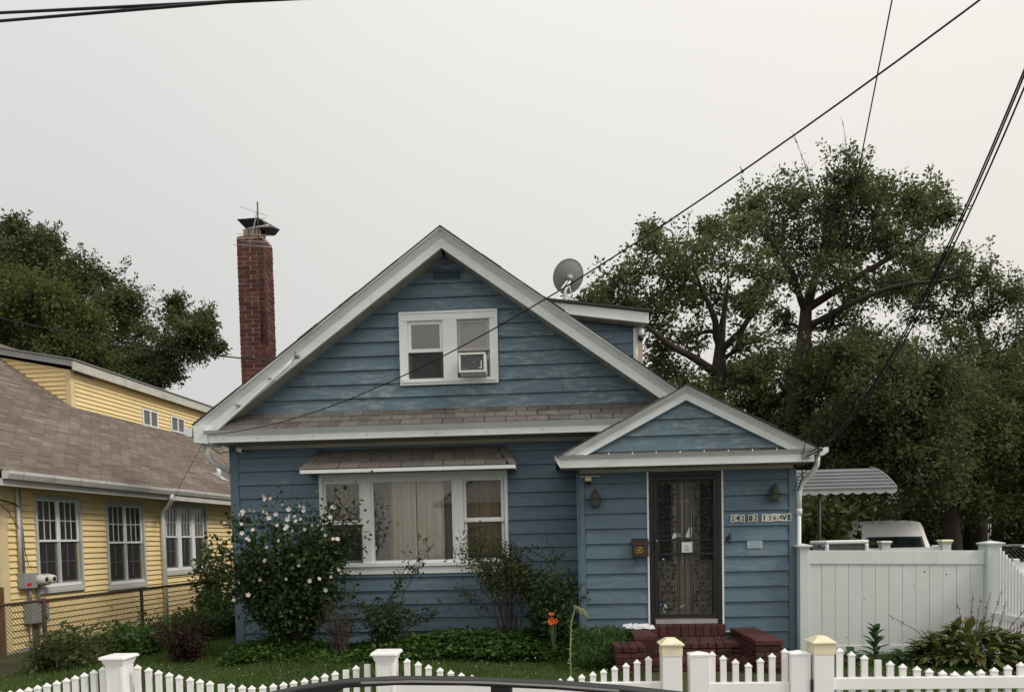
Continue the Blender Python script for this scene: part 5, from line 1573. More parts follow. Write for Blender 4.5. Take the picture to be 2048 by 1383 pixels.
# ---- vehicles
def car(name, loc, rz, paint, label, cat, H=1.46, L=4.5, W=1.8, rails=False, van=False):
    T = Matrix.Translation(loc) @ Matrix.Rotation(rz, 4, 'Z')
    t = thing(name, loc, label, cat, rz=rz)
    h = L / 2; w = W / 2
    if van:
        st = [(-h, .35, 1.0, H - .06, .84 * w), (-h + .1, .25, 1.05, H, .88 * w), (h * .30, .25, 1.05, H + .01, .89 * w), (h * .46, .25, 1.02, H - .02, .88 * w), (h * .58, .25, .98, H - .15, .87 * w), (h * .70, .25, .95, H - .50, .90 * w), (h * .88, .25, .92, .98, .92 * w), (h * .97, .25, .80, .85, .84 * w), (h, .3, .6, .66, .70 * w)]
    else:
        st = [(-h, .38, .72, .80, .70 * w), (-h + .12, .28, .90, .98, .74 * w), (-h + .35, .25, .94, H - .22, .66 * w), (-h + .75, .25, .94, H - .05, .64 * w), (-.25, .22, .92, H, .64 * w), (.25, .22, .90, H - .02, .64 * w), (.75, .22, .88, H - .16, .62 * w), (1.15, .22, .87, .98, .66 * w), (1.45, .22, .85, .90, .72 * w), (h - .25, .25, .72, .78, .70 * w), (h, .33, .55, .62, .58 * w)]
    rings = []
    for x, z0, zb, zt, wt in st:
        ws = w * (.9 if abs(x) > h - .05 else 1)
        rings.append([(x, -ws * .93, z0), (x, -ws, z0 + .2), (x, -ws, (z0 + zb) / 2 + .1), (x, -ws * .97, zb), (x, -wt, zt - .035), (x, -wt * .86, zt), (x, 0, zt + .025), (x, wt * .86, zt), (x, wt, zt - .035), (x, ws * .97, zb), (x, ws, (z0 + zb) / 2 + .1), (x, ws, z0 + .2), (x, ws * .93, z0)])
    body = MB(T).sweep(rings, smooth=True).build('body', paint, t)
    GL = pm('car_glass', (.015, .018, .02), .06, .1, 3, spec=.7)

    def lerp(x):
        for a, b in zip(st, st[1:]):
            if a[0] <= x <= b[0]:
                f = (x - a[0]) / (b[0] - a[0]); return [p + (q - p) * f for p, q in zip(a, b)]
        return st[-1]
    for s in (-1, 1):
        wins = [(-h + .45, -.55), (-.48, .22), (.29, .98)] if not van else [(h * .40, h * .66)]
        for a, b in wins:
            pts = []
            for x in (a, b):
                _, z0, zb, zt, wt = lerp(x)
                for f in (.08, .86 if zt - zb > .3 else .5):
                    y = w * .97 + (wt - w * .97) * f; z = zb + (zt - .035 - zb) * f
                    pts.append((x, s * (y + .006), z))
            q = [pts[0], pts[2], pts[3], pts[1]]
            q2 = [(x, y - s * .004, z) for x, y, z in q]
            MB(T).add(q + q2, BOXF).build('side_window', GL, t)
    a, b = (st[5], st[6]) if van else (st[6], st[7])
    if van: a, b = st[4], st[6]
    def fr(S, f, up):
        return S[0], S[4] * f, S[3] + .02
    q = [(b[0] - .02, -b[4] * .82, b[3] + .03), (b[0] - .02, b[4] * .82, b[3] + .03), (a[0] + (.06 if van else .0), a[4] * .78, a[3] - (.0 if van else .02) + .012), (a[0] + (.06 if van else .0), -a[4] * .78, a[3] - (.0 if van else .02) + .012)]
    if van:
        c = st[5]
        MB(T).add([(c[0] + .015, -c[4] * .86, c[3] + .02), (c[0] + .015, c[4] * .86, c[3] + .02), (b[0] + .02, b[4] * .86, b[3] + .035), (b[0] + .02, -b[4] * .86, b[3] + .035)], [(0, 3, 2, 1)]).build('windshield', glassmat('van_glass', (.25, .3, .3), 5), t)
    else:
        MB(T).add([(x, y, z + .012) for x, y, z in q], [(0, 1, 2, 3)]).build('windshield', GL, t)
    if van:
        for yy in (-.55, -.18, .18, .55):
            MB(T).tube([(S_[0] + .01, yy * S_[4] / .87, S_[3] + .012 + .02 * (1 - abs(yy))) for S_ in (st[1], st[2], st[3], st[4])], .008, 4).build('roof_rib', paint, t)
    TY = pm('tyre_rubber', (.015, .015, .015), .85, .1, 20); RM = pm('wheel_rim', (.35, .35, .36), .35, .1, 10, metal=.7)
    for x in (-h + .78, h - .82):
        for s in (-1, 1):
            wh = MB(T).lathe((x, s * (w - .11), .32), [(.2, -.09), (.31, -.1), (.325, -.06), (.325, .06), (.31, .1), (.2, .09)], 24, 'Y').build('wheel', TY, t)
            MB(T).lathe((x, s * (w - .11), .32), [(.02, -.1), (.19, -.085), (.2, -.07), (.2, .07), (.19, .085), (.02, .1)], 18, 'Y').build('rim', RM, wh)
    LM = pm('lamp_lens', (.5, .5, .5), .1, .05, 5, spec=.6)
    for s in (-1, 1):
        B(h - .22, h - .02, s * w * .72 - .16, s * w * .72 + .16, .62 if not van else .66, .74 if not van else .80, 'headlight', LM, t, .02, T)
        B(-h - .005, -h + .15, s * w * .78 - .1, s * w * .78 + .1, .70, .86, 'tail_light', REDL, t, .02, T)
        B(.92 if not van else h * .72, 1.05 if not van else h * .78, s * (w + .02), s * (w + .2), .90, 1.03 if not van else 1.2, 'mirror', paint, t, .02, T)
    if rails:
        for s in (-1, 1):
            yr = s * rails
            pts = []
            rl = MB(T)
            zf = lambda u: 1.4315 - .042 * (u + .16) ** 2 - .0425 * (u + .16) + .0 if False else 1.432 - (.30 if u < -.45 else .081) * (u + .45) ** 2
            us = [-1.0, -.92, -.82, -.72, -.6, -.45, -.25, 0, .2, .35, .5, .62, .7]
            top = {}
            ring = []
            for u in us:
                z = zf(u); e = 0
                th = .022
                if u <= -.62: th = .022 + (-.62 - u) * .35 + .035
                if u >= .22: th = .022 + (u - .22) * .2 + .02
                if u <= -1.1: z -= .06
                if u >= .68: z -= .05
                ring.append([(u, yr - .022, z - th), (u, yr + .022, z - th), (u, yr + .022, z - .006), (u, yr + .012, z), (u, yr - .012, z), (u, yr - .022, z - .006)])
            rl.sweep(ring, smooth=False)
            ro = rl.build('roof_rail', RAILM, t, .003)
            B(-.18, -.12, yr - .02, yr + .02, 1.32, 1.412, 'rail_foot', RAILM, ro, .004, T)
            sr = []
            for u in [-.55, -.4, -.2, 0, .18]:
                z = zf(u); sr.append([(u, yr - .0228, z - .0135), (u, yr - .0228, z - .0075), (u, yr - .0222, z - .0075), (u, yr - .0222, z - .0135)])
            MB(T).sweep(sr).build('rail_inlay', ALU, ro)
    return t


car('parked_car', (0, 1.42, -.17), 0, BLACKP, 'black car in front of the picket fence, only its roof rail showing', 'car', H=1.40, rails=.58)
car('white_van', (11.0, 24.45, -.03), radians(-102), pm('van_white', (.85, .86, .86), .35, .04, 2, spec=.5), 'white delivery van parked behind the privacy fence', 'van', H=1.96, L=5.0, W=2.0, van=True)
car('dark_car', (17.3, 32.5, -.03), radians(-80), pm('navy_paint', (.015, .02, .05), .25, .1, 3, spec=.6), 'dark blue car under the trees at the far right', 'car', H=1.55)
car('white_car', (10.6, 14.4, -.03), radians(175), pm('pearl_paint', (.62, .63, .63), .25, .04, 2, spec=.5), 'white car just beyond the side picket fence', 'car', H=1.18)
fh = thing('far_house', (24, 39, 0), 'pale house glimpsed under the trees beyond the dark car', 'house')
FH = pm('far_siding', (.42, .40, .36), .7, .08, 2, (.3, 1, 6))
B(19.5, 28, 38, 46, -.03, 4.2, 'wall', FH, fh)
MB().sweep([[(19.1, 37.7, 4.2), (28.4, 37.7, 4.2), (23.75, 37.7, 6.4)], [(19.1, 46, 4.2), (28.4, 46, 4.2), (23.75, 46, 6.4)]]).build('roof', ROOFD, fh)
for x in (20.4, 22.2, 24.6, 26.2):
    wv = MB().ring(x, x + 1.0, .9, 2.2, .08, 37.93, 37.995).build('window', CASING, fh)
    B(x + .08, x + .92, 37.96, 37.99, .98, 2.12, 'pane', DARK, wv)
for k in range(5): B(21.3 + .12 * k, 21.33 + .12 * k, 36.6, 36.66, -.03, 1.9, 'porch_post', CASING, fh)
rf2 = thing('far_chain_link_fence', (12, 15.5, 0), 'low grey chain link fence at the far right behind the picket fence', 'fence')
MB().tube([(9.0, 15.5, 1.28), (16, 15.5, 1.28)], .025, 6).build('top_rail', GREYM, rf2)
for x in (9.0, 10.35, 12.4, 14.4): MB().tube([(x, 15.5, -.03), (x, 15.5, 1.3)], .03, 6).build('post', GREYM, rf2)
wm_ = MB()
for k in range(90):
    x = 8.0 + k * .085
    for s in (1, -1):
        a, b = (x, x + 1.2) if s > 0 else (x + 1.2, x)
        if min(a, b) >= 9.0: wm_.tube([(a, 15.5, .06), (b, 15.5, 1.26)], .0025, 3, cap=False)
tag(wm_.build('wire_mesh', GREYM, rf2), kind='stuff')

# ================================================================== TREES
GREEN_A = leafmat('maple_leaf', [(.066, .086, .036), (.11, .135, .053), (.19, .215, .088), (.08, .102, .042)], .48)
GREEN_B = leafmat('dark_leaf', [(.052, .072, .032), (.092, .118, .048), (.16, .19, .072)], .45)
GREEN_C = leafmat('bright_leaf', [(.06, .082, .026), (.10, .125, .034), (.15, .175, .048), (.07, .095, .03)], .42)
GREEN_D = leafmat('olive_leaf', [(.062, .078, .033), (.11, .132, .050), (.185, .205, .074)], .46)


def tree(name, label, cat, trunk, blobs, mat, leaf=.13, dens=1.0, group=None, twigs=10, bare=(), bark=BARK, up=.15, tuft=1.0, limbs=(), shoots=0, per=20):
    base = Vector(trunk[0][:3])
    t = thing(name, base, label, cat, group)
    wood = MB()
    tp = []
    for i in range(len(trunk) - 1):
        a, b = trunk[i], trunk[i + 1]
        for f in (0, .5):
            tp.append([a[k] + (b[k] - a[k]) * f + (rnd.uniform(-.04, .04) if k < 2 and f else 0) for k in range(4)])
    tp.append(list(trunk[-1]))
    wood.tube([p[:3] for p in tp], [p[3] for p in tp], 9)
    nodes = [(Vector(p[:3]), p[3]) for p in tp[max(1, len(tp) // 3):]]
    for lb in limbs:                                               # main limbs: (points, start radius, end radius)
        q = [Vector(v) for v in lb[0]]; sub_ = []
        for u, v in zip(q, q[1:]):
            for f in (0, .33, .66): sub_.append(u.lerp(v, f) + Vector((rnd.uniform(-1, 1), rnd.uniform(-1, 1), rnd.uniform(-1, 1))) * .04 * (f > 0))
        sub_.append(q[-1]); m_n = len(sub_) - 1
        rr = [lb[1] + (lb[2] - lb[1]) * k / m_n for k in range(m_n + 1)]
        wood.tube(sub_, rr, 7, cap=False)
        nodes += list(zip(sub_, rr))[2:]
    order = sorted(range(len(blobs)), key=lambda i: (Vector(blobs[i][:3]) - Vector(trunk[-1][:3])).length)
    PP, DD, LL = [], [], []
    for i in order:
        x, y, z, R = blobs[i]
        c = Vector((x, y, z))
        best = min(nodes, key=lambda n: (c - n[0]).length + max(0, n[0].z - c.z + .2) * 1.6)
        a = best[0]; d = c - a
        r0b = min(best[1] * .62, .035 + .045 * d.length); r1b = max(.012, r0b * .45)
        side = d.cross(Vector((0, 0, 1))); side = side.normalized() if side.length > 1e-3 else Vector((1, 0, 0))
        pts, rs = [], []
        n = max(4, int(d.length / .5)); bow = rnd.uniform(-.12, .12) * d.length; lift = rnd.uniform(-.03, .10) * d.length
        for k in range(n + 1):
            f = k / n
            p = a + d * f + side * bow * sin(f * pi) + Vector((0, 0, 1)) * lift * sin(f * pi) + Vector((rnd.uniform(-1, 1), rnd.uniform(-1, 1), rnd.uniform(-1, 1))) * .035 * (0 < k < n)
            pts.append(p); rs.append(r0b + (r1b - r0b) * f)
        wood.tube(pts, rs, 6, cap=False)
        for k in range(1, n + 1): nodes.append((pts[k], rs[k]))
        # leaf tufts at the ends of twigs, sky shows between them
        ntw = int(twigs * (.35 + R * R) * 3.4 * dens) + 5
        cen = []
        for k in range(ntw):
            v = Vector((rnd.gauss(0, 1), rnd.gauss(0, 1), rnd.gauss(0, .85) + .2)).normalized()
            e = c + v * R * rnd.uniform(.45, 1.15) ** .6
            st_ = pts[rnd.randint(max(0, n - 3), n)] if rnd.random() < .6 else c
            mid = (st_ + e) / 2 + Vector((rnd.uniform(-1, 1), rnd.uniform(-1, 1), rnd.uniform(-.5, 1))) * R * .12
            wood.tube([st_, mid, e], [.014, .010, .004], 3, cap=False)
            cen.append((*e, rnd.uniform(.6, 1.25)))
            if rnd.random() < .6: cen.append((*mid.lerp(e, rnd.uniform(.1, .7)), rnd.uniform(.4, .8)))
        cen = np.array(cen)
        q = np.repeat(cen, per, 0)
        off = unit(rng.normal(size=(len(q), 3))) * rng.random((len(q), 1)) ** .55 * np.array([1, 1, .75]) * .33 * tuft * q[:, 3:4]
        pos_ = q[:, :3] + off
        dr = unit(off) + rng.normal(size=off.shape) * .6; dr[:, 2] -= .3
        PP.append(pos_); DD.append(dr); LL.append(leaf * rng.uniform(.45, 1.35, len(q)))
    for _ in range(shoots):                                        # leafy shoots sticking out of the crown
        x, y, z, R = blobs[rnd.randrange(len(blobs))]
        v = Vector((rnd.gauss(0, 1), rnd.gauss(0, .5), abs(rnd.gauss(.7, .6)))).normalized()
        a = Vector((x, y, z)) + v * R * .8; L_ = rnd.uniform(.5, 1.15) * (.5 + .5 * min(R, 1))
        e = a + v * L_ + Vector((0, 0, .12))
        wood.tube([a, e], [.010, .003], 3, cap=False)
        k = int(46 * L_); f = rng.random((k, 1))
        off = rng.normal(size=(k, 3)) * .075 * (1.25 - .8 * f)
        PP.append(np.array(a) + (np.array(e) - np.array(a)) * f + off); DD.append(unit(off) + np.array(v) * .8); LL.append(leaf * rng.uniform(.5, 1.1, k))
    for (a, b) in bare:                                            # dead twigs
        a, b = Vector(a), Vector(b); d = b - a
        wood.tube([a, a + d * .5 + Vector((.05, 0, .05)), b], [.02, .012, .004], 4, cap=False)
        for k in range(5):
            s_ = a + d * rnd.uniform(.3, .9)
            e = s_ + Vector((rnd.uniform(-.6, .6), rnd.uniform(-.3, .3), rnd.uniform(.2, .6))) * d.length * .4
            wood.tube([s_, (s_ + e) / 2 + Vector((.03, 0, .02)), e], [.009, .006, .002], 3, cap=False)
    wo = wood.build('trunk', bark, t)
    Pn, Dn, Ln = np.concatenate(PP), np.concatenate(DD), np.concatenate(LL)
    V = leaf_quads(Pn, Dn, Ln, Ln * .62, up=up)
    npmesh('crown', V - np.array(base), 4, mat, t, Matrix.Translation(base))
    return t


TG = 'trees behind the houses'
tree('maple_tree', 'tall maple with bare top twigs, its trunk rising behind the porch roof', 'tree',
     [(8.0, 25, -.05, .42), (8.25, 25, 4.8, .33), (8.4, 25, 5.8, .30), (8.65, 25, 7.8, .26), (8.77, 25, 9.2, .19), (9.2, 25, 10.6, .10), (9.5, 25, 12.4, .03)],
     [(9.6, 23.8, 13.1, .64), (7.8, 24.8, 12.6, 1.05), (9.5, 25.8, 12.8, 1.3), (10.1, 24.0, 11.8, 1.2), (11.9, 25.0, 12.0, 1.1), (13.4, 26.0, 12.4, .68), (6.7, 24.2, 12.3, .65), (8.7, 25.2, 11.3, 1.3), (10.7, 26.2, 11.4, 1.35), (11.2, 24.5, 10.9, 1.0), (7.6, 25.5, 11.8, .85), (9.1, 23.8, 9.8, .95), (10.9, 24.8, 12.9, .75), (8.7, 25.8, 13.3, .42), (9.7, 24.0, 12.5, .68), (12.2, 25.0, 12.7, .6), (13.5, 26.0, 13.2, .33), (12.9, 24.2, 11.8, .38), (8.0, 25.2, 10.3, .7), (11.1, 26.2, 10.0, .85), (11.6, 24.5, 9.6, .7), (8.2, 25.5, 8.9, .4), (9.3, 26.4, 8.2, .6), (10.1, 25.2, 8.7, .75), (7.5, 26.0, 7.6, .5), (10.9, 25, 8.1, .75), (10.2, 26.0, 7.2, .8)],
     GREEN_A, .130, .60, TG, 14, shoots=60, limbs=[(((8.77, 25, 9.2), (10.4, 24.2, 10.1), (12.2, 24.0, 11.2)), .15, .05), (((8.75, 25, 8.6), (9.7, 24.0, 8.95), (11.0, 23.7, 9.4), (12.9, 23.6, 9.6)), .13, .05), (((8.75, 25, 9.1), (8.1, 24.3, 10.2), (7.3, 24.2, 11.4)), .13, .05), (((8.8, 25, 9.2), (9.1, 24.2, 10.8), (9.4, 23.9, 12.3)), .14, .04)], bare=[((9.0, 25, 12.9), (8.4, 25, 15.0)), ((9.9, 24.5, 13.4), (9.8, 24.5, 15.1)), ((9.0, 25, 12.6), (8.75, 25, 14.2)), ((10.5, 24.8, 13.2), (11.0, 24.8, 14.4))])
tree('spreading_tree', 'spreading tree with a forked dark trunk beside the dormer', 'tree',
     [(4.4, 21, -.05, .40), (4.64, 21, 5.3, .28), (4.86, 21, 6.1, .25), (4.94, 21, 7.0, .15), (5.05, 21, 7.9, .08), (5.2, 21, 9.0, .02)],
     [(1.9, 19.8, 8.5, .63), (3.1, 20.8, 9.7, .58), (3.1, 21.8, 10.7, .3), (3.9, 20.0, 9.1, .8), (5.0, 21.0, 9.9, .7), (5.9, 22.0, 10.7, .5), (5.6, 20.2, 8.8, .68), (4.7, 21.2, 8.6, .72), (3.9, 22.2, 8.8, .75), (2.3, 20.5, 7.9, .55), (1.6, 21.5, 8.8, .37), (1.1, 19.8, 8.1, .2), (3.3, 20.8, 7.3, .55), (4.4, 21.8, 7.6, .5), (5.5, 20.0, 7.9, .4), (3.7, 21.0, 6.2, .55), (6.5, 22.0, 8.7, .42), (2.8, 20.2, 7.8, .6), (3.2, 21.2, 6.5, .5), (5.4, 22.2, 6.4, .35), (2.5, 20.5, 9.0, .55), (4.8, 21.5, 10.6, .3), (3.5, 19.8, 8.6, .65), (4.3, 20.3, 5.6, .6), (5.7, 20.6, 7.0, .5), (3.6, 20.3, 5.5, .6), (6.3, 20.5, 6.5, .45), (5.6, 20.3, 5.9, .5)],
     GREEN_A, .120, .62, TG, 14, shoots=50, limbs=[(((4.9, 21, 6.2), (4.2, 20.4, 6.5), (3.3, 20, 6.9), (2.4, 19.8, 7.6)), .14, .05), (((4.94, 21, 7.0), (4.6, 20.5, 7.9), (4.1, 20.2, 8.9)), .12, .04), (((4.94, 21, 6.9), (5.4, 20.4, 7.3), (5.9, 20.2, 8.0), (6.2, 20.2, 8.9)), .11, .04)])
tree('broad_tree', 'broad flat topped tree at the far right with thin bare limbs', 'tree',
     [(16.6, 29, -.05, .45), (16.8, 29, 5.1, .30), (17.0, 29, 8.6, .16), (16.5, 29, 10.4, .04)],
     [(15.0, 27.8, 11.3, 1.0), (16.6, 28.8, 11.0, .95), (14.7, 29.8, 11.6, .8), (17.2, 28.0, 10.4, .75), (16.3, 29.0, 9.8, .9), (15.2, 30.0, 10.5, .75), (18.2, 28.2, 8.7, .85), (17.4, 29.2, 8.4, 1.1), (15.9, 30.2, 12.3, .72), (13.3, 28.5, 11.0, .58), (18.9, 29.5, 10.6, .7), (15.2, 27.8, 8.5, .9), (19.6, 29, 9.3, .9), (14.0, 28.6, 11.9, .5)],
     GREEN_D, .135, .72, TG, 13, shoots=36, bare=[((16.9, 28.5, 8.8), (18.6, 28.2, 11.2)), ((16.8, 28.5, 8.5), (14.4, 28, 10.2)), ((17.6, 28.4, 8.6), (19.4, 28.2, 10.6)), ((15.0, 28, 8.0), (13.2, 27.8, 9.8))])
tree('dense_tree', 'dense dark tree filling the space behind the tall maple trunk', 'tree',
     [(9.6, 27, -.05, .36), (9.5, 27, 3, .26), (9.3, 27, 5.4, .15)],
     [(9.2, 24.9, 6.6, 1.33), (8.3, 26.3, 6.3, 1.14), (11.1, 27.7, 5.6, 1.57), (8.7, 25.2, 4.8, 1.18), (7.3, 26.6, 6.5, 0.80), (7.3, 28.0, 7.5, 0.65), (9.8, 25.5, 4.0, 1.28), (9.5, 26.9, 7.6, 0.73), (9.0, 28.3, 5.4, 0.94), (10.6, 25.9, 7.3, 0.86), (7.4, 25.8, 4.4, 0.93), (11.1, 26.3, 3.8, 1.20), (8.4, 27.2, 3.4, 1.06), (6.4, 27.7, 5.8, 0.80)],
     GREEN_D, .14, 1.15, TG, 13, tuft=1.35, shoots=40, per=26)
tree('dense_tree', 'dense dark tree rising behind the white van', 'tree',
     [(13.3, 24.2, -.05, .30), (13.0, 24, 2.2, .24), (11.2, 22.6, 4.6, .12)],
     [(9.3, 20.8, 5.5, 1.24), (10.8, 21.8, 4.7, 1.3), (10.2, 22.8, 4.1, 1.36), (10.5, 21.0, 3.4, 1.1), (9.3, 22.0, 3.2, 1.0), (10.8, 23.0, 6.9, .81), (10.9, 21.2, 5.8, .9), (12.3, 23.2, 4.1, .98), (8.7, 21.5, 6.6, .61), (8.9, 22.5, 4.4, 1.1), (11.8, 22.4, 3.2, .9), (9.5, 23.0, 7.0, .7), (12.0, 22.6, 5.6, .9)],
     GREEN_B, .125, 1.4, TG, 13, tuft=1.25, shoots=40, per=24)
tree('dense_tree', 'dense olive green tree above the dark car at the right edge', 'tree',
     [(19.2, 27.4, -.05, .34), (18.6, 27, 2.5, .25), (15.6, 25.6, 5.4, .12)],
     [(13.3, 23.8, 4.8, 1.34), (15.2, 24.8, 5.6, 1.39), (14.9, 25.8, 3.9, 1.4), (15.4, 24.0, 3.9, 1.3), (13.5, 25.0, 6.3, .97), (16.8, 26.0, 6.8, 1.28), (13.2, 24.2, 3.0, 1.1), (16.4, 25.2, 3.0, 1.0), (15.6, 26.2, 6.9, .92), (17.5, 25.5, 4.8, 1.2), (14.3, 24.6, 2.7, .9), (12.4, 25.4, 4.9, .9)],
     GREEN_D, .13, 1.3, TG, 13, tuft=1.25, shoots=40, per=24)
tree('dense_tree', 'dark tree filling the gap behind the broad tree, low down', 'tree',
     [(20, 33, -.05, .34), (20, 33, 2.5, .25), (20, 33, 5, .14)],
     [(18.2, 32, 5.5, 1.6), (20, 33, 6.5, 1.7), (21.8, 33, 5.5, 1.7), (19, 32.5, 3.6, 1.4), (21.2, 32.5, 3.4, 1.4), (16.4, 33, 6.2, 1.5), (14.2, 33, 5.4, 1.5), (12, 33, 5.2, 1.5), (10, 32, 4.8, 1.5), (8, 31, 4.6, 1.4), (23, 33, 7.2, 1.5)],
     GREEN_B, .2, .9, TG, 10, tuft=1.7)
for i, (x, y, lb) in enumerate(((5.5, 20.5, 'dark thicket bush seen under the awning, behind the shrub'), (8.2, 27.5, 'dark thicket bush just left of the white van'), (11.5, 29.5, 'dark thicket bush right behind the white van roof'), (15.2, 30.5, 'dark thicket bush between the white van and the dark car'), (19.8, 29.5, 'dark thicket bush at the right edge beside the dark car'))):
    tree('thicket_bush', lb, 'bush', [(x, y, -.05, .12), (x, y, .8, .09), (x + .1, y, 1.6, .05)],
         [(x + 1.15 * cos(a) * r, y + .8 * sin(a), z, .8) for a, r, z in ((0, .2, 2.6), (1, 1, 1.0), (2.2, 1, 1.1), (3.4, 1, .9), (4.6, 1, 1.0), (5.6, 1, 1.1), (1.6, .8, 2.1), (3.0, 1.2, 2.0), (.2, 1.2, 2.0), (5, .8, 1.9))],
         GREEN_B, .17, 1.2, 'thicket bushes behind the fence', 9, tuft=1.5)
tree('maple_tree', 'dark maple behind the yellow house dormer, its top at the left edge', 'tree',
     [(-22, 32, -.05, .5), (-22, 32, 8, .34), (-22.3, 32, 12, .2), (-22.5, 32, 14.4, .1)],
     [(-22.8, 30.8, 14.7, 1.0), (-24.4, 31.8, 15.7, .85), (-23.1, 32.8, 14.6, 1.1), (-23.6, 31.0, 13.8, 1.25), (-21.4, 32.0, 14.0, .85), (-20.9, 33.0, 13.9, .92), (-19.1, 31.2, 12.1, .95), (-20.8, 32.2, 12.1, 1.2), (-19.5, 33.2, 11.8, .8), (-19.8, 31.5, 10.4, 1.0), (-23.1, 32.5, 15.8, .5), (-23.4, 30.8, 15.9, .36), (-22.0, 31.8, 13.4, 1.1), (-26.0, 32.8, 15.0, 1.4), (-18.5, 31.0, 12.5, .5), (-19.3, 32.0, 10.0, .9), (-24.5, 32, 12.5, 1.5)],
     GREEN_B, .15, .8, TG, 14, tuft=1.1, shoots=110, per=24)
tree('willow_tree', 'brighter yellow green tree just above the yellow dormer roof', 'tree',
     [(-18.2, 25, -.05, .4), (-18.2, 25, 5, .28), (-18.3, 25, 8.5, .14)],
     [(-17.7, 23.8, 10.0, 1.2), (-17.2, 24.8, 9.6, 1.25), (-19.8, 25.8, 9.2, 1.3), (-16.7, 24.0, 8.2, 1.0), (-16.4, 25.0, 8.6, .7), (-18.8, 26.0, 10.9, .9), (-20.1, 24.2, 9.7, 1.5), (-16.8, 25.2, 9.7, .8), (-20.3, 26.2, 11.0, .9), (-18.4, 24.6, 8.2, 1.2), (-18.5, 24.2, 10.5, .8)],
     GREEN_C, .115, 1.3, TG, 14, tuft=1.1, shoots=60, per=22)
tree('maple_tree', 'small spiky topped maple between the yellow dormer and the chimney', 'tree',
     [(-17.2, 28, -.05, .34), (-17.0, 28, 5.5, .24), (-16.8, 28, 7.6, .17), (-16.1, 28, 8.4, .10)],
     [(-13.8, 26.8, 9.7, .66), (-15.0, 27.8, 9.3, .72), (-16.4, 28.8, 8.8, .78), (-13.2, 27.0, 9.8, .34), (-14.8, 28.0, 10.8, .28), (-14.2, 29.0, 10.9, .22), (-13.9, 27.2, 9.2, .6), (-16.3, 28.2, 9.2, .48), (-15.1, 27.5, 8.4, .65), (-13.4, 28.5, 9.6, .26), (-17.4, 28, 8.6, .8), (-16.2, 27.6, 8.0, .7), (-14.85, 28.0, 11.3, .15), (-13.3, 27.5, 10.4, .16)],
     GREEN_B, .14, .95, TG, 14, tuft=1.0, shoots=55, per=22)


# ================================================================== SHRUBS AND GARDEN PLANTS
def shrub(name, label, cat, base, stems, mat, leaf, n_leaf, bark=TWIG, wl=.7, spread=.07, twig_n=5, stem_r=.012, group=None, f_lo=.35, droop=.1):
    """stems: list of (tip, bow) ; leaves sit on side twigs along each stem"""
    b = Vector(base)
    t = thing(name, b, label, cat, group)
    wood = MB(); segs = []
    for tip in stems:
        tip = Vector(tip); s0 = b + Vector((rnd.uniform(-.12, .12), rnd.uniform(-.06, .06), 0))
        d = tip - s0
        mid = s0 + d * .5 + Vector((-d.x * .18, -d.y * .1, abs(d.z) * .06)) + Vector((rnd.uniform(-.05, .05),) * 2 + (0,))
        pts = [s0, s0 * .5 + mid * .5 + Vector((0, 0, .02)), mid, mid * .5 + tip * .5 + Vector((rnd.uniform(-.02, .02), 0, 0)), tip]
        wood.tube(pts, [stem_r, stem_r * .85, stem_r * .65, stem_r * .45, stem_r * .2], 5, cap=False)
        for k in range(4): segs.append((pts[k], pts[k + 1], k))
        for k in range(twig_n):
            f = rnd.uniform(f_lo, .98); q = pts[0].lerp(pts[2], f * 2) if f < .5 else pts[2].lerp(pts[4], f * 2 - 1)
            e = q + Vector((rnd.uniform(-1, 1), rnd.uniform(-.7, .7), rnd.uniform(-.1, .9))) * d.length * .17
            wood.tube([q, e], [stem_r * .4, stem_r * .12], 3, cap=False)
            segs.append((q, e, 3)); segs.append((q, e, 3))
    use = [s for s in segs if s[2] >= 2 or rnd.random() < (.9 - f_lo)]
    A = np.array([[*s[0]] for s in use]); Bq = np.array([[*s[1]] for s in use])
    i = rng.integers(0, len(use), n_leaf)
    f = rng.uniform(0, 1.05, (n_leaf, 1))
    P_ = A[i] + (Bq[i] - A[i]) * f
    o = rng.normal(size=(n_leaf, 3)); P_ = P_ + o * spread * rng.uniform(.15, 1, (n_leaf, 1))
    D_ = unit(o) + rng.normal(size=(n_leaf, 3)) * .4; D_[:, 2] -= droop
    L_ = leaf * rng.uniform(.6, 1.3, n_leaf)
    P_[:, 2] = np.maximum(P_[:, 2], .015)
    wood.build('stems', bark, t)
    npmesh('foliage', leaf_quads(P_, D_, L_, L_ * wl, up=.4) - np.array(b), 4, mat, t, Matrix.Translation(b))
    return t, segs


SHARON = leafmat('hibiscus_leaf', [(.024, .048, .018), (.042, .074, .024), (.075, .11, .034)], .35, .5)
ROSE = leafmat('rose_leaf', [(0.029, 0.052, 0.023), (0.052, 0.081, 0.031), (0.078, 0.098, 0.039)], .3)
OLIVE = leafmat('olive_shrub_leaf', [(0.065, 0.081, 0.029), (0.104, 0.117, 0.039), (0.078, 0.098, 0.033)], .35)
BARB = leafmat('barberry_leaf', [(.038, .018, .016), (.06, .026, .02), (.04, .034, .018)], .3)
WEED = leafmat('weed_leaf', [(0.046, 0.091, 0.023), (0.072, 0.130, 0.033), (0.104, 0.169, 0.046)], .35)
COVER = leafmat('ground_leaf', [(0.046, 0.098, 0.023), (0.078, 0.150, 0.034), (0.117, 0.195, 0.046), (0.058, 0.117, 0.026)], .35)
HOSTA = leafmat('hosta_leaf', [(.05, .085, .022), (.08, .12, .030), (.12, .155, .042), (.16, .115, .055), (.065, .10, .026)], .25, .65)

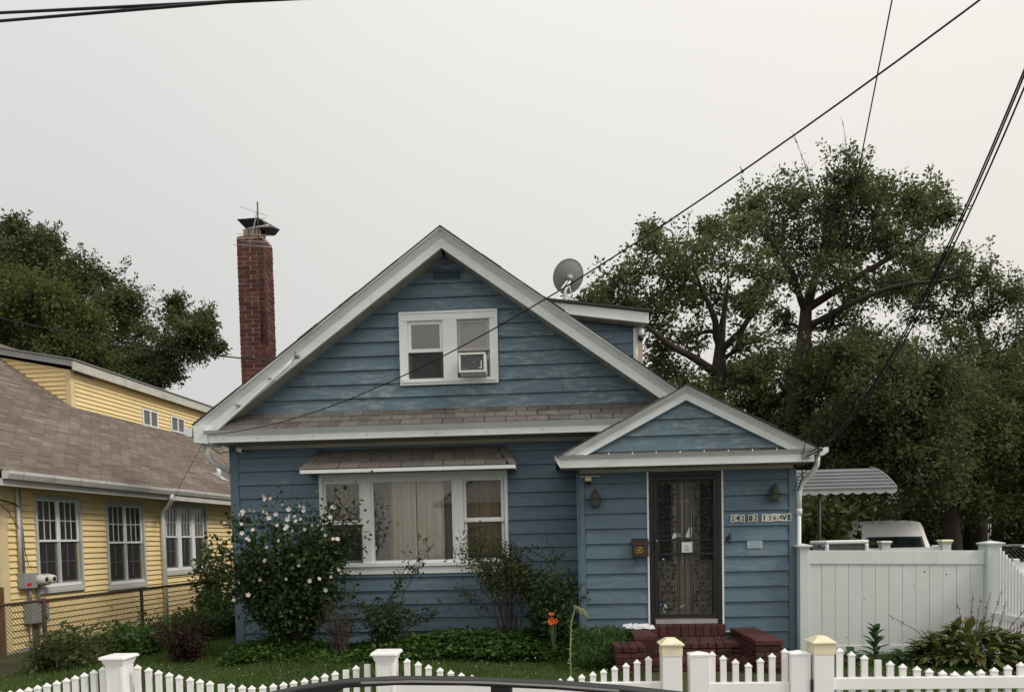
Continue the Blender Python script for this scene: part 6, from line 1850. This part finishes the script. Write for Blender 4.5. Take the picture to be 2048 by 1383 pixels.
tips = []
for k in range(44):
    u = rnd.uniform(-1, 1); h = rnd.uniform(.35, 1)
    w_ = .86 * sqrt(max(0, 1 - (abs(h - .55) / .62) ** 2))
    tips.append((-3.72 + u * w_ * 1.08 - .05, 9.75 + rnd.uniform(-.38, .38), .36 + 1.5 * h + (rnd.uniform(.1, .4) if rnd.random() < .3 else 0)))
tips += [(-3.98, 9.7, 2.42), (-3.3, 9.8, 2.30), (-2.92, 9.75, 2.12), (-4.72, 9.75, 1.62), (-4.78, 9.7, 1.35), (-4.5, 9.7, 1.95), (-2.85, 9.8, 1.75)]
sh_, segs = shrub('flowering_shrub', 'tall shrub dotted with pale pink blossoms at the left house corner', 'shrub', (-3.68, 9.85, 0), tips, SHARON, .074, 11500, spread=.14, twig_n=10, stem_r=.014, f_lo=.28)
PETAL = pm('pale_pink_petal', (.74, .66, .67), .6, .08, 20, spec=.2)


def flower_mesh(r, n=5, name='blossom', mat=PETAL, cup=.35):
    m = MB()
    for k in range(n):
        a = 2 * pi * k / n; da = pi / n * 1.05
        p = lambda ang, rr, z: (rr * cos(ang), rr * sin(ang), z)
        m.add([(0, 0, 0), p(a - da * .8, r * .6, r * cup), p(a - da * .5, r, r * cup * 1.1), p(a + da * .5, r, r * cup * .9), p(a + da * .8, r * .6, r * cup)], [(0, 1, 2, 3, 4)])
    me = bpy.data.meshes.new(name); me.from_pydata(m.v, [], m.f); me.materials.append(mat)
    return me


fms = [flower_mesh(r, cup=c) for r, c in ((.027, .5), (.033, .35), (.022, 1.0), (.025, .8))]
fl_pts = [(-4.05, 2.33), (-3.98, 2.29), (-4.02, 2.27), (-3.78, 2.2), (-3.52, 2.17), (-3.5, 2.1), (-3.7, 2.12), (-3.72, 2.03), (-3.9, 2.06), (-4.38, 2.10), (-4.33, 2.07), (-4.16, 2.11), (-4.1, 2.10), (-4.36, 1.92), (-4.42, 1.80), (-4.58, 1.76), (-3.9, 1.90), (-3.77, 1.84), (-3.74, 1.98), (-3.68, 1.82), (-4.3, 1.72), (-4.27, 1.69), (-4.04, 1.60), (-3.47, 1.84), (-3.33, 1.9), (-3.96, 1.33), (-4.1, 1.40), (-4.18, 1.13), (-4.41, 1.11), (-3.78, 1.14), (-3.41, 1.11), (-3.31, 1.13), (-3.14, 1.15), (-2.99, 1.25), (-3.02, 1.27), (-3.22, .97), (-4.3, .93), (-4.52, .85), (-2.78, 1.22), (-3.52, 1.42), (-3.6, 1.32), (-2.5, 1.55), (-4.66, 1.52), (-3.58, 1.95), (-3.2, 1.75), (-3.86, 1.68), (-4.6, 1.95), (-3.1, 2.0)]
fl_pts += [(-3.75 + .85 * rnd.uniform(-1, 1), 1.2 + 1.0 * rnd.random() ** .6) for _ in range(14)]
for (x, z) in fl_pts:
    o = bpy.data.objects.new('blossom', rnd.choice(fms))
    y = 9.42 + rnd.uniform(-.08, .1)
    place(o, Matrix.Translation((x * .955, y, 1.65 + (z - 1.65) * .955)) @ Matrix.Rotation(pi / 2 + rnd.uniform(-.6, .6), 4, 'X') @ Matrix.Rotation(rnd.uniform(-.7, .7), 4, 'Y') @ Matrix.Rotation(rnd.uniform(0, 6), 4, 'Z'), sh_)

tips = [(-2.35 + .45 * cos(a) * r, 9.75 + .25 * sin(a), .35 + .65 * r * rnd.uniform(.5, 1)) for a, r in [(k * .7, rnd.uniform(.3, 1.1)) for k in range(22)]]
tips += [(-2.02, 9.75, 1.30), (-1.74, 9.75, 1.52), (-1.62, 9.75, 1.62), (-1.55, 9.78, .72), (-1.2, 9.78, .80)]
shrub('rose_bush', 'thorny rose bush with one long cane reaching over the window sill', 'shrub', (-2.4, 9.8, 0), tips, ROSE, .05, 2600, spread=.06, f_lo=.3)
tips = [(-2.98 + rnd.uniform(-.35, .35), 9.6 + rnd.uniform(-.2, .2), rnd.uniform(.5, 1.02)) for k in range(26)]
shrub('bare_shrub', 'half bare brown twiggy shrub right of the flowering shrub', 'shrub', (-2.98, 9.6, 0), tips, leafmat('dry_leaf', [(.06, .05, .028), (.09, .07, .04), (.05, .055, .025)], .3), .04, 420, bark=pm('dry_twig', (.075, .056, .046), .9, .2, 20), twig_n=9, stem_r=.009, f_lo=.4)
tips = []
for k in range(15):
    a = rnd.uniform(0, 2 * pi); r = rnd.uniform(.2, 1)
    tips.append((-.78 + .52 * cos(a) * r, 9.85 + .3 * sin(a) * r, 1.02 + .40 * sqrt(max(0, 1 - r * r)) * rnd.uniform(.2, 1.1) + .1 * rnd.random()))
tips += [(-1.28, 9.8, 1.55), (-1.22, 9.8, 1.85), (-1.1, 9.8, 1.75), (-.55, 9.8, 1.62), (-.42, 9.8, 1.50), (-1.3, 9.8, .95)]
shrub('umbrella_shrub', 'small round topped shrub on a thin bare stem below the right sash', 'shrub', (-.62, 9.85, 0), tips, OLIVE, .042, 3600, spread=.10, twig_n=16, stem_r=.010, f_lo=.66)
tips = [(.0 + rnd.uniform(-.38, .32), 9.7 + rnd.uniform(-.25, .2), rnd.uniform(.5, 1.25)) for k in range(28)] + [(-.02, 9.65, 1.52), (.05, 9.7, 1.42), (-.12, 9.7, 1.35)]
shrub('leafy_weeds', 'tall leafy weeds crowding the corner between window wall and porch', 'plant', (.0, 9.72, 0), tips, leafmat('tall_weed_leaf', [(.035, .06, .024), (.055, .088, .035), (.085, .12, .05)], .35), .085, 4200, bark=STEM, wl=.42, spread=.08, stem_r=.009, f_lo=.15)
tips = [(-5.15 + rnd.uniform(-.42, .42), 9.55 + rnd.uniform(-.3, .3), rnd.uniform(.2, .72)) for k in range(44)]
shrub('barberry_shrub', 'low dark reddish shrub at the left house corner', 'shrub', (-5.15, 9.6, 0), tips, BARB, .035, 5200, spread=.05, stem_r=.007, f_lo=.1)
tips = [(-5.75 + rnd.uniform(-.6, .4), 12.6 + rnd.uniform(-.5, .5), rnd.uniform(.25, .85)) for k in range(34)]
shrub('side_yard_weeds', 'tangle of weeds and vines in the gap between the houses', 'plant', (-5.75, 12.6, 0), tips, WEED, .075, 3400, bark=STEM, spread=.10, stem_r=.009, f_lo=.1)
tips = [(-6.85 + rnd.uniform(-.3, .3), 13.9 + rnd.uniform(-.4, .4), rnd.uniform(.5, 1.45)) for k in range(26)] + [(-6.9, 13.8, 1.75), (-6.6, 14.0, 1.55)]
shrub('climbing_vine', 'green vine climbing by the white downspout of the yellow house', 'plant', (-6.9, 13.9, 0), tips, leafmat('vine_leaf', [(.06, .085, .022), (.10, .12, .03), (.14, .13, .045)], .4), .09, 1500, bark=STEM, spread=.10, stem_r=.009, f_lo=.1)
for i, (x, y, h, n, lb) in enumerate(((-6.55, 9.0, .55, 30, 'low weeds at the near end of the chain link fence'), (-6.2, 10.3, .5, 34, 'low weeds at the second chain link post'), (-5.95, 11.4, .6, 30, 'low weeds at the middle of the chain link fence'))):
    tips = [(x + rnd.uniform(-.38, .38), y + rnd.uniform(-.75, .75), rnd.uniform(.12, h)) for k in range(n)]
    shrub('fence_weeds', lb, 'plant', (x, y, 0), tips, WEED if i else GREEN_D, .07, 3000, bark=STEM, spread=.09, stem_r=.006, f_lo=.05, group='weeds along the chain link fence')

# ground cover below the front wall
n = 15000
gx = rng.uniform(-4.5, .55, n); gy = 9.25 + .85 * rng.beta(1.4, 1.2, n)
mound = (.12 + .20 * np.exp(-((gx + 1.6) / .5) ** 2) + .14 * np.exp(-((gx + .3) / .4) ** 2)) * np.clip((gy - 9.0) / .7, .15, 1) + .20 * (.5 + .5 * np.sin(gx * 3.1 + 1.0) * np.sin(gx * 1.3)) * np.clip((gy - 9.0) / .7, .15, 1)
Pg = np.stack([gx, gy, mound * rng.beta(2.5, 1, n)], 1)
Dg = rng.normal(size=(n, 3)); Dg[:, 2] = np.abs(Dg[:, 2]) * .3; Dg[:, 1] -= .4
tag(npmesh('ground_cover', leaf_quads(Pg, Dg, .085 * rng.uniform(.6, 1.3, n), .062 * rng.uniform(.6, 1.2, n), up=2.2), 4, COVER), 'mass of broad green leaves growing below the front wall', 'plants', kind='stuff')
n = 3600
gx = rng.uniform(.25, 1.0, n); gy = rng.uniform(8.5, 9.6, n)
Pg = np.stack([gx, gy, (.12 + .30 * np.clip((gy - 8.3), 0, 1)) * rng.beta(2, 1.2, n)], 1)
Dg = rng.normal(size=(n, 3)); Dg[:, 2] = np.abs(Dg[:, 2]) + .2
tag(npmesh('feathery_weeds', leaf_quads(Pg, Dg, .09 * rng.uniform(.5, 1.4, n), .018), 4, WEED), 'feathery green weeds beside the left stoop wall', 'plants', kind='stuff')
# rough lawn
BLADE = leafmat('grass_blade', [(.07, .12, .03), (.10, .165, .04), (.145, .21, .055), (.17, .18, .075)], .45)


def grass(name, x0, x1, y0, y1, n, h, label, seed=0):
    gx = rng.uniform(x0, x1, n); gy = rng.uniform(y0, y1, n)
    hh = h * rng.uniform(.45, 1.3, n) * (.75 + .5 * np.sin(gx * 2.3 + gy) * np.sin(gy * 1.9 - gx * .7))
    a = rng.uniform(0, 2 * pi, n); lean = rng.uniform(.1, .8, n)
    w_ = .0035 + .0025 * rng.random(n)
    b0 = np.stack([gx - np.sin(a) * w_, gy + np.cos(a) * w_, np.zeros(n)], 1); b1 = np.stack([gx + np.sin(a) * w_, gy - np.cos(a) * w_, np.zeros(n)], 1)
    tp = np.stack([gx + np.cos(a) * lean * hh, gy + np.sin(a) * lean * hh, hh], 1)
    tag(npmesh(name, np.stack([b0, b1, tp], 1).reshape(-1, 3), 3, BLADE), label, 'grass', kind='stuff')


grass('lawn_grass', -7.0, 1.1, 5.3, 9.5, 95000, .10, 'rough green lawn behind the picket fence')
grass('gap_grass', -6.95, -4.9, 9.5, 14.5, 34000, .12, 'rough grass in the gap between the two houses')
grass('wall_foot_grass', -4.95, -2.6, 9.5, 10.45, 15000, .13, 'uncut grass at the foot of the blue wall below the shrub')
grass('side_grass', 2.8, 5.95, 5.6, 9.5, 30000, .10, 'rough grass between the gate and the privacy fence')
n = 5200
gx = np.concatenate([rng.uniform(-7, 1.0, 3600), rng.uniform(2.8, 5.9, 1600)]); gy = rng.uniform(5.6, 9.4, n)
Pg = np.stack([gx, gy, rng.uniform(.03, .10, n)], 1); Dg = rng.normal(size=(n, 3)); Dg[:, 2] *= .25
tag(npmesh('clover', leaf_quads(Pg, Dg, .04 * rng.uniform(.6, 1.4, n), .03, up=3), 4, WEED), 'clover and small weeds mixed into the lawn', 'plants', kind='stuff')
n = 420
gx = np.concatenate([rng.uniform(-6, 1.0, 170), rng.uniform(3.0, 5.6, 250)]); gy = rng.uniform(5.8, 9.2, n)
Pg = np.stack([gx, gy, rng.uniform(.08, .15, n)], 1); Dg = rng.normal(size=(n, 3)); Dg[:, 2] *= .3
tag(npmesh('clover_blossoms', leaf_quads(Pg, Dg, .016, .014, up=3), 4, pm('clover_white', (.62, .62, .55), .8, .1, 20)), 'tiny white clover blossoms in the grass', 'flowers', kind='stuff')


# ---- single plants
def blade_leaf(mb, base, d, L, W, arch, n=6, fold=.25):
    """broad arching leaf with a folded midrib"""
    base = Vector(base); d = Vector(d).normalized()
    side = d.cross(Vector((0, 0, 1))).normalized() if abs(d.z) < .95 else Vector((1, 0, 0))
    rings = []
    for i in range(n + 1):
        f = i / n
        c = base + d * L * f + Vector((0, 0, -arch * L * f * f))
        w = W * sin(min(1, f * 1.02 + .08) * pi) ** .75 * (1 - .15 * f)
        rings.append([c - side * w * .5 + Vector((0, 0, fold * w * .5)), c, c + side * w * .5 + Vector((0, 0, fold * w * .5))])
    mb.sweep(rings, close=False, cap=False, smooth=True)


ho_ = thing('hosta', (5.05, 8.75, 0), 'large hosta with browning leaves and dry flower stalks by the privacy fence', 'plant')
for k in range(290):
    a = rnd.uniform(0, 2 * pi); el = rnd.uniform(.15, 1.25); rr = .55 * sqrt(rnd.random())
    b = (5.02 + 1.15 * rr * cos(a), 8.75 + .75 * rr * sin(a), .05 + .46 * (1 - 1.35 * rr) * rnd.uniform(.5, 1) + .06)
    m_ = MB()
    blade_leaf(m_, b, (cos(a) * cos(el) * 1.2, sin(a) * cos(el), sin(el) * .8 + .15), rnd.uniform(.16, .27), rnd.uniform(.065, .11), rnd.uniform(.25, .7))
    m_.build('leaf', HOSTA, ho_)
hb_ = MB()
for k in range(240):
    a = rnd.uniform(0, 2 * pi); rr = .6 * sqrt(rnd.random())
    blade_leaf(hb_, (5.02 + 1.05 * rr * cos(a), 8.72 + .7 * rr * sin(a), .04 + .34 * (1 - 1.3 * rr)), (cos(a), sin(a), rnd.uniform(.1, .9)), rnd.uniform(.15, .25), rnd.uniform(.07, .11), rnd.uniform(.3, .8), n=4)
tag(hb_.build('inner_leaves', HOSTA, ho_), kind='stuff')
for a, h in ((1.6, .5), (2.2, .52)):
    m_ = MB(); blade_leaf(m_, (4.62 + .25 * a - .2, 8.8, .40), (.1, -.35, 1), .26, .15, .1); m_.build('leaf', HOSTA, ho_)
DRY = pm('dry_stalk', (.17, .12, .10), .9, .2, 20)
for (x0, x1, h) in ((4.95, 4.82, .95), (5.0, 5.0, 1.18), (5.05, 5.09, 1.05), (5.12, 5.2, 1.12), (5.2, 5.33, 1.15), (5.3, 5.38, .95), (5.35, 5.62, .88), (5.4, 5.75, .8), (5.45, 5.9, 1.05), (5.3, 5.68, .72), (4.6, 4.02, .78)):
    m_ = MB(); pts = [Vector((x0, 8.75, .2)), Vector((x0 * .6 + x1 * .4, 8.73, .2 + (h - .2) * .55)), Vector((x1, 8.7, h))]
    pts = [Vector((p.x - .02, p.y, .2 + (p.z - .2) * .76)) for p in pts]
    m_.tube(pts, [.006, .005, .0025], 5)
    for k in range(10):
        q = pts[1].lerp(pts[2], rnd.random())
        m_.tube([q, q + Vector((rnd.uniform(-.03, .03), 0, rnd.uniform(-.03, .02)))], [.003, .005], 4)
    m_.build('flower_stalk', DRY, ho_)
mw = thing('broadleaf_weed', (3.94, 8.9, 0), 'single upright broad leaved weed in front of the privacy fence', 'plant')
m_ = MB(); m_.tube([(3.94, 8.9, 0), (3.935, 8.9, .3), (3.93, 8.88, .45)], [.012, .009, .004], 6); m_.build('stem', STEM, mw)
MWL = leafmat('broadleaf', [(.03, .07, .022), (.05, .095, .03)], .25, .45)
for k in range(18):
    a = k * 2.4; h = .08 + .021 * k
    m_ = MB(); blade_leaf(m_, (3.935, 8.9, h), (cos(a), sin(a), .5 + .05 * k), .27 - .006 * k, .09, .25, fold=.35); m_.build('leaf', MWL, mw)
for (x, y, s, lb) in ((3.62, 8.85, 1.3, 'low dark leafed weed right of the cream capped gate post'), (3.42, 8.75, .8, 'low dark leafed weed partly hidden by the cream capped gate post'), (4.25, 8.9, 1.2, 'low dark leafed weed between the broad leaved weed and the hosta'), (4.42, 8.8, 1.2, 'low dark leafed weed touching the left side of the hosta')):
    lw = thing('low_weed', (x, y, 0), lb, 'plant', 'low weeds by the privacy fence')
    for k in range(14):
        a = rnd.uniform(0, 6.28)
        m_ = MB(); blade_leaf(m_, (x, y, .03 + .01 * k), (cos(a), sin(a), rnd.uniform(.2, .9)), .16 * s, .08 * s, .35); m_.build('leaf', MWL, lw)
dl_ = thing('orange_daylily', (.02, 9.3, 0), 'orange lily blooms on thin stems near the porch corner', 'flower')
ORANGE = pm('orange_petal', (.55, .11, .03), .5, .12, 20, spec=.2)
lm = flower_mesh(.042, 6, 'blossom', ORANGE, .8)
for (x, y, z) in ((-.02, 9.3, .62), (-.055, 9.28, .53), (.0, 9.27, .525), (.035, 9.3, .54), (-.03, 9.3, .565)):
    m_ = MB(); m_.tube([(.02, 9.32, 0), (x * .5, 9.31, z * .6), (x, y, z)], [.006, .005, .003], 5); m_.build('stem', STEM, dl_)
    o = bpy.data.objects.new('blossom', lm)
    place(o, Matrix.Translation((x, y, z)) @ Matrix.Rotation(rnd.uniform(.4, 1.6), 4, 'X') @ Matrix.Rotation(rnd.uniform(-.8, .8), 4, 'Y'), dl_)
for k in range(26):
    a = rnd.uniform(0, 6.28); m_ = MB()
    blade_leaf(m_, (.05 + .1 * cos(a), 9.2 + .1 * sin(a), .0), (cos(a) * .5, sin(a) * .5, 1), rnd.uniform(.3, .5), .022, .4); m_.build('leaf', WEED, dl_)
sk = thing('seedy_weed_stalk', (.17, 7.2, 0), 'pale weed stalk gone to seed rising above the lawn', 'plant')
PALE = pm('pale_stem', (.32, .34, .17), .8, .15, 20)
m_ = MB(); m_.tube([(.17, 7.2, 0), (.165, 7.2, .45), (.18, 7.2, .78), (.23, 7.2, .95)], [.010, .009, .006, .003], 6); m_.build('stem', PALE, sk)
for k in range(12):
    h = .30 + .05 * k; a = k * 2.2
    m_ = MB(); blade_leaf(m_, (.17 + .03 * max(0, h - .6), 7.2, h), (cos(a), sin(a), .6), .13 - .006 * k, .012, .5); m_.build('leaf', PALE, sk)
for k in range(7):
    m_ = MB(); m_.tube([(.21, 7.2, .9 + .01 * k), (.23 + .015 * k, 7.2 + .02 * sin(k * 2), .945 - .006 * k), (.24 + .02 * k, 7.2 + .03 * sin(k * 2), .89 - .012 * k)], [.003, .004, .006], 5); m_.build('seed_head', PALE, sk)
for k in range(34):
    a = rnd.uniform(0, 6.28); m_ = MB()
    blade_leaf(m_, (.15 + .28 * cos(a), 7.2 + .2 * sin(a), 0), (cos(a) * .7, sin(a) * .5, 1), rnd.uniform(.25, .42), .024, .5); m_.build('leaf', WEED, sk)
# under-awning shrubbery
tips = [(5.9 + rnd.uniform(-.9, 1.0), 16.6 + rnd.uniform(-.7, .7), rnd.uniform(.6, 2.4)) for k in range(46)]
shrub('backyard_shrub', 'broad leafed green shrub seen under the metal awning', 'shrub', (5.9, 16.6, 0), tips, leafmat('backyard_leaf', [(.035, .045, .016), (.07, .085, .026), (.13, .14, .045)], .35), .16, 4600, spread=.2, stem_r=.02, f_lo=.05)


# ================================================================== OVERHEAD WIRES
def wire(a, b, sag, r, label, name='utility_wire', n=28, lashed=None):
    a, b = Vector(a), Vector(b)
    m_ = MB()
    pts = [a.lerp(b, i / n) + Vector((0, 0, -sag * 4 * (i / n) * (1 - i / n))) for i in range(n + 1)]
    m_.tube(pts, r, 6)
    return tag(m_.build(name, WIRE), label, 'wire', 'overhead utility wires')


wire((-4.9, 9.98, 3.22), (6.197, .563, 6.697), 1.194, .0055, 'long black service wire crossing in front of the house to the left eave', n=50)
wire((3.22, 9.32, 2.62), (1.203, -.13, 7.94), .0, .0048, 'single thin wire rising steeply from the porch corner to the top edge')
for i, (a, b, s, lb) in enumerate((((3.30, 9.32, 2.66), (3.112, 1.628, 8.936), 1.516, 'upper cable of the bundle running from the porch corner to the right edge'),
                                   ((3.26, 9.33, 2.61), (3.0, 1.262, 8.971), 1.60, 'lower cable of the bundle running from the porch corner to the right edge'),
                                   ((3.34, 9.34, 2.68), (3.02, 1.4, 8.96), 1.47, 'outer cable of the bundle running from the porch corner to the right edge'))):
    wire(a, b, s, .0068, lb, n=44)
B(3.20, 3.30, 9.28, 9.36, 2.58, 2.70, 'wire_anchor', GREYM, porch)
MB().tube([(3.26, 9.33, 2.62), (3.22, 9.36, 2.50), (3.28, 9.5, 2.36), (3.27, 9.66, 2.2)], .008, 5).build('service_cable', WIRE, porch)
MB().tube([(3.30, 9.32, 2.66), (3.31, 9.4, 2.45), (3.24, 9.6, 2.36), (3.26, 9.68, 2.25)], .006, 5).build('service_cable', WIRE, porch)
a, b = Vector((-4.614, 6, 6.212)), Vector((-1.85, 5, 5.42)); d = b - a
wire(a - d * 1.2, b + d * .9, .0, .011, 'upper of the two street wires at the top left corner')
a, b = Vector((-4.62, 6, 6.145)), Vector((-1.95, 5, 5.43)); d = b - a
wire(a - d * 1.2, b + d * .9, .0, .011, 'lower of the two street wires at the top left corner')
wire((-14.2, 12.3, 7.2), (-5.13, 11.9, 4.78), .28, .012, 'wire running from the left edge to the brick chimney')
MB().tube([(-5.13, 11.9, 4.78), (-4.80, 11.85, 4.74), (-4.5, 10.6, 4.45), (-4.05, 10.22, 4.28), (-3.8, 10.18, 4.34), (-3.64, 10.19, 4.40)], .010, 5).build('service_cable', WIRE, house)
wire((8.6, 22.5, 3.2), (14.5, 14.0, 4.3), .1, .010, 'faint wire low in front of the dark trees at the right edge')
wire((-4.98, 10.0, 3.1), (-6.4, 11.5, 2.2), .0, .004, 'thin drop wire hanging below the left eave')


# ---- the far side of the street, mirrored in the window panes
oh = thing('opposite_house', (-1.5, -19, -.17), 'tan gabled house across the street, mirrored in the window panes', 'house')
OPW = pm('opposite_siding', (.42, .36, .28), .7, .08, 2, (1, 1, 5))
B(-6, 4, -26, -18, -.17, 3.6, 'wall', OPW, oh)
MB().sweep([[(-6.4, -26, 3.6), (4.4, -26, 3.6), (-1, -26, 7.0)], [(-6.4, -17.6, 3.6), (4.4, -17.6, 3.6), (-1, -17.6, 7.0)]]).build('roof', ROOFD, oh)
MB().add([(-6.1, -17.55, 3.65), (4.1, -17.55, 3.65), (-1, -17.55, 6.7)], [(0, 1, 2)]).build('gable', CASING, oh)
for x in (-4.8, -1.6, 1.6):
    wv = MB().ring(x, x + 1.4, .9, 2.4, .1, -17.995, -17.9).build('window', CASING, oh)
    B(x + .1, x + 1.3, -17.99, -17.95, 1.0, 2.3, 'pane', DARK, wv)
